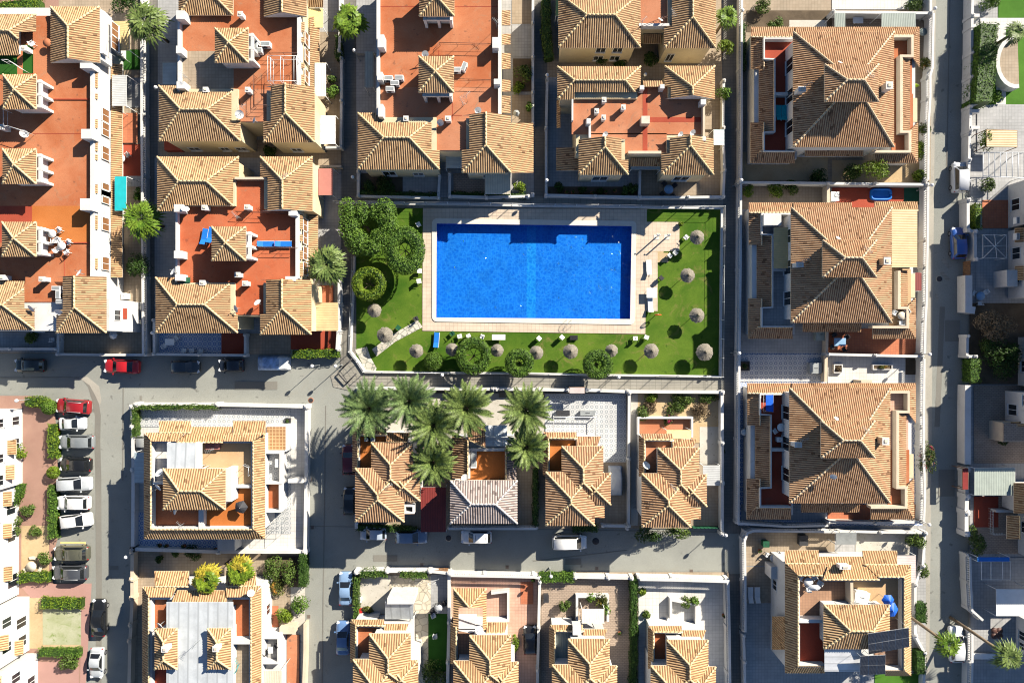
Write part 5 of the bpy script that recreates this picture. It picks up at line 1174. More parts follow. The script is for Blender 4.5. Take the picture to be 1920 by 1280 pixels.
h.block((1552, 1138, 1660, 1210), 3, 5.3, 'white', 'upper_storey', [('W', .5, 3.4, 1.2, 1.9)]); h.hip((1544, 1133, 1668, 1216), 5.4)
h.awning((1546, 1216, 1615, 1258), 4.2, 5.0, 'cor_whitey', 'S', 'awning', False)
def solar(pts, cols, rows, z0, z1):
    z0, z1 = LIFT(z0), LIFT(z1); q = [P(x, y, z) for (x, y), z in zip(pts, (z1, z1, z0, z0))]        # NW NE SE SW
    mb = MB(); k = Vector((0, 0, .05)); mb.face([q[3], q[2], q[1], q[0]], 'lt_metal'); mb.face([p-k for p in q], 'grey_metal')
    for i in range(4): mb.face([q[i]-k, q[(i+1) % 4]-k, q[(i+1) % 4], q[i]], 'lt_metal')
    for a, b in ((0, 3), (1, 2)):
        for p in (q[a], q[b]): mb.tube([p-k, (p.x, p.y, 6.9)], .03, 'lt_metal', 4)
    o = h.part('solar_array', mb)
    lerp = lambda u, v: (q[0]*(1-u)+q[1]*u)*(1-v)+(q[3]*(1-u)+q[2]*u)*v+Vector((0, 0, .03))
    for i in range(cols):
        for j in range(rows):
            c = MB(); g = .02
            u0, u1, v0, v1 = (i+g*1.5)/cols, (i+1-g*1.5)/cols, (j+g)/rows, (j+1-g)/rows
            c.face([lerp(u0, v1), lerp(u1, v1), lerp(u1, v0), lerp(u0, v0)], 'pv'); c.build('solar_panel', o)
m, nt, N, L, b = newmat('solar_cells'); t = N.new('ShaderNodeTexBrick'); L.new(pos(N), t.inputs['Vector']); t.offset = 0
for k_, v_ in (('Scale', 1), ('Brick Width', .17), ('Row Height', .17), ('Mortar Size', .008)): t.inputs[k_].default_value = v_
for k_, v_ in (('Color1', (.018, .021, .03)), ('Color2', (.024, .027, .038)), ('Mortar', (.11, .115, .13))): t.inputs[k_].default_value = (*v_, 1)
L.new(t.outputs[0], b.inputs['Base Color']); b.inputs['Roughness'].default_value = .12; MT['pv'] = m
solar([(1628, 1187), (1704, 1176), (1705, 1212), (1629, 1226)], 6, 2, 5.6, 6.7); solar([(1613, 1229), (1660, 1227), (1660, 1263), (1612, 1265)], 3, 2, 5.0, 6.0)
h.antenna(1600, 1130, 4.5, 1.8, .5); h.chimney(1585, 1063, 4, 5, 1.2, .4); h.slope((1448, 1217), (1448, 1155), 2.6, (1472, 1217), (1472, 1155), 3.1, ridge=False); h.block((1446, 1062, 1474, 1085), 0, 2.4, 'white', 'side_wing')
h.awning((1568, 998, 1606, 1020), 2.2, 2.5, 'grey_metal', 'S'); h.rail([(1604, 1110), (1604, 1132), (1640, 1132)], 3.2, 4.4, 'plasticw')
h.done()

# ---- white houses at the two sides, mostly seen by their walls
def side_house(label, bx, y0, y1, face, wins, aw=(), mat='white', H=7.3, extra=None, grp=None):
    k = 1-H/HC; far = -420 if face == 'E' else 2340
    ex = 960+(bx-960)/k; ty0 = 640+(y0-640)/k; ty1 = 640+(y1-640)/k
    h = House('white_house', label, bx-40 if face == 'E' else bx+40, (y0+y1)/2, group=grp); h.tile = 'tile_new'; h.p = .29
    r = (ex-200, ty0, ex, ty1) if face == 'E' else (ex, ty0, ex+200, ty1)
    h.block(r, 0, H, mat, wins=[(face, t, z, w, hh) for t, z, w, hh in wins])
    e = (r[0]-8, r[1]-8, r[2]+8, r[3]+8); h.hip(e, H+.1)
    for t, z in aw:                                        # little tiled hoods over the windows
        yy = y1+(y0-y1)*t; kk = 1-z/HC; s_ = 1 if face == 'E' else -1
        xa = 960+(bx-960)/kk; ya = 640+(yy-13-640)/kk; yb = 640+(yy+13-640)/kk; z2 = z-.45; k2 = 1-z2/HC
        xb = 960+(bx+s_*11-960)/k2; yc = 640+(yy-13-640)/k2; yd = 640+(yy+13-640)/k2
        if face == 'E': h.slope((xb, yd), (xb, yc), z2, (xa, yb), (xa, ya), z, name='window_hood', ridge=False)
        else: h.slope((xb, yc), (xb, yd), z2, (xa, ya), (xa, yb), z, name='window_hood', ridge=False)
    if extra: extra(h)
    h.done()
side_house('white house with small tiled window hoods by the pink gravel and clipped hedge', 45, 765, 905, 'E', [(.12, 3.6, 1.2, 1.3), (.4, 3.6, 1, 1.3), (.55, .9, 1.2, 1.2), (.85, .9, 1, 1.2), (.85, 3.6, 1, 1.3)], [(.2, 3.2), (.52, 2.9)])
side_house('white house with barred windows and striped balcony beside the round stone table', 38, 905, 1112, 'E', [(.15, .6, 1.6, 1.6), (.35, 3.6, 1.2, 1.3), (.55, .9, 1.3, 1.3), (.75, 3.6, 1, 1.3), (.8, .9, 1.5, 1.5)], [(.24, 2.9), (.62, 3.0), (.9, 3.0)])
side_house('white house with tall windows next to the dry weedy garden', 58, 1116, 1216, 'E', [(.25, .9, 1.3, 1.4), (.6, .9, 1.2, 1.7), (.3, 3.5, 1.1, 1.5), (.75, 3.5, 1.1, 1.5)], [(.2, 2.9), (.45, 5.4)])
side_house('white house with a rounded porch at the lower corner of the pink pavement', 74, 1222, 1400, 'E', [(.75, .9, 1.3, 1.3), (.9, 3.5, 1.1, 1.4), (.6, 3.5, 1.1, 1.4)], [(.7, 3.0)])
side_house('white and cream house with air conditioners beside the terracotta patio across the street', 1888, 348, 428, 'W', [(.5, .9, 1.4, 1.3), (.25, 3.6, 1.2, 1.3), (.75, 3.6, 1.2, 1.3)], [(.2, 5.6)], extra=lambda h: (h.ac(1909, 413, 2.8, .8, .4, .6, 1.57),))
side_house('white house with pergola windows behind the grey courtyard with the sunshade frame', 1888, 434, 560, 'W', [(.3, .9, 1.2, 1.3), (.65, 1.0, 1.4, 1.3), (.85, 3.6, 1.2, 1.3), (.5, 3.6, 1.2, 1.3)], [(.35, 2.9), (.9, 2.9)], extra=lambda h: (h.ac(1909, 443, 2.6, .8, .4, .6, 1.57), h.block((1888, 506, 1908, 537), 0, 2.6, 'white', 'porch')))
side_house('white house with tile hood above the dark shrubs on the street side', 1906, 632, 722, 'W', [(.4, .9, 1.3, 1.4), (.8, 3.4, 1.2, 1.3)], [(.85, 3.2)], H=8.6)
side_house('white house with shuttered windows beside the brown brick courtyard', 1882, 732, 788, 'W', [(.4, .9, 1.3, 1.4), (.75, 3.4, 1.2, 1.3)], [(.3, 5.4)])
side_house('white house with small tiled lean-to roofs by the red floored yard', 1906, 905, 1035, 'W', [(.4, .9, 1.3, 1.4), (.8, 3.4, 1.2, 1.3)], [(.9, 3.2), (.4, 3.2), (.65, 3.2)])
side_house('white house with portholes beside the brown bench and palm trunk', 1902, 1150, 1215, 'W', [(.5, .9, 1.0, 1.0), (.2, .9, .8, .8)], [(.1, 3.2)])

h = House('tiled_outbuilding', 'low tiled outbuilding with white rails beside the red floored yard', 1912, 935, cat='outbuilding'); h.tile = 'tile_new'; h.p = .29
h.block((1904, 908, 1960, 958), 0, 2.6, 'white'); h.slope((1901, 905), (1901, 962), 2.6, (1925, 905), (1925, 962), 3.5); h.slope((1888, 966), (1888, 1010), 2.5, (1912, 966), (1912, 1010), 3.2)
h.rail([(1862, 955), (1862, 1002), (1886, 1002)], 0, 1.1, 'plasticw', 'railing', .3); h.wallpath([(1868, 958), (1902, 958)], 0, 1.2, .3, 'white', 'yard_wall'); h.done()
h = House('porch', 'white porch with a tiled edge in front of the brown brick courtyard house', 1895, 800, cat='porch'); h.tile = 'tile_new'; h.p = .29
h.block((1880, 792, 1940, 828), 0, 2.7, 'beige', 'wall'); h.slope((1895, 790), (1895, 800), 2.7, (1930, 790), (1930, 800), 3.1, ridge=False); h.floor((1882, 794, 1938, 826), 2.86, 'brown_paver', 'porch_roof'); h.done()
# ================================================================ vegetation
def rv():
    while True:
        v = Vector((R.uniform(-1, 1), R.uniform(-1, 1), R.uniform(-1, 1)))
        if 0.05 < v.length < 1: return v.normalized()
def leaf(mb, p, n, s, mat):
    """one small leaf clump: a bent quad facing roughly along n"""
    d = (n+rv()*0.75).normalized(); u = d.cross(rv()).normalized(); w = u.cross(d)
    a = s*R.uniform(.7, 1.3); b = s*R.uniform(.35, .65)
    mb.add([p-u*a, p-w*b+d*b*.3, p+u*a, p+w*b+d*b*.3], [(0, 1, 2), (0, 2, 3)], mat)
def blob(mb, c, rx, ry, rz, n, s, mat, lobes=7, fill=.35):
    """irregular crown of leaves gathered into lobes"""
    L_ = []
    for i in range(lobes):
        d = rv(); d.z = abs(d.z)*.8 if R.random() < .75 else d.z*.5
        L_.append((Vector((c[0]+d.x*rx*.55, c[1]+d.y*ry*.55, c[2]+d.z*rz*.5)), R.uniform(.38, .62)))
    for i in range(n):
        o, k = R.choice(L_); d = rv()
        if d.z < -.3 and R.random() < .7: d.z = -d.z
        t = 1-R.random()**2*fill
        leaf(mb, Vector((o.x+d.x*rx*k*t, o.y+d.y*ry*k*t, o.z+d.z*rz*k*t)), d, s, mat)
def shrub(label, px, py, r, h, mat='leaf_mid', cat='bush', name='shrub', group=None, n=None, s=.13, ry=None, stem=True):
    c = P(px, py, h*.6); rw = M(r, h*.6); rb = M(ry, h*.6) if ry else rw
    root = empty(name, label, cat, (c.x, c.y, 0), 0, group)
    mb = MB(); blob(mb, (c.x, c.y, h*.5), rw*1.1, rb*1.1, h*.62, n or int(260+340*rw*rb*1.2), s, mat, 8); mb.build('foliage', root)
    if stem:
        st = MB()
        for k in range(3):
            a = k*2.1+R.random(); st.tube([(c.x, c.y, 0), (c.x+math.cos(a)*rw*.25, c.y+math.sin(a)*rb*.25, h*.5)], .035, 'bark', 5, .015)
        st.build('stem', root)
    return root
def hedge(label, pts, h, w, mat='leaf', closed=False, dens=60, group=None, s=.11):
    """clipped hedge along photo points (its top), w metres wide"""
    W = [P(x, y, h) for x, y in pts]; mb = MB()
    c0 = W[0]
    root = empty('hedge', label, 'hedge', (c0.x, c0.y, 0), 0, group)
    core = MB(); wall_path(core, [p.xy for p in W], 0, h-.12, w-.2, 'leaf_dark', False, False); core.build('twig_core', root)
    for a, b in zip(W, W[1:]):
        d = (b-a); L_ = d.length; d.normalize(); nrm = Vector((-d.y, d.x, 0))
        ph = R.uniform(0, 6)
        for i in range(int(L_*(w+2*h*.7)*dens)):
            t = R.uniform(-.15, L_+.15); q = R.uniform(0, w+2*h)
            wob = .07*math.sin(t*2.3+ph)+.05*math.sin(t*5.1+ph)+R.gauss(0, .035)
            if q < w: p = a+d*t+nrm*(q-w/2); p.z = h+wob; n = Vector((0, 0, 1))
            else:
                s_ = 1 if q < w+h else -1; p = a+d*t+nrm*s_*(w/2+wob); p.z = h*(R.random()**.7); n = nrm*s_
            leaf(mb, p, n, s, mat)
    mb.build('foliage', root); return root
def ring_bush(label, px, py, ro, ri, z, mat='leaf', rz=.62, dens=165, ecc=1.0, off=(0, 0), name='ring_tree', trunk=True):
    """tree clipped into a ring; ro, ri photo radii of the ring"""
    c = P(px, py, z); Ro = M(ro, z); Ri = M(ri, z); rm = (Ro+Ri)/2; rr = (Ro-Ri)/2
    o_ = (M(off[0], z), -M(off[1], z))
    root = empty(name, label, 'tree', (c.x, c.y, 0)); mb = MB()
    for i in range(int(4*math.pi*rm*(rr+rz)*dens)):
        a = R.uniform(0, 6.283); t = R.uniform(-1.2, 4.3)
        wob = 1+R.gauss(0, .025)+.025*math.sin(a*3+px)+.02*math.sin(a*7)
        # ring whose hole may sit off centre
        ox, oy = o_[0]*(1-math.cos(t))/2, o_[1]*(1-math.cos(t))/2
        sq = lambda v: math.copysign(abs(v)**.6, v)
        x = math.cos(a)*(rm+rr*sq(math.cos(t))*wob); y = math.sin(a)*(rm+rr*sq(math.cos(t))*wob)*ecc
        zz = z+rz*sq(math.sin(t))*wob
        leaf(mb, Vector((c.x+x+ox, c.y+y+oy, zz)), Vector((math.cos(a)*math.cos(t), math.sin(a)*math.cos(t), math.sin(t))), .105, mat)
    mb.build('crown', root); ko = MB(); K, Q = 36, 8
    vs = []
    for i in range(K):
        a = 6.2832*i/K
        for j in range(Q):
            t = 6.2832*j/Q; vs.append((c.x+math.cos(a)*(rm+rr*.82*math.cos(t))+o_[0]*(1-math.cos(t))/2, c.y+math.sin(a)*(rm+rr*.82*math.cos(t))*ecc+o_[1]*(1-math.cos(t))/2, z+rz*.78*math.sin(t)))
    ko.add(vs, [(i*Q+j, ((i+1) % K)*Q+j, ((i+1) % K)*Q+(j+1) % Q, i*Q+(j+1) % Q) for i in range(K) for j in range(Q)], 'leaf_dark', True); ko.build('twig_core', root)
    if trunk:
        tk = MB(); tk.tube([(c.x, c.y, 0), (c.x+.05, c.y, z*.55), (c.x, c.y, z-.5)], .11, 'bark', 7, .08)
        for k in range(7):
            a = k*.9+.3; tk.tube([(c.x, c.y, z-.6), (c.x+math.cos(a)*rm*.6, c.y+math.sin(a)*rm*.6, z-.25), (c.x+math.cos(a)*rm, c.y+math.sin(a)*rm*ecc, z)], .05, 'bark', 5, .02)
        tk.build('trunk', root)
    return root
# the three big clipped trees at the corner of the lawn
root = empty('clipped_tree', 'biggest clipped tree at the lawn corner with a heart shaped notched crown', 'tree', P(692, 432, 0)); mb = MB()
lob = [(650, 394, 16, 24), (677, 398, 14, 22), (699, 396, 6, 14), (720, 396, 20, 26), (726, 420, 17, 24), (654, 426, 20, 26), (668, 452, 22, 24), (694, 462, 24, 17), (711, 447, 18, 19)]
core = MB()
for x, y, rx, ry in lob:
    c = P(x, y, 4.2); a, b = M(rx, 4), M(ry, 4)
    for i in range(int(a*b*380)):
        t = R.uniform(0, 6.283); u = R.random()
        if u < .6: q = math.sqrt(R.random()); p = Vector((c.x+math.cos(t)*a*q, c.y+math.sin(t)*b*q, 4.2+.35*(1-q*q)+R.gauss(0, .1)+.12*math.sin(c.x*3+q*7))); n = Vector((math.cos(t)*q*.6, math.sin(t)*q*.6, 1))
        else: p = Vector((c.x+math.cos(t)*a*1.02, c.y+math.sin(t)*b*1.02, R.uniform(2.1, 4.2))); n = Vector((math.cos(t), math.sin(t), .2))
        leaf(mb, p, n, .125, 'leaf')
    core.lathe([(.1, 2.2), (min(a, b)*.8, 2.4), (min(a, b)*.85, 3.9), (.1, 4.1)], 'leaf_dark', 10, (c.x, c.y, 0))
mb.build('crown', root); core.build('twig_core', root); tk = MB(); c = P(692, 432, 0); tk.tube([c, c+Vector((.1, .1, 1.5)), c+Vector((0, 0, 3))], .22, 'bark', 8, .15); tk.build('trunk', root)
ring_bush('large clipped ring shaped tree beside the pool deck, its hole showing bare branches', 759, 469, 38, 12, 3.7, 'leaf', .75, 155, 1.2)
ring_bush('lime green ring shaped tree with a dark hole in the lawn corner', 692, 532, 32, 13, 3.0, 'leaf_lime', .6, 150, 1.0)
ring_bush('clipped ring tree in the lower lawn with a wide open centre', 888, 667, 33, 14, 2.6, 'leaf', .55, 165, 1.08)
ring_bush('small clipped ring tree in the lower lawn between two straw parasols', 974, 680, 27, 8, 2.6, 'leaf', .65, 165, 1.0)
ring_bush('clipped round ring tree overhanging the path wall under the straw parasols', 1121, 683, 28, 8, 2.8, 'leaf', .65, 165, 1.0)
def ball(label, px, py, r, z, mat='leaf', zr=.8, dens=150, cat='bush', name='clipped_bush'):
    c = P(px, py, z); a = M(r, z); root = empty(name, label, cat, (c.x, c.y, 0)); mb = MB(); b = a*zr
    zc = max(z-b*.5, b*.9)
    for i in range(int(4*math.pi*a*a*dens)):
        d = rv(); k = 1+R.gauss(0, .04); leaf(mb, Vector((c.x+d.x*a*k, c.y+d.y*a*k, zc+d.z*b*k)), d, .1, mat)
    mb.build('foliage', root); st = MB(); st.tube([(c.x, c.y, 0), (c.x, c.y, zc)], .06, 'bark', 6, .04); st.build('stem', root); return root
ball('round clipped ball bush on the lower lawn beside the stone path', 812, 677, 17, 1.6, 'leaf', .85)
# ---- palms
def feather_palm(label, px, py, r, hgt, mat='frond', n=46, group='date palms behind the path wall', lean=(0, 0), name='date_palm', seed=1):
    rr = random.Random(seed); c = P(px, py, hgt); Lf = M(r, hgt); b = Vector((c.x-lean[0], c.y-lean[1], 0))
    root = empty(name, label, 'palm tree', b, 0, group)
    tk = MB(); tk.tube([b, (b+c)/2*1.0+Vector((0, 0, 0)), c-Vector((0, 0, .3))], .30, 'palmbark', 8, .24)
    for k in range(26):
        t = k/26; p = b+(c-b)*t; a = k*2.4; tk.obox((p.x+math.cos(a)*.26, p.y+math.sin(a)*.26, p.z), .16, .1, .14, 'palmbark', a)
    tk.build('trunk', root)
    for k in range(n):
        fr = MB(); a = k*2.39996+rr.uniform(-.15, .15); t = k/n
        up = math.radians(72-85*t+rr.uniform(-8, 8)); L_ = Lf*(1.12-.16*t)*rr.uniform(.9, 1.08); m = 12; pts = []; p = c+Vector((math.cos(a)*.15, math.sin(a)*.15, .1*(1-t)))
        for i in range(m+1):
            pts.append(p.copy()); e = up-math.radians(62)*(i/m)**1.3
            p = p+Vector((math.cos(a)*math.cos(e), math.sin(a)*math.cos(e), math.sin(e)))*(L_*1.12/m)
        fr.tube(pts, .035, mat, 4, .01)
        for i in range(1, m+1):
            for h2 in (0, .5):
                if i == m and h2: continue
                q = pts[i]+(pts[min(i+1, m)]-pts[i])*h2; d = (pts[min(i+1, m)]-pts[i-1]).normalized(); s = d.cross(Vector((0, 0, 1))).normalized()
                f = (i+h2)/m; ll = .62*math.sin(math.pi*min(1, f*.8+.14))*Lf/3
                for sg in (-1, 1):
                    tip = q+s*sg*ll*.72+d*ll*.75+Vector((0, 0, ll*.25*rr.uniform(-.3, 1))); w = d*.085
                    fr.add([q-w, q+w, tip], [(0, 1, 2)], mat)
        fr.build('frond', root)
    return root
for i, (x, y, r, hh, mt, lb) in enumerate([
    (693, 765, 50, 6.6, 'frond_blue', 'date palm with bluish fronds at the street corner above the brown roof'), (768, 752, 46, 6.3, 'frond_blue', 'date palm with bluish fronds second from the street corner, beside the path'),
    (814, 797, 44, 7.2, 'frond', 'dark tall date palm in the middle of the palm cluster'), (875, 765, 46, 6.8, 'frond', 'bright green date palm between palm cluster and grey roofed villa'),
    (986, 768, 44, 6.8, 'frond', 'date palm at the edge of the ring tiled courtyard'), (988, 838, 36, 6.0, 'frond', 'smaller date palm between the glass conservatory and the courtyard villa'),
    (813, 866, 38, 6.4, 'frond', 'green date palm squeezed between brown roof and grey roofed villa')]):
    feather_palm(lb, x, y, r, hh, mt, 60, seed=i)
def fan_palm(label, px, py, r, hgt, mat='frond', n=30, group='fan palms', lean=(0, 0), seed=1, wide=1.0, name='fan_palm'):
    rr = random.Random(seed+50); c = P(px, py, hgt); Lf = M(r, hgt); b = Vector((c.x-lean[0], c.y-lean[1], 0))
    root = empty(name, label, 'palm tree', b, 0, group)
    tk = MB(); tk.tube([b, b+(c-b)*.5+Vector((lean[0]*.06, lean[1]*.06, 0)), c-Vector((0, 0, .2))], .2, 'palmbark', 8, .17); tk.build('trunk', root)
    for k in range(n):
        a = k*2.39996+rr.uniform(-.3, .3); t = k/n; e = math.radians(78-92*t+rr.uniform(-14, 14)); d = Vector((math.cos(a)*math.cos(e), math.sin(a)*math.cos(e), math.sin(e)))
        o = c+d*.08; m = o+d*Lf*(.10+.30*min(1, t*2.2))*rr.uniform(.8, 1.15); fr = MB(); fr.tube([o, m], .025, mat, 4, .018)
        mt_ = 'frond_gold' if mat == 'frond_yel' and (t > .88 or math.sin(a) > .72) else mat
        a2 = a+rr.uniform(-.3, .3); d2 = Vector((math.cos(a2), math.sin(a2), .55-1.05*t+rr.uniform(-.2, .2))).normalized(); s = d2.cross(Vector((0, 0, 1))).normalized(); K = 4 if wide >= 1 else 5; rad_ = Lf*.72*wide*rr.uniform(.8, 1.1)
        for i in range(-K, K+1):
            th = math.radians((72 if wide >= 1 else 100)*i/K+rr.uniform(-5, 5)); q = rad_*(.72+.28*math.cos(th))*rr.uniform(.85, 1.1); dr = d2*math.cos(th)+s*math.sin(th); pr = dr.cross(Vector((0, 0, 1))).normalized()*rad_*(.07 if wide >= 1 else .16)
            tl = Vector((0, 0, rr.uniform(-.03, .05))); mid = m+dr*q*.6+tl; tip = m+dr*q-Vector((0, 0, q*rr.uniform(.12, .4)))
            fr.add([m, mid-pr, tip, mid+pr], [(0, 1, 3), (1, 2, 3)], mt_)
        fr.build('frond', root)
    return root
for i, (x, y, r, hh, mt, n, le, lb) in enumerate([
    (273, 42, 40, 5.5, 'frond', 26, (0, 0), 'fan palm over the alley wall beside the yellow sheet roof'), (268, 412, 40, 5.0, 'frond_lime', 26, (0, 0), 'fan palm with yellowish leaves near the turquoise awning'),
    (613, 497, 38, 5.5, 'frond', 34, (0, 0), 'thick headed palm between the orange decked duplex and the pool lawn'), (1362, 32, 24, 4.5, 'frond_lime', 16, (0, 0), 'bright fan palm above the path at the top edge'),
    (1776, 1206, 26, 6.0, 'frond_lime', 16, (2.6, -2.0), 'leaning fan palm whose crown hangs over the white car'), (1888, 1228, 30, 6.0, 'frond', 17, (3.0, -2.2), 'leaning fan palm across the street below the brown bench'),
    (1902, 62, 22, 4.5, 'frond', 17, (0, 0), 'dark fan palm beside the curved white wall and bright lawn')]):
    fan_palm(lb, x, y, r, hh, mt, n, lean=le, seed=i)
for i, (x, y, r, hh, mt, lb) in enumerate([(655, 40, 33, 4.0, 'frond_lime', 'broad leaved bright green palm over the alley at the top edge'), (386, 1086, 30, 7.3, 'frond_yel', 'broad leaved palm with yellow tips over the tiled roof edge'), (450, 1070, 28, 7.3, 'frond_yel', 'broad leaved palm with yellow tips nearest the shrub garden')]):
    fan_palm(lb, x, y, r, hh, mt, 17, 'broad leaved palms', seed=20+i, wide=.95)
# ---- hedges
H_ = hedge
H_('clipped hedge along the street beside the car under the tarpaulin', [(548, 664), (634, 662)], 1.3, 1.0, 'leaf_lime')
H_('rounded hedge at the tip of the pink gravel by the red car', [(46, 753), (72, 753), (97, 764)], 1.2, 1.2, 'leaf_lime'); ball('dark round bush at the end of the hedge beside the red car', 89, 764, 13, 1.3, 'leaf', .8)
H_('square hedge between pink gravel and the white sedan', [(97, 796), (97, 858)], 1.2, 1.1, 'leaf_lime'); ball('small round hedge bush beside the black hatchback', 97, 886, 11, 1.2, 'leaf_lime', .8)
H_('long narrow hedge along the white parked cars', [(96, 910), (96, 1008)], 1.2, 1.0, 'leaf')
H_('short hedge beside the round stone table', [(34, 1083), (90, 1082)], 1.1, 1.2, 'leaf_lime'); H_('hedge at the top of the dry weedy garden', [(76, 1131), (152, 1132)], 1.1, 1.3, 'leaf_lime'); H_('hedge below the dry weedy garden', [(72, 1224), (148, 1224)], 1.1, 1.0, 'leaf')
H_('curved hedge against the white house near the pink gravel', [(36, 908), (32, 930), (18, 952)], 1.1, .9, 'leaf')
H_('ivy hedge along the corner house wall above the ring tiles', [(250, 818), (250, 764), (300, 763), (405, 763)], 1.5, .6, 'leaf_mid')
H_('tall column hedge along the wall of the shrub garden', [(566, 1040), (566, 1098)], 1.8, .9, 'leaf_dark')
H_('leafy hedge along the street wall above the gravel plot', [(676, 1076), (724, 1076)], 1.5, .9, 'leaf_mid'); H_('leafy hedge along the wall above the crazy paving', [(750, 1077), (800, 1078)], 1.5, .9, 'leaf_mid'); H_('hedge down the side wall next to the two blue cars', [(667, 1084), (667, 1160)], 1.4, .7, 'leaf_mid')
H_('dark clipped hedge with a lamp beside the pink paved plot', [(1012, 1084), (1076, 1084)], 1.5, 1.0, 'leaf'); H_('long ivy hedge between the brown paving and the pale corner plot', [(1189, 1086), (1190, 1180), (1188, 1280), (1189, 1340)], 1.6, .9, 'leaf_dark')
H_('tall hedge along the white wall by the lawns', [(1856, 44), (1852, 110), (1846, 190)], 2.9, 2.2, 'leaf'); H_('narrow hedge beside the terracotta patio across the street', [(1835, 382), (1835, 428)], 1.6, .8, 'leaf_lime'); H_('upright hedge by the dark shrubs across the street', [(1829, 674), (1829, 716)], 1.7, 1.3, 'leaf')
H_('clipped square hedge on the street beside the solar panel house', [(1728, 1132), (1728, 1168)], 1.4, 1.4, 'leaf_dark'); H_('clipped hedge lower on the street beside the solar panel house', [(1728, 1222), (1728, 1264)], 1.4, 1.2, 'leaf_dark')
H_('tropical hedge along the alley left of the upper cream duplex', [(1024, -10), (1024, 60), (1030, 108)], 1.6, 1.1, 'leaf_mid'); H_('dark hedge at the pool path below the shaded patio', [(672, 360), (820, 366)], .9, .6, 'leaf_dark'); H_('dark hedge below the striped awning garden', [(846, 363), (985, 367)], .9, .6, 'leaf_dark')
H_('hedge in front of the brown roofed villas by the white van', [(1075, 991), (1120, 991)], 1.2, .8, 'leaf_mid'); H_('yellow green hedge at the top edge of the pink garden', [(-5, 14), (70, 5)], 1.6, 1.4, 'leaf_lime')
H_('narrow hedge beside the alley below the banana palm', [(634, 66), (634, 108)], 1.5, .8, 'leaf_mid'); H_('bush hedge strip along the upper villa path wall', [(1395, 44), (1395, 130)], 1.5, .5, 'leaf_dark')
H_('overgrown dark hedge below the street corner villa', [(670, 990), (750, 992)], 1.0, .8, 'leaf_dark'); H_('ivy strip beside the covered car villa', [(1004, 880), (1004, 985)], 1.4, .7, 'leaf_dark')
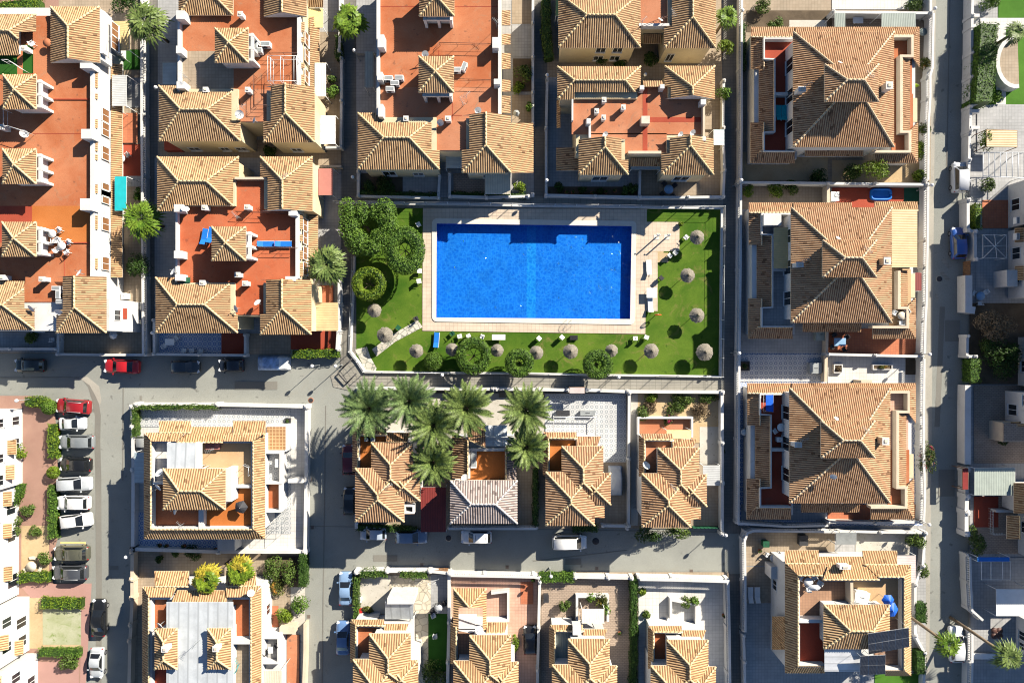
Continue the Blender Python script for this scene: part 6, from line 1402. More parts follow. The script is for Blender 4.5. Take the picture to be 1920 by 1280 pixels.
# ---- loose shrubs: (label, x, y, r, h, material[, ry])
for a in [
    ('green shrub by the white house and pink gravel', 34, 846, 15, 1.6, 'leaf_lime'), ('paired round bushes on the pink gravel', 52, 955, 13, 1.1, 'leaf_mid'), ('spiky pale plant by the white house wall', 25, 985, 20, 1.3, 'leaf_mid'),
    ('thin young plant in the sandy bed near the hedge', 66, 997, 11, 1.0, 'leaf_mid'), ('thin young plant beside the round stone table', 84, 1045, 12, 1.3, 'leaf_mid'), ('bushy shrub at the low end of the pink garden', 128, 1240, 18, 1.6, 'leaf_mid'),
    ('bushy green tree between the alley and the terrace row', 258, 512, 20, 3.0, 'leaf_dark', 34), ('dark thorny bush beside the terrace row corner', 215, 475, 20, 2.4, 'leaf_dark'), ('small green bush beneath the turquoise awning', 261, 362, 10, 1.4, 'leaf', 14),
    ('bush at the top edge by the alley', 232, 8, 22, 2.5, 'leaf_dark'), ('round bush in the street corner yard', 56, 634, 14, 1.4, 'leaf_mid'), ('dense bush in the narrow yard beside the duplex', 622, 172, 13, 2.0, 'leaf'), ('small bush by the alley lamp of the duplex', 622, 146, 10, 1.5, 'leaf_mid'),
    ('round potted bush in the shaded court between duplexes', 507, 283, 12, 1.3, 'leaf_dark'), ('shrub in the shaded bed below the tall orange block', 720, 345, 22, 1.2, 'leaf_dark'), ('shrub at the corner of the shaded bed above the pool', 690, 352, 13, 1.2, 'leaf_dark'),
    ('yellow green plant at the pool path garden corner', 972, 352, 12, 1.2, 'leaf_lime'), ('leafy shrub in the narrow garden by the alley path', 982, 140, 18, 1.6, 'leaf_mid'), ('yellow shrub low in the narrow garden by the alley path', 972, 165, 12, 1.0, 'leaf_lime'), ('green bush against the alley wall', 993, 200, 8, 1.3, 'leaf'),
    ('round shrub under the first south window', 1130, 114, 12, 1.2, 'leaf_dark'), ('round shrub under the second south window', 1162, 118, 12, 1.2, 'leaf_dark'), ('round dark bush in the tan court by the stairs', 1222, 109, 14, 1.5, 'leaf_dark'),
    ('lime green tree above the alley beside the cream duplex', 1361, 91, 15, 2.5, 'leaf_lime'), ('dark green tree above the alley beside the orange deck', 1355, 174, 14, 2.6, 'leaf'),
    ('big leafy bush in the garden below the upper villa', 1640, 320, 30, 3.8, 'leaf_lime', 17), ('dark bush next to the big leafy bush', 1600, 320, 18, 1.6, 'leaf_mid'), ('round bush at the street corner of the upper villa', 1724, 331, 12, 1.6, 'leaf_lime'), ('dark bush in the shaded bed of the upper villa', 1535, 330, 16, 1.3, 'leaf_dark'),
    ('round bright bush in the corner above the middle villa', 1454, 356, 16, 1.6, 'leaf_lime'), ('low spreading plant beside the round bright bush', 1484, 352, 14, 1.0, 'leaf_mid'), ('small bright bush by the path corner lamp', 1403, 357, 12, 1.4, 'leaf_lime'),
    ('bougainvillea with pink flowers on the lower villa street wall', 1738, 863, 15, 2.2, 'leaf_red', 34), ('red flowering bush at the upper villa street wall', 1733, 242, 12, 1.6, 'leaf_red'), ('bright green bush on the upper villa street wall', 1726, 282, 6, 1.3, 'leaf_lime', 16), ('bush with orange flowers at the upper villa street wall', 1735, 120, 11, 1.5, 'leaf_orange'),
    ('leafy bush at the corner above the solar panel house', 1718, 1012, 17, 2.0, 'leaf_mid'), ('small dry bush by the solar panel house wall', 1732, 1070, 10, 1.5, 'leaf_mid', 14), ('dry brown flowering tree across the street', 1864, 606, 36, 3.0, 'leaf_dry', 30), ('dark mass of shrubs across the street', 1882, 668, 30, 2.6, 'leaf_dark', 40),
    ('spiky dark shrubs in the walled garden across the street', 1850, 650, 16, 2, 'leaf_mid'), ('feathery green shrub at the street wall below the tarpaulin roof', 1830, 1012, 16, 2.2, 'leaf_mid', 30), ('light green shrub tree by the striped pergola wall', 1846, 262, 17, 2.4, 'leaf_lime', 24), ('small shrub by the white piers across the street', 1852, 347, 14, 1.5, 'leaf_mid'),
    ('round trimmed bush at the lawn edge across the street', 1871, 181, 11, 1.0, 'leaf'), ('dark bush in the brown brick courtyard', 1880, 820, 14, 1.2, 'leaf_dark'), ('bush at the top edge beyond the street wall', 1862, 8, 20, 2.0, 'leaf'), ('leafy shrub behind the upper villa at the wall', 1455, 46, 14, 1.4, 'leaf_mid'), ('shrub in the white patio corner at the top edge', 1715, 10, 16, 1.4, 'leaf_mid'),
    ('bush at the top edge by the long path', 1430, 8, 16, 1.6, 'leaf_mid'),
    ('yellow green bush in the cactus garden', 1222, 745, 12, 1.0, 'leaf_lime'), ('tall leafy plants at the back of the cactus garden', 1280, 748, 24, 1.1, 'leaf_mid', 14), ('second clump of plants at the back of the cactus garden', 1325, 746, 20, 1.0, 'leaf_mid', 10), ('dry thorny bush in the cactus garden', 1314, 768, 17, 1.0, 'leaf_dry'), ('brown thorny bush near the cactus garden gate', 1222, 760, 14, .9, 'leaf_dry'), ('green shrub by the pink terrace of the cactus garden', 1206, 774, 13, 1.1, 'leaf_mid'), ('agave clump beside the pink terrace', 1268, 766, 17, 1.0, 'leaf_mid'), ('flowering plant against the pink terrace front', 1252, 787, 9, 1.0, 'leaf_red'),
    ('dark tree hanging over the road in front of the cactus villa', 1215, 1000, 24, 2.6, 'leaf_dark', 16), ('leafy tree hanging over the road beside the dark tree', 1272, 1000, 26, 2.4, 'leaf_mid', 10), ('shrub between the parked estate car and the brown villa', 763, 987, 20, 1.4, 'leaf_mid', 8),
    ('round ball bush on the brown paving by the white porch', 1060, 1133, 12, 1.7, 'leaf_mid'), ('dark green potted shrub on the white porch', 1108, 1120, 9, 1.6, 'leaf'), ('orange flowering shrub trailing over the white porch', 1128, 1124, 13, 1.6, 'leaf_orange'), ('green climber at the corner of the white porch', 1137, 1142, 7, 1.5, 'leaf', 12),
    ('potted palm shrub on the pale corner porch', 1284, 1130, 11, 1.5, 'leaf_mid'), ('second potted shrub on the pale corner porch', 1302, 1127, 9, 1.5, 'leaf'), ('seedling by the ivy hedge on pale paving', 1203, 1108, 8, .7, 'leaf_lime'), ('small plant by the pale corner villa steps', 1212, 1152, 8, .8, 'leaf_mid'),
    ('climbing green bush beside the orange villa on pink paving', 967, 1205, 7, 1.4, 'leaf_lime', 18), ('leafy bush at the bottom edge behind the turf strip', 812, 1265, 24, 1.8, 'leaf_mid'), ('flowering plants by the red box in the gravel plot', 690, 1142, 12, .9, 'leaf_orange', 6),
    ('large leafy bush in the shrub garden by the broad leaved palms', 512, 1068, 20, 2.2, 'leaf_mid', 24), ('second leafy bush in the shrub garden by the tall hedge', 542, 1074, 14, 2.0, 'leaf_mid', 22), ('rusty leaved bush in the shrub garden', 517, 1100, 16, 1.3, 'leaf_orange'), ('round dark green shrub by the side street', 562, 1133, 15, 2.0, 'leaf', 18), ('yellow green shrub beside the round dark shrub', 533, 1150, 16, 1.6, 'leaf_lime', 18),
    ('dark agave in the shade below the corner house', 362, 1034, 15, 1.1, 'leaf_dark'), ('small dark plant below the corner house wall', 330, 1036, 8, .9, 'leaf_dark'), ('small dark plant in the shaded yard of the corner house', 299, 1048, 7, .9, 'leaf_dark'),
    ('potted plant on the patio above the pool, beside the alley wall', 1046, 353, 10, 1.0, 'leaf_dark'), ('potted fern in the potted plant patio', 1092, 357, 8, .9, 'leaf_dark'), ('round potted bush near the patio dividing wall', 1171, 358, 9, 1.2, 'leaf_mid'), ('dark shrub against the patio dividing wall', 1187, 352, 11, 1.4, 'leaf_dark'), ('small potted plant in the middle of the potted plant patio', 1125, 359, 6, .8, 'leaf_dark'),
    ('low plant at the corner of the platform by the showers', 1277, 420, 4, .8, 'leaf_lime'),
]: shrub(*a[:6], ry=a[6] if len(a) > 6 else None)
# ================================================================ vehicles
TYPES = {   # length, width, hood z, belt z, roof z, cabin: rear base, rear top, front top, front base (fractions from the tail), tail deck z
    'hatch': (4.0, 1.76, .92, 1.0, 1.47, .03, .13, .58, .76, .98),
    'sedan': (4.4, 1.78, .90, .98, 1.42, .14, .30, .56, .73, .98),
    'estate': (4.55, 1.80, .92, 1.0, 1.47, .02, .09, .56, .74, .98),
    'suv': (4.4, 1.85, 1.02, 1.1, 1.64, .03, .10, .57, .74, 1.08),
    'van': (4.5, 1.82, 1.08, 1.2, 1.80, .01, .03, .68, .84, 1.18),
}
def car_body(mb, L, Wd, hood, belt, tail, mat):
    xs = [(-.5, .74, .36, .80), (-.492, .84, .30, .90), (-.47, .92, .24, .98), (-.42, .97, .22, 1), (-.30, 1, .22, 1), (-.05, 1, .22, 1), (.2, 1, .22, 1), (.32, 1, .22, 1), (.41, .97, .22, .97), (.46, .91, .24, .92), (.488, .80, .28, .84), (.5, .66, .36, .74)]
    vs = []; n = 11
    for f, w, zb, kz in xs:
        t = min(1, max(0, (f+.25)/.5)); dk = tail+(hood-tail)*t
        if f > .2: dk = hood-.14*((f-.2)/.3)**2
        top = dk*kz if abs(f) > .4 else dk; hw = Wd/2*w
        half = [(hw*.86, zb), (hw*.98, zb+.12), (hw, (zb+top)/2), (hw*.985, top-.16), (hw*.93, top-.05)]
        ring = [(x*L if False else f*L, y, z) for y, z in half]+[(f*L, hw*.5, top+.012)]
        ring += [(f*L, -y, z) for _, y, z in ring[::-1]] if False else [(a, -b, c) for a, b, c in ring[::-1]]
        vs += ring
    n = 12; m = len(xs)
    fs = [(i*n+k, (i+1)*n+k, (i+1)*n+(k+1) % n, i*n+(k+1) % n) for i in range(m-1) for k in range(n)]
    fs += [tuple(range(n)), tuple((m-1)*n+k for k in range(n))[::-1]]
    mb.add(vs, fs, mat, True)
def car(label, px, py, head, kind, colour, lpx=None, group='parked cars', roof=None, sunroof=False, rails=False, metal=.0, cat='car', seed=0):
    L, Wd, hood, belt, rz, rb, rt, ft, fb, tail = TYPES[kind]
    if lpx: k = M(lpx, 1.1)/L; L *= k; Wd *= (k+2)/3
    mt = colour if isinstance(colour, str) else paint('car_paint', colour, .28, metal)
    c = P(px, py, 1.0); a = rad(head)
    root = empty('parked_car' if kind != 'van' else 'parked_van', label, cat if kind != 'van' else 'van', (c.x, c.y, .012), a, group)
    ORG[root.name] = Vector((0, 0, 0))
    mb = MB(); car_body(mb, L, Wd, hood, belt, tail, mt)
    X = lambda f: -L/2+f*L
    hb, ht = Wd*.455, Wd*.36
    # cabin shell
    st = [(X(rb), tail-.03, hb*.9, hb*.9), (X(rt), rz-.07, ht*.96, ht), (X((rt+ft)/2), rz, ht, ht), (X(ft), rz-.06, ht*.96, ht), (X(fb), hood-.03, hb*.93, hb)]
    def sec(x, z, w): return [(x, w, z), (x, w*.8, z+.03), (x, 0, z+.055), (x, -w*.8, z+.03), (x, -w, z)]
    roofm = roof or mt
    rs = [sec(x, z, w) for x, z, w, _ in st]
    mb.add([v for r in rs for v in r], [(i*5+k, (i+1)*5+k, (i+1)*5+k+1, i*5+k+1) for i in range(4) for k in range(4)], mt, True)
    for sg in (1, -1):
        p0, p1, p2, p3 = (X(rb), sg*hb*.97, belt-.08), (X(rt), sg*ht, rz-.07), (X(ft), sg*ht, rz-.06), (X(fb), sg*hb, belt-.1); pm = (X((rt+ft)/2), sg*ht, rz)
        mb.add([p0, p1, pm, p2, p3], [(0, 1, 2, 3, 4) if sg < 0 else (4, 3, 2, 1, 0)], mt)
    mb.build('body', root)
    def panel(name, q, mat='carglass', sh=.9, out=.016, par=None):
        q = [Vector(v) for v in q]; ce = sum(q, Vector())/len(q); n = (q[1]-q[0]).cross(q[2]-q[0]).normalized()
        if n.z < 0 and abs(n.z) > .05: n = -n
        if abs(n.z) <= .3 and n.dot(ce-Vector((0, 0, ce.z))) < 0: n = -n
        q = [ce+(v-ce)*sh+n*out for v in q]; g = MB(); g.face(q if (q[1]-q[0]).cross(q[2]-q[0]).dot(n) > 0 else q[::-1], mat); return g.build(name, par or root)
    R5 = lambda i, k: rs[i][k]
    def strip(name, i, mat='carglass', ins=.08, out=.018, i2=None):
        i2 = i+1 if i2 is None else i2; g = MB(); vs = []
        for t in (ins, 1-ins):
            for k in range(5):
                y = (1-2*k/4); v = Vector(R5(i, k)).lerp(Vector(R5(i2, k)), t); vs.append((v.x, v.y*.9, v.z+out))
        g.add(vs, [(k, 5+k, 6+k, k+1) for k in range(4)], mat, True); return g.build(name, root)
    strip('windscreen', 3, ins=.07); strip('rear_window', 0, ins=.12)
    if roof or sunroof: strip('roof_panel', 1, roof or 'carglass', .12, .02, 3)
    for sg in (1, -1):
        a0 = Vector((X(rb)+.25, sg*(hb*.97+.0), belt-.02)); a1 = Vector((X(rt)+.2, sg*(ht+.01), rz-.13)); a2 = Vector((X(ft)-.02, sg*(ht+.01), rz-.12)); a3 = Vector((X(fb)-.2, sg*hb, belt-.04))
        g = MB(); o = Vector((0, sg*.022, .012)); q = [a0+o, a1+o, a2+o, a3+o]; g.face(q if sg < 0 else q[::-1], 'carglass'); g.build('side_window', root)
        g = MB(); g.obox((X(fb)-.12, sg*(Wd/2+.07), belt-.06), .14, .2, .13, mt, 0); g.build('mirror', root)
        g = MB(); g.obox((L/2-.2, sg*Wd*.34, hood*.66), .34, .36, .17, 'light', -sg*.42); g.build('headlight', root)
        g = MB(); g.obox((-L/2+.12, sg*Wd*.38, tail*.72), .16, .24, .2, 'tail', sg*.25); g.build('tail_light', root)
        if rails: g = MB(); g.tube([(X(rt)+.2, sg*ht*.93, rz+.03), (X(ft)-.15, sg*ht*.93, rz+.03)], .025, 'lt_metal', 5); g.build('roof_rail', root)
        for f in (.19, .81):
            w = MB(); vs = []; K = 14; x = X(f); y0, y1 = sg*(Wd/2-.22), sg*(Wd/2+.012)
            for yy, r in ((y0, .31), (y1, .31), (y1, .2)): vs += [(x+math.cos(6.2832*k/K)*r, yy, .31+math.sin(6.2832*k/K)*r) for k in range(K)]
            w.add(vs, [(i*K+k, (i+1)*K+k, (i+1)*K+(k+1) % K, i*K+(k+1) % K) for i in range(2) for k in range(K)], 'tyre', True); wo = w.build('wheel', root)
            g = MB(); g.add([(x+math.cos(6.2832*k/K)*.2, y1*.995, .31+math.sin(6.2832*k/K)*.2) for k in range(K)], [tuple(range(K))], 'rim'); g.build('rim', wo)
    g = MB(); g.obox((L/2-.07, 0, hood*.5), .08, Wd*.5, .16, 'black'); g.build('grille', root)
    return root
W_, SV, BK, GY = (.78, .78, .77), (.50, .53, .55), (.012, .013, .014), (.10, .11, .12)
car('red car with roof bars parked at the top of the pink paved parking row', 135, 762, 176, 'suv', (.30, .015, .02), 64, rails=True)
car('pale silver sedan second from the top of the parking row', 134, 794, 2, 'sedan', (.62, .64, .66), 50)
car('medium grey estate car with a dark rear window in the parking row', 141, 829, 180, 'estate', (.22, .24, .25), 66)
car('black hatchback in the middle of the parking row', 139, 871, 178, 'hatch', BK, 59)
car('silver estate car nose out in the parking row', 137, 908, 3, 'estate', SV, 66)
car('white suv nose in, with black rear glass, in the parking row', 136, 943, 180, 'suv', W_, 61)
car('white hatchback tilted nose out beside the narrow hedge', 140, 977, 7, 'hatch', W_, 61)
car('olive grey suv with a sunroof in the lower pair of the parking row', 132, 1038, 181, 'suv', (.085, .085, .06), 66, sunroof=True)
car('dark grey suv with roof rails lowest in the parking row', 129, 1074, 180, 'suv', (.06, .065, .075), 65, rails=True)
car('black sedan parked along the kerb by the dry weedy garden', 183, 1159, 90, 'sedan', BK, 69)
car('silver sedan parked along the kerb at the bottom edge', 179, 1244, -92, 'sedan', SV, 57)
car('very dark car in the shade below the grey corner yard', 53, 685, 180, 'estate', (.025, .035, .035), 57)
car('bright red car half in the shade on the street', 226, 687, 178, 'sedan', (.42, .015, .02), 67)
car('dark blue grey car in the street shade', 346, 688, 0, 'estate', (.035, .05, .065), 53)
car('black hatchback in the street shade beside the tarpaulin covered car', 432, 685, 180, 'hatch', (.015, .02, .03), 48)
car('tiny grey car squeezed against the corner house wall', 262, 829, 180, 'hatch', (.3, .31, .3), 38)
car('dark red car in the shade of the date palms', 653, 862, 91, 'hatch', (.13, .012, .02), 57)
car('black car behind the dark red car against the brown villa', 655, 940, 90, 'hatch', BK, 52)
car('light blue grey hatchback in the shade below the brown villa', 699, 1001, 180, 'hatch', (.36, .42, .5), 50)
car('slate blue estate car in the shade by the shrub', 770, 1007, 0, 'estate', (.16, .23, .34), 61)
car('white car with a black glass roof in the shaded road', 893, 1007, 180, 'hatch', W_, 58, roof='carglass')
car('white van half in sunlight on the road', 1068, 1017, 1, 'van', W_, 65)
car('light blue sedan beside the side wall hedge', 647, 1104, 90, 'sedan', (.22, .34, .52), 62)
car('darker blue sedan lower on the side street', 642, 1197, 90, 'sedan', (.12, .22, .42), 63)
car('black car on the pink paved driveway', 994, 1201, 91, 'hatch', (.014, .014, .016), 54)
car('silver van parked by the striped pergola across the street', 1801, 332, 90, 'van', (.55, .57, .6), 58)
car('blue car parked on the street by the terracotta patio', 1800, 455, 92, 'hatch', (.03, .10, .36), 60)
car('white car under the leaning palm on the street', 1796, 1209, 92, 'hatch', W_, 68)
def covered_car(label, px, py, head, L, mats, seed):
    """car hidden by a sheet that drapes to the ground"""
    rr = random.Random(seed); c = P(px, py, 1.2); mb = MB(); nx, ny = 22, 14; vs = []; Wd = 1.9
    for i in range(nx+1):
        f = i/nx; x = (f-.5)*L; hz = .9+.62*max(0, min(1, min((f-.06)/.2, (.82-f)/.18)))
        if f < .04 or f > .96: hz *= .85
        for j in range(ny+1):
            g = j/ny*2-1; e = abs(g); ed = min(1, (1-e)*4.5, f*14+.0, (1-f)*14)
            z = .05+(hz-.05)*max(0, min(1, ed))**.5*(1-.12*e*e); vs.append((x*(1+.0*rr.random()), g*Wd/2*(1-.05*(2*f-1)**4), z+rr.uniform(-.03, .03)*(ed > .1)))
    fs = [(i*(ny+1)+j, (i+1)*(ny+1)+j, (i+1)*(ny+1)+j+1, i*(ny+1)+j+1) for i in range(nx) for j in range(ny)]
    k = int(len(fs)*.72)
    mb.add(vs, fs[:k], mats[0], True); mb.add(vs, fs[k:], mats[1], True)
    root = empty('covered_car', label, 'car', (c.x, c.y, .012), rad(head), None); ORG[root.name] = Vector((0, 0, 0)); mb.build('cover_sheet', root)
    for sx in (-.31, .31):
        for sy in (-1, 1):
            w = MB(); w.obox((sx*L, sy*.8, 0), .6, .2, .3, 'tyre'); w.build('wheel', root)
MT['tarp'] = plain('blue_white_tarpaulin', (.30, .42, .62), .45, var=.45, scale=1.6); MT['tarpw'] = plain('white_tarpaulin', (.72, .74, .76), .5, var=.15, scale=3); MT['greycover'] = plain('grey_car_cover', (.55, .56, .57), .7, var=.05)
covered_car('car under a rumpled blue and white tarpaulin on the street', 509, 681, 0, 4.2, ('tarp', 'tarpw'), 3)
covered_car('car under a smooth pale grey cover beside the courtyard villa', 1155, 903, 90, 3.9, ('greycover', 'greycover'), 4)
# ================================================================ lamps, parasols and furniture
def proto(name, cat): 
    r = empty(name, 'x', cat, (0, 0, 0)); ORG[r.name] = Vector((0, 0, 0)); return r
# street lamps with white globes
r = proto('street_lamp', 'street lamp'); m = MB(); m.tube([(0, 0, 0), (0, 0, 3.1)], .05, 'grey_metal', 8, .035); m.lathe([(.11, 0), (.11, .25), (.05, .4)], 'grey_metal', 8); m.build('pole', r)
MT['globe'] = plain('white_globe', (.8, .8, .8), .25, var=.02)
m = MB(); m.lathe([(.05, 3.05), (.14, 3.1), (.2, 3.2), (.22, 3.32), (.19, 3.45), (.11, 3.53), (.01, 3.56)], 'globe', 14); m.build('globe', r)
LP = Proto(r)
for x, y, l in [(292, 164, 'globe lamp in the alley between terrace row and duplexes'), (664, 95, 'globe lamp in the dark alley by the broad leaved palm'), (1026, 141, 'globe lamp at the patio wall by the upper alley'), (1392, 20, 'globe lamp over the path wall at the top edge'), (1210, 140, 'globe lamp in the tan court between cream duplexes'),
                (1753, 16, 'globe lamp on the street wall at the top edge'), (661, 332, 'globe lamp by the shaded bed near the clipped trees'), (1025, 338, 'globe lamp at the alley end above the pool'), (1390, 338, 'globe lamp at the wall corner above the middle villa'), (1747, 347, 'globe lamp on the street beside the paddling pool villa'),
                (1386, 662, 'globe lamp on the long wall beside the ring tiled yard'), (1743, 664, 'globe lamp on the street beside the square planter patio'), (829, 703, 'globe lamp on the lawn wall above the date palms'), (1160, 707, 'globe lamp on the path by the overhanging ring tree'), (236, 1044, 'globe lamp on the parking street by the shaded wall'),
                (1361, 1003, 'globe lamp at the corner of road and long path'), (1742, 983, 'globe lamp on the street above the solar panel house'), (31, 751, 'globe lamp at the tip of the pink gravel'), (1033, 1080, 'globe lamp standing in the dark clipped hedge'), (585, 686, 'globe lamp on the street near the tarpaulin covered car'), (629, 686, 'globe lamp at the pool corner by the slab path'), (286, 624, 'globe lamp in the alley by the blue tiled patio')]:
    p = P(x, y, 3.3); LP.put((p.x, p.y, 0), 0, l, 'globe street lamps')
# straw parasols
r = proto('straw_parasol', 'parasol'); m = MB(); m.tube([(0, 0, 0), (0, 0, 2.3)], .035, 'wood', 7); m.build('pole', r)
m = MB(); seg = 40; rr = random.Random(3)
for lay, (r0, z0, r1, z1) in enumerate([(1.0, 1.88, .6, 2.1), (.72, 2.06, .34, 2.24), (.42, 2.22, .03, 2.42)]):
    for k in range(seg):
        a = 6.2832*k/seg; b = a+6.2832/seg*1.15; ro = r0*rr.uniform(.95, 1.05); zz = rr.uniform(-.03, .02)
        q = [Vector((math.cos(a)*ro, math.sin(a)*ro, z0+zz)), Vector((math.cos(b)*ro*rr.uniform(.97, 1.03), math.sin(b)*ro, z0+zz)), Vector((math.cos(b)*r1, math.sin(b)*r1, z1)), Vector((math.cos(a)*r1, math.sin(a)*r1, z1+.02))]
        m.face(q, 'straw')
m.build('thatch', r); m = MB(); m.tube([(0, 0, 2.36), (0, 0, 2.55)], .05, 'straw', 7, .02); m.build('tip', r)
m = MB()
for k in range(8): a = k*.7854; m.tube([(0, 0, 2.28), (math.cos(a)*.9, math.sin(a)*.9, 1.9)], .015, 'wood', 4)
m.build('ribs', r) if False else None
UP = Proto(r)
for x, y, s, l in [(701, 582, 13, 'straw parasol beside the lime ring tree'), (721, 628, 15, 'straw parasol over the upper end of the stone path'), (780, 658, 13, 'straw parasol just below the stone path'), (847, 655, 12, 'straw parasol half hidden by the wide ring tree'), (932, 657, 12, 'straw parasol between the wide ring tree and the small ring tree'),
                   (1006, 661, 13, 'straw parasol touching the small ring tree'), (1070, 659, 14, 'straw parasol alone between two ring trees'), (1147, 657, 12, 'straw parasol touching the overhanging ring tree'), (1222, 658, 14, 'straw parasol below the pool corner in open lawn'), (1322, 660, 16, 'largest straw parasol in the lower lawn corner'),
                   (1308, 591, 14, 'straw parasol by the shaded fence side of the lawn'), (1290, 516, 13.5, 'straw parasol in the middle of the narrow side lawn'), (1308, 444, 13.5, 'straw parasol beside the shower platform')]:
    p = P(x, y, 2.2); k = M(s, 2.0)/1.0; UP.put((p.x, p.y, .05), R.uniform(0, 6), l, 'straw parasols on the lawn', (k, k, 1))
# plastic chair
def chair_proto(mat, name='garden_chair'):
    r = proto(name, 'chair'); m = MB(); m.obox((0, 0, .42), .5, .5, .05, mat); m.build('seat', r); m = MB(); m.obox((-.25, 0, .45), .06, .5, .45, mat, 0); m.build('backrest', r)
    for sy in (-1, 1):
        m = MB(); m.obox((0, sy*.26, .62), .5, .06, .04, mat); m.build('armrest', r)
        for sx in (-1, 1): m = MB(); m.obox((sx*.21, sy*.22, 0), .05, .05, .42, mat); m.build('leg', r)
    return Proto(r)
CH = chair_proto('plasticw'); CHD = chair_proto('green'); CHK = chair_proto('dark')
def put(pr, x, y, rz, label, group=None, z=0.05, zt=.5, scale=None):
    p = P(x, y, z+zt); return pr.put((p.x, p.y, z), rz, label, group, scale)
LW = 'white chairs on the lawn'
for x, y, a, l in [(1286, 445, 2.4, 'white plastic chair on the lawn by the shower platform'), (1256, 479, .8, 'white plastic chair of a close pair, the one nearer the pool'), (1266, 474, .8, 'white plastic chair of a close pair, the one nearer the fence'), (862, 630, 1.8, 'white plastic chair below the pool deck beside the folded chair'), (879, 630, .4, 'white plastic chair tipped aside below the pool deck'),
                   (904, 631, 2.8, 'white plastic chair near the long white table on the lawn'), (1011, 634, .8, 'white plastic chair in the lawn above the lone parasol'), (1054, 632, .8, 'white plastic chair on the lawn beside black bags'), (1191, 634, 1.6, 'white plastic chair at the deck corner, nearer the pool ladder'), (1212, 632, 1.2, 'white plastic chair at the deck corner, nearer the side lawn'),
                   (785, 421, .5, 'white plastic chair in the shade behind the pool deck'), (787, 508, 0, 'white plastic chair by the large ring tree, the upper one'), (786, 527, .2, 'white plastic chair below the large ring tree beside the deck')]: put(CH, x, y, a, l, LW)
put(CHD, 747, 614, .9, 'dark green chair on the lawn by the stone path', 'dark chairs on the lawn'); put(CHD, 848, 625, 2.2, 'dark green chair beside the pool deck bottom edge', 'dark chairs on the lawn')
put(CHK, 1240, 521, .8, 'dark chair standing behind the white sunbed pad', 'dark chairs on the lawn'); put(CHK, 780, 597, 2, 'dark chair at the deck corner by the stone path', 'dark chairs on the lawn')
# sun loungers
def lounger_proto(mat, frame):
    r = proto('sun_lounger', 'sun lounger'); m = MB(); m.obox((.3, 0, .3), 1.3, .62, .07, mat); m.build('bed', r); m = MB()
    m.add([(-.35, -.31, .32), (-.35, .31, .32), (-.95, .31, .62), (-.95, -.31, .62), (-.35, -.31, .38), (-.35, .31, .38), (-.97, .31, .69), (-.97, -.31, .69)], [(0, 1, 2, 3), (7, 6, 5, 4), (0, 4, 5, 1), (1, 5, 6, 2), (2, 6, 7, 3), (3, 7, 4, 0)], mat); m.build('backrest', r)
    m = MB()
    for sy in (-1, 1): m.obox((0, sy*.34, .26), 1.95, .05, .06, frame)
    m.build('frame', r)
    for sx in (-.8, .8):
        for sy in (-1, 1): m = MB(); m.obox((sx, sy*.33, 0), .05, .05, .28, frame); m.build('leg', r)
    return Proto(r)
LB = lounger_proto('blue', 'plasticw'); LWt = lounger_proto('plasticw', 'lt_metal'); LT = lounger_proto('teal', 'plasticw')
put(LB, 818, 637, 1.5, 'blue sun lounger on the lawn below the pool deck', 'blue sun loungers')
for x, y, a, l in [(382, 443, 1.4, 'blue sun lounger on the orange deck nearest the parapet'), (394, 440, 1.4, 'blue sun lounger half under the stair tower roof'), (498, 457, 0, 'blue sun lounger by the deck railing, beside the stair tower'), (531, 457, 0, 'blue sun lounger by the deck railing, near the outer parapet')]: put(LB, x, y, a, l, 'blue sun loungers', 5.82)
put(LWt, 1217, 501, 1.6, 'white sunbed with raised back on the pool side pad', 'white sunbeds'); put(LWt, 1220, 571, 1.6, 'white sunbed at the lower end of the pool side pad', 'white sunbeds')
put(LT, 1461, 211, 1.57, 'turquoise sunbed on the red terrace, the one nearer the tiled skirt', 'turquoise sunbeds', 3.1); put(LT, 1471, 211, 1.57, 'turquoise sunbed on the red terrace, the one nearer the main roof', 'turquoise sunbeds', 3.1)
# tables
def table(label, x, y, r, mat='plasticw', z=.1, square=None, cat='table', h=.72, chairs=0, pr=None, glabel=None):
    c = P(x, y, z+h); root = empty('garden_table', label, cat, (c.x, c.y, z)); m = MB()
    if square: m.box(c.x-square[0]/2, c.y-square[1]/2, z+h-.05, c.x+square[0]/2, c.y+square[1]/2, z+h, mat)
    else: m.lathe([(r, z+h-.05), (r, z+h), (.01, z+h)], mat, 18, (c.x, c.y, 0))
    m.build('table_top', root)
    for k in range(4):
        a = .785+k*1.571; q = r*.6 if not square else min(square)*.45
        m = MB(); m.tube([(c.x+math.cos(a)*q, c.y+math.sin(a)*q, z), (c.x+math.cos(a)*q*.8, c.y+math.sin(a)*q*.8, z+h-.05)], .025, mat, 5); m.build('leg', root)
    for k in range(chairs):
        a = .6+k*6.2832/chairs; q = (r if not square else max(square)/2)+.35
        (pr or CH).put((c.x+math.cos(a)*q, c.y+math.sin(a)*q, z), a+math.pi, glabel, glabel)
    return root
table('round white table on the orange deck nearest the stair tower arch', 97, 438, .5, z=5.82, chairs=3, glabel='white chair around the round table nearest the stair tower arch')
table('round white table with chairs in the middle of the orange deck', 115, 461, .5, z=5.82, chairs=4, glabel='white chair around the round table out on the open orange deck')
table('round white table in the red patio of the terrace row', 226, 297, .55, chairs=2, glabel='white chair by the round table in the red patio')
table('round terracotta table on the terrace row deck', 88, 80, .5, 'clay', 5.82)
table('round table with a blue mosaic top in the shaded patio above the pool', 1254, 355, .58, 'ltblue', .12, chairs=4, pr=CHK, glabel='dark chair around the mosaic table')
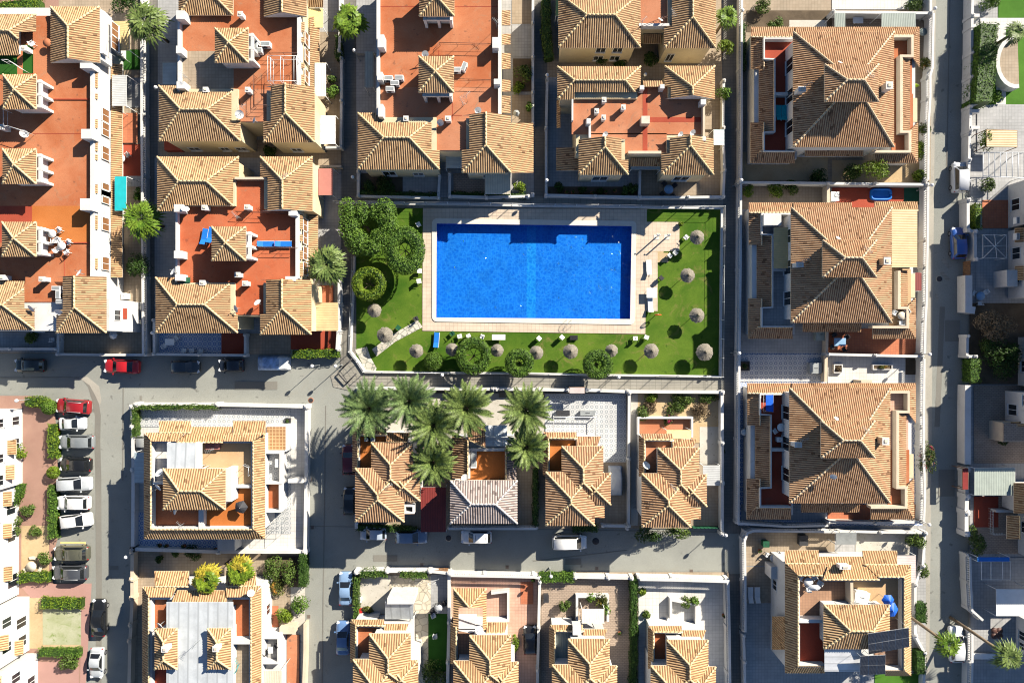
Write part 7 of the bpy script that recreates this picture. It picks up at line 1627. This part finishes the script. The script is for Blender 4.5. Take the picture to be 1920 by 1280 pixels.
table('pale blue table on the terracotta patio of the middle villa', 1575, 641, .6, 'ltblue', .12, square=(1.5, 1.0), chairs=4, pr=CHK, glabel='dark chair around the pale blue table')
table('round white table on the narrow red terrace of the bougainvillea villa', 1465, 801, .5, 'plasticw', 3.1, chairs=2, glabel='white chair beside the round table on the narrow red terrace')
table('round cream table on the tan terrace of the middle villa', 1691, 592, .5, 'stone', 3.1, chairs=3, glabel='white chair around the round cream table on the tan terrace')
table('round white table on the brown roof terrace of the solar panel house', 1516, 1091, .55, 'plasticw', 6.25, chairs=3, glabel='white chair around the round table on the brown roof terrace')
table('long white table on the lawn below the pool', 935, 632, .5, 'plasticw', .05, square=(1.7, .7)); table('large white table on the pool side pad', 1222, 549, .5, 'plasticw', .11, square=(1.3, 1.25))
table('round blue grey table in the grey courtyard across the street', 1839, 555, .55, 'ltblue', .12, chairs=3, pr=CH, glabel='white chair in the grey courtyard across the street')
table('small white table on the ring tiled yard by the long path', 1395, 810, .4, 'plasticw', .6); table('white oblong table in the long grey yard of the middle villa', 1415, 485, .5, 'plasticw', .15, square=(.9, 1.4)); table('white bench table below it in the long grey yard', 1417, 521, .5, 'plasticw', .15, square=(.9, 1.4))
table('round green table in the shaded yard of the upper villa', 1731, 60, .5, 'cor_green', .12, chairs=1, glabel='white chair beside the round green table'); table('white oval table between green sheet roofs', 1609, 38, .5, 'plasticw', .12, square=(1.3, .8))
table('outdoor dining table on the white tiled terrace of the corner house', 520, 868, .45, 'plasticw', 2.7, square=(.6, 1.0)); table('dark coffee table on the little terrace by the bottom street', 507, 1218, .45, 'plasticw', 2.75, square=(.6, .8), chairs=2, pr=CHK, glabel='dark seat on the little terrace by the bottom street')
table('white table in the turf strip by the bicycle', 822, 1140, .5, 'lt_metal', .12, chairs=2, pr=CHK, glabel='dark chair beside the bicycle')
for x, y, a, l in [(813, 1153, .4, 'white chair on the turf strip beside the bicycle'), (816, 1192, .1, 'cream chair in the middle of the turf strip')]: put(CH, x, y, a, l, 'chairs on the turf strip', .13)
for x, y, a, l in [(60, 82, .5, 'white chair on the terrace row deck by the artificial turf'), (1537, 1092, 2.6, 'white chair beside the folded parasol on the brown terrace'), (597, 543, .3, 'white chair on the small red patio under the palm')]: put(CH, x, y, a, l, None, 5.82 if y < 100 else 6.25 if y > 900 else .2)
for x, y, a, l in [(345, 657, 1.5, 'white chair in the blue tiled patio nearest the alley'), (360, 657, 1.5, 'white chair in the middle of the blue tiled patio'), (376, 658, 1.5, 'white chair beside the red floored end of the blue tiled patio'), (98, 637, 1.6, 'white chair in the shaded street corner yard, nearer the hedge'), (113, 637, 1.6, 'white chair in the shaded street corner yard, nearer the garage forecourt')]: put(CH, x, y, a, l, 'white chairs in shaded front yards', .12)
# stone table with curved benches
c = P(58, 1062, .75); root = empty('stone_table', 'round pale stone table in the sandy bed by the white house', 'table', (c.x, c.y, .12)); m = MB(); m.lathe([(.65, .67), (.65, .77), (.01, .77)], 'stone', 20, (c.x, c.y, 0)); m.build('table_top', root); m = MB(); m.lathe([(.3, .12), (.2, .4), (.3, .67)], 'stone', 12, (c.x, c.y, 0)); m.build('pedestal', root)
for k, a0 in enumerate((1.1, 3.4, 5.4)):
    m = MB(); n = 8; o_ = [(c.x+math.cos(a0+.12*i)*1.25, c.y+math.sin(a0+.12*i)*1.25) for i in range(n)]; i_ = [(c.x+math.cos(a0+.12*i)*.88, c.y+math.sin(a0+.12*i)*.88) for i in range(n)]
    for i in range(n-1): m.prism([o_[i], o_[i+1], i_[i+1], i_[i]], .42, .52, 'stone')
    o = m.build('stone_bench'); tag(o, ['curved stone bench above the round stone table', 'curved stone bench on the house side of the round stone table', 'curved stone bench on the car side of the round stone table'][k], 'bench', 'curved stone benches')
    for i in (1, n-2): m2 = MB(); m2.obox(((o_[i][0]+i_[i][0])/2, (o_[i][1]+i_[i][1])/2, .12), .25, .25, .3, 'stone', a0+.12*i); m2.build('foot', o)
# pool things
def post(label, x, y, h, mat='plasticw', name='shower_post', cat='shower', z=.1):
    c = P(x, y, h+z); root = empty(name, label, cat, (c.x, c.y, z)); m = MB(); m.tube([(c.x, c.y, z), (c.x, c.y, z+h)], .09, mat, 10); m.build('column', root)
    m = MB(); m.tube([(c.x, c.y, z+h-.1), (c.x-.3, c.y, z+h)], .03, 'lt_metal', 6); m.lathe([(.1, z+h-.06), (.1, z+h-.02), (.01, z+h)], 'lt_metal', 10, (c.x-.3, c.y, 0)); m.build('shower_head', root)
    m = MB(); m.box(c.x-.32, c.y-.32, z, c.x+.32, c.y+.32, z+.04, 'coping'); m.build('tray', root)
post('white shower post on the platform nearer the pool', 1237, 440, 2.1); post('white shower post on the platform nearer the parasol', 1257, 440, 2.1)
c = P(1068, 606, .9); root = empty('pool_ladder', 'chrome pool ladder with curved rails at the lower pool edge', 'pool ladder', (c.x, c.y, .2))
for sx in (-.3, .3):
    m = MB(); m.tube([(c.x+sx, c.y-.35, .2), (c.x+sx, c.y-.3, .85), (c.x+sx, c.y+.05, 1.0), (c.x+sx, c.y+.42, .85), (c.x+sx, c.y+.5, -.5)], .025, 'lt_metal', 7); m.build('rail', root)
for z in (-.4, -.15): m = MB(); m.box(c.x-.3, c.y+.46, z, c.x+.3, c.y+.54, z+.03, 'lt_metal'); m.build('tread', root)
c = P(1234, 589, 1.3); root = empty('lifebuoy_stand', 'orange lifebuoy on a stand beside the pool pad', 'lifebuoy', (c.x, c.y, .05)); m = MB(); m.tube([(c.x, c.y, .05), (c.x, c.y, 1.6)], .04, 'plasticw', 6); m.build('stand', root)
MT['orange'] = plain('orange_plastic', (.7, .14, .02), .5); m = MB(); m.tube([(c.x+.38*math.cos(k*.5236), c.y-.08, 1.25+.38*math.sin(k*.5236)) for k in range(13)], .07, 'orange', 8); m.build('ring', root)
def box_thing(name, label, cat, x, y, w, d, h, mat, z=.1, rz=0, lid=None):
    """box with a lid, bevelled by a plinth"""
    c = P(x, y, z+h); root = empty(name, label, cat, (c.x, c.y, z)); m = MB(); m.obox((c.x, c.y, z), w, d, h-.06, mat, rz); m.build('casing', root); m = MB(); m.obox((c.x, c.y, z+h-.06), w+.08, d+.08, .06, lid or mat, rz); m.build('lid', root)
    m = MB(); m.obox((c.x, c.y, z+h), w*.3, .05, .04, 'dark', rz); m.build('handle', root); return root
for a in [('storage_box', 'white storage box at the gable end of the paddling pool patio', 'storage box', 1566, 368, .95, 1.1, 1.0, 'plasticw'), ('storage_box', 'dark green storage box beside the terracotta patio', 'storage box', 1540, 627, 1.3, 1.5, .9, 'cor_green'), ('storage_box', 'red toy box in the gravel plot', 'toy box', 674, 1146, .6, .7, .5, 'red'), ('storage_box', 'white box beside the red toy box', 'storage box', 673, 1124, .6, .6, .6, 'plasticw'),
          ('barbecue', 'dark barbecue grill on the tan yard of the solar panel house', 'barbecue', 1507, 1013, 1.0, 1.2, .9, 'dark'), ('waste_bin', 'dark bin in the brown paved plot by the white wall', 'bin', 1024, 1122, .6, .9, .9, 'dark'), ('cabinet', 'white utility cabinet on the shaded balcony yard', 'cabinet', 1462, 824, .6, .5, .8, 'plasticw', 3.1),
          ('storage_box', 'grey storage bench on the ring tiled courtyard by the villa', 'storage box', 1102, 774, 1.8, .6, .7, 'grey_metal'), ('planter', 'dark planter trough on the ring tiled courtyard by the palms', 'planter', 1056, 774, 1.6, .6, .6, 'dark'), ('storage_box', 'grey locker on the ring tiled patio behind the bougainvillea villa', 'storage box', 1530, 690, 1.5, 1.3, .8, 'grey_metal'), ('shed', 'tan shed box against the tiled roof of the bougainvillea villa', 'storage box', 1625, 719, 1.3, .8, 2.2, 'beige'),
          ('storage_box', 'white freezer chest on the tan roof terrace', 'storage box', 1617, 1120, 1.6, 1.3, .9, 'plasticw', 6.25, -.2), ('waste_bin', 'black bags heaped on the lawn below the pool', 'bin', 1076, 633, .9, .5, .3, 'black'), ('storage_box', 'red tiled box on the beige terrace of the corner house', 'storage box', 398, 837, 1.6, .6, .5, 'rose', 6.25), ('storage_box', 'brown shed in the shade beside the terracotta patio', 'shed', 1073, 1250, .01, .01, .01, 'wood')][:-1]: box_thing(*a)
# planters
def planter(label, x, y, w, d, mat, plant, h=.5, z=.12):
    c = P(x, y, z+h); root = empty('planter', label, 'planter', (c.x, c.y, z)); m = MB(); wall_path(m, [(c.x-w/2, c.y-d/2), (c.x+w/2, c.y-d/2), (c.x+w/2, c.y+d/2), (c.x-w/2, c.y+d/2)], z, z+h, .12, mat, True, False); m.build('trough', root)
    m = MB(); m.box(c.x-w/2+.06, c.y-d/2+.06, z, c.x+w/2-.06, c.y+d/2-.06, z+h-.1, 'soil'); m.build('soil', root); m = MB(); blob(m, (c.x, c.y, z+h), w*.36, d*.36, .3, 160, .1, plant); m.build('plants', root)
planter('square white planter with one small plant on the white tiled patio', 1572, 691, 1.0, 1.0, 'white', 'leaf_dry'); planter('long white planter with yellow flowers on the white tiled patio', 1655, 688, 2.4, .6, 'white', 'leaf_orange'); planter('square dark planter with a plant on the ring tiled patio corner', 1397, 686, 1.1, 1.1, 'dark', 'leaf_dark')
planter('small square planter on the ring tiles by the corner house', 539, 789, .6, .6, 'dark', 'leaf_dark', .4)
def pot(label, x, y, r=.22, z=.12, mat='clay', pl='leaf_dark', grp=None):
    c = P(x, y, z+.4); root = empty('plant_pot', label, 'plant pot', (c.x, c.y, z), 0, grp); m = MB(); m.lathe([(r*.7, z), (r, z+.35), (r*1.1, z+.36), (r*1.1, z+.4), (r*.9, z+.4)], mat, 10, (c.x, c.y, 0)); m.build('pot', root); m = MB(); blob(m, (c.x, c.y, z+.55), r*1.3, r*1.3, .3, 70, .09, pl, 4); m.build('plant', root)
for x, y, l in [(1062, 361, 'potted plant at the patio wall, between fern and alley plant'), (1074, 361, 'potted plant at the patio wall, between two small pots'), (1110, 362, 'potted plant at the patio wall near the small fern'), (1136, 360, 'potted plant at the patio wall near the round bush'), (1153, 358, 'potted plant at the patio wall beside the round bush'), (1356, 846, 'dark pot on the pale strip by the cactus villa'), (1298, 1172, 'dark potted plant by the pale corner porch'), (1357, 1153, 'dark pot at the edge of the shaded pale plot'), (1162, 1186, 'black pot on the brown paving'),
                (404, 1030, 'potted plant in the shade below the ring tiled patio'), (345, 1023, 'small pot on the blue ring tiles nearest the steps'), (299, 1022, 'small pot on the blue ring tiles near the alley lamp'), (312, 1023, 'small pot on the blue ring tiles beside another small pot'), (1000, 1087, 'dark pot at the corner of the pink plot')]: pot(l, x, y, grp='potted plants')
# paddling pool
c = P(1653, 364, .5); root = empty('paddling_pool', 'bright blue inflatable paddling pool on the terracotta patio', 'paddling pool', (c.x, c.y, .1)); m = MB(); hw, hd = 1.25, .65
for z in (.22, .4): m.tube([(c.x+hw*math.copysign(abs(math.cos(t))**.4, math.cos(t)), c.y+hd*math.copysign(abs(math.sin(t))**.4, math.sin(t)), z) for t in [k*6.2832/36 for k in range(37)]], .14, 'blue', 8)
m.build('inflated_wall', root); m = MB(); m.box(c.x-hw, c.y-hd, .1, c.x+hw, c.y+hd, .24, 'blue'); m.build('bottom', root)
# big folded blue parasol, and other parasols
def parasol(label, x, y, r, z0, h, mat, n=8, fold=1.0):
    c = P(x, y, z0+h); root = empty('parasol', label, 'parasol', (c.x, c.y, z0)); m = MB(); m.tube([(c.x, c.y, z0), (c.x, c.y, z0+h)], .03, 'lt_metal', 6); m.build('pole', root); m = MB(); vs = [(c.x, c.y, z0+h)]
    for k in range(2*n): a = math.pi*k/n; q = r*(1 if k % 2 == 0 else .86); vs.append((c.x+math.cos(a)*q, c.y+math.sin(a)*q*fold, z0+h-.45-(.0 if k % 2 else .06)))
    m.add(vs, [(0, 1+k, 1+(k+1) % (2*n)) for k in range(2*n)], mat); m.build('canopy', root)
parasol('bright blue parasol on the roof terrace, smaller upper canopy', 1669, 1127, .75, 6.25, 2.4, 'bluecloth', 6, .9); parasol('bright blue parasol on the roof terrace, larger lower canopy', 1675, 1145, .85, 6.25, 2.2, 'bluecloth', 6, 1.1)
parasol('dark grey folded parasol cover on the orange terrace of the corner house', 449, 952, .8, 6.25, 1.6, 'dark', 5, 1.0); parasol('pale parasol leaning over the brown roof terrace', 1530, 1104, .8, 6.25, 1.9, 'lt_metal', 6, .5); parasol('lime green cover folded by the white fence of the upper villa', 1721, 158, .5, .2, 1.2, 'lime', 5, .5)
parasol('round pale parasol in the street corner garden', 208, 628, .55, .1, 1.6, 'lt_metal', 8, 1)
# frames and canopies over yards
def frame_thing(name, label, cat, bars, z, mat='plasticw', r=.04, roof=None, z0=0.1, roofmat=None):
    pts = [P(x, y, z) for b in bars for x, y in b]; c = sum(pts, Vector())/len(pts); root = empty(name, label, cat, (c.x, c.y, z0)); m = MB()
    for b in bars: m.tube([P(x, y, z) for x, y in b], r, mat, 5)
    m.build('frame', root)
    for p in (roof or bars[0]):
        q = P(p[0], p[1], z); m = MB(); m.tube([(q.x, q.y, z0), q], r, mat, 5); m.build('post', root)
    if roofmat: m = MB(); m.sheet(roof, z+.05, roofmat); m.sheet(roof, z+.02, roofmat); m.build('canopy', root)
    return root
frame_thing('sunshade_frame', 'bare white sunshade frame with diagonal bars in the grey courtyard', 'pergola', [[(1843, 440), (1887, 440), (1887, 484), (1843, 484), (1843, 440)], [(1843, 440), (1887, 484)], [(1843, 484), (1887, 440)], [(1865, 440), (1869, 484)], [(1843, 462), (1887, 460)]], 2.4, r=.03)
frame_thing('pergola', 'white striped pergola of parallel bars across the street', 'pergola', [[(1843, 286), (1920, 286)], [(1843, 330), (1920, 334)]]+[[(1843+k*11, 286), (1843+k*11, 332)] for k in range(8)], 2.5, 'lt_metal', .05, roof=[(1843, 286), (1920, 286), (1920, 332), (1843, 332)])
frame_thing('tarpaulin_roof', 'faded green and grey tarpaulin roof over the yard across the street', 'canopy', [[(1827, 877), (1903, 877), (1903, 928), (1827, 928), (1827, 877)]], 2.3, roof=[(1827, 877), (1903, 877), (1903, 928), (1827, 928)], roofmat='cor_green')
frame_thing('awning_frame', 'white frame with a light blue awning strip at the balustraded house', 'awning', [[(1840, 1052), (1895, 1052), (1895, 1086), (1840, 1086), (1840, 1052)], [(1858, 1052), (1858, 1086)], [(1880, 1052), (1880, 1086)]], 2.5, roof=[(1833, 1044), (1893, 1044), (1893, 1052), (1833, 1052)], roofmat='blue')
frame_thing('canopy', 'bright white canopy with a glazed end across the street', 'canopy', [[(1868, 1104), (1925, 1104), (1925, 1154), (1868, 1154), (1868, 1104)]], 2.7, roof=[(1868, 1104), (1930, 1104), (1930, 1154), (1868, 1154)], roofmat='plasticw')
frame_thing('shade_roof', 'tiled shade roof in the grey courtyard by the bright lawn', 'canopy', [[(1850, 243), (1907, 245), (1907, 276), (1850, 275), (1850, 243)]], 2.4, 'wood', .05, roof=[(1850, 243), (1907, 245), (1907, 276), (1850, 275)], roofmat='cor_tan')
frame_thing('shade_canopy', 'dark canopy in the shaded yards beneath the tall hedge alley', 'canopy', [[(305, 118), (331, 118), (331, 158), (305, 158), (305, 118)]], 2.3, 'grey_metal', .05, roof=[(305, 118), (331, 118), (331, 158), (305, 158)], roofmat='cor_steel')
frame_thing('brown_hood', 'small brown hood over the street gate by the tarpaulin roof', 'canopy', [[(1805, 878), (1815, 878), (1815, 917), (1805, 917), (1805, 878)]], 2.2, 'wood', .05, roof=[(1805, 878), (1815, 878), (1815, 917), (1805, 917)], roofmat='dkred')
frame_thing('gate_roof', 'little tiled gate roof on the pool path wall', 'gate', [[(1068, 726), (1096, 726), (1096, 737), (1068, 737), (1068, 726)]], 2.3, 'wood', .05, roof=[(1068, 726), (1096, 726), (1096, 737), (1068, 737)], roofmat='cor_pink')
frame_thing('porch_balustrade', 'white porch rail on the ring tiled courtyard of the covered car villa', 'railing', [[(1038, 818), (1038, 781), (1117, 782), (1117, 818)]], 1.1, 'plasticw', .07)
frame_thing('garden_bench', 'white bench seat by the palm trunk across the street', 'bench', [[(1826, 1224), (1866, 1226), (1866, 1234), (1826, 1234), (1826, 1224)]], .6, 'plasticw', .08, roof=[(1826, 1224), (1866, 1226), (1866, 1234), (1826, 1234)], roofmat='plasticw')
frame_thing('timber_frame', 'dark timber bench frame with three open squares on the slab corner', 'bench', [[(634, 700), (650, 718)], [(650, 718), (668, 700)], [(642, 690), (660, 672)]], .5, 'dark', .09)
# curved white balustrade wall
m = MB(); cw = [(1905+34*math.cos(rad(a)), 116+46*math.sin(rad(a))) for a in range(80, 290, 15)]; wall_path(m, cw, 0, 1.5, .5, 'white'); o = m.build('curved_wall', kind='thing'); tag(o, 'curved white balustrade wall of a round terrace beside the bright lawn', 'wall'); m = MB(); m.ppoly(cw, 0, .8, 'tan_tile'); m.build('terrace_floor', o)
# round four seat garden bench
c = P(1870, 1187, .5); root = empty('garden_bench', 'dark four lobed garden seat on the grey courtyard across the street', 'seat', (c.x, c.y, .12)); m = MB()
for k in range(4): a = .785+k*1.571; m.lathe([(.42, .4), (.42, .48), (.01, .5)], 'iron', 12, (c.x+math.cos(a)*.45, c.y+math.sin(a)*.45, 0))
m.lathe([(.2, .1), (.2, .5), (.01, .52)], 'iron', 8, (c.x, c.y, 0)); m.build('seats', root)
# bicycle
c = P(827, 1128, .6); root = empty('bicycle', 'dark bicycle leaning beside the white wall of the turf strip', 'bicycle', (c.x, c.y, .12), .3); ORG[root.name] = Vector((0, 0, 0))
for sx in (-.52, .52):
    m = MB(); m.tube([(sx+.32*math.cos(k*.5236), .1*math.sin(k*.5236), .34+.32*math.sin(k*.5236)) for k in range(13)], .025, 'tyre', 5); m.build('wheel', root)
m = MB(); m.tube([(-.52, 0, .34), (-.15, 0, .8), (.4, 0, .82), (.52, 0, .34)], .022, 'dark', 5); m.tube([(-.15, 0, .8), (0, 0, .3), (.4, 0, .82)], .022, 'dark', 5); m.build('frame', root); m = MB(); m.obox((-.18, 0, .85), .25, .14, .06, 'black'); m.build('saddle', root); m = MB(); m.tube([(.38, -.28, .98), (.42, 0, 1.0), (.38, .28, .98)], .018, 'dark', 5); m.build('handlebar', root)
# washing on the shaded terrace, rotary lines
frame_thing('clothes_airer', 'clothes airer with blue and red washing on the shaded terrace', 'clothes airer', [[(1432, 736), (1450, 736), (1450, 772), (1432, 772), (1432, 736)]], 4.3, 'lt_metal', .02, roof=[(1436, 740), (1450, 740), (1450, 772), (1436, 770)], z0=3.1, roofmat='bluecloth')
frame_thing('clothes_airer', 'bare wire clothes airer on the crazy paving', 'clothes airer', [[(792, 1092), (822, 1086)], [(800, 1102), (818, 1090)], [(798, 1088), (812, 1106)]], 1.0, 'lt_metal', .015)

for x, y, l in [(1408, 1115, 'grey white lounger in the lane side yard, nearer the lane wall'), (1421, 1115, 'grey white lounger in the lane side yard, nearer the house')]: put(LWt, x, y, 1.57, l, 'white loungers in the lane side yard', .12)
table('round white table in the shaded tan yard of the solar panel house', 1451, 1046, .5, 'plasticw', .12, chairs=3, glabel='white chair around the table in the shaded tan yard')
box_thing('waste_bin', 'green bin beside the lane wall of the solar panel house', 'bin', 1437, 1020, .7, .7, 1.0, 'green', .12)
pot('round dark pot in the lane side yard of the solar panel house', 1425, 1032)
table('white plastic table in the shaded front yard of the duplex with blue patio', 318, 641, .45, 'plasticw', .12, square=(1.2, .8), chairs=2, glabel='white chair at the table in the blue tiled patio')
box_thing('storage_box', 'white washing machine box on the terrace row porch', 'storage box', 232, 555, .7, .7, .9, 'plasticw', .12)
parasol('closed grey parasol standing on the tan yard by the striped awning', 968, 210, .45, .12, 2.0, 'grey_metal', 6, 1)
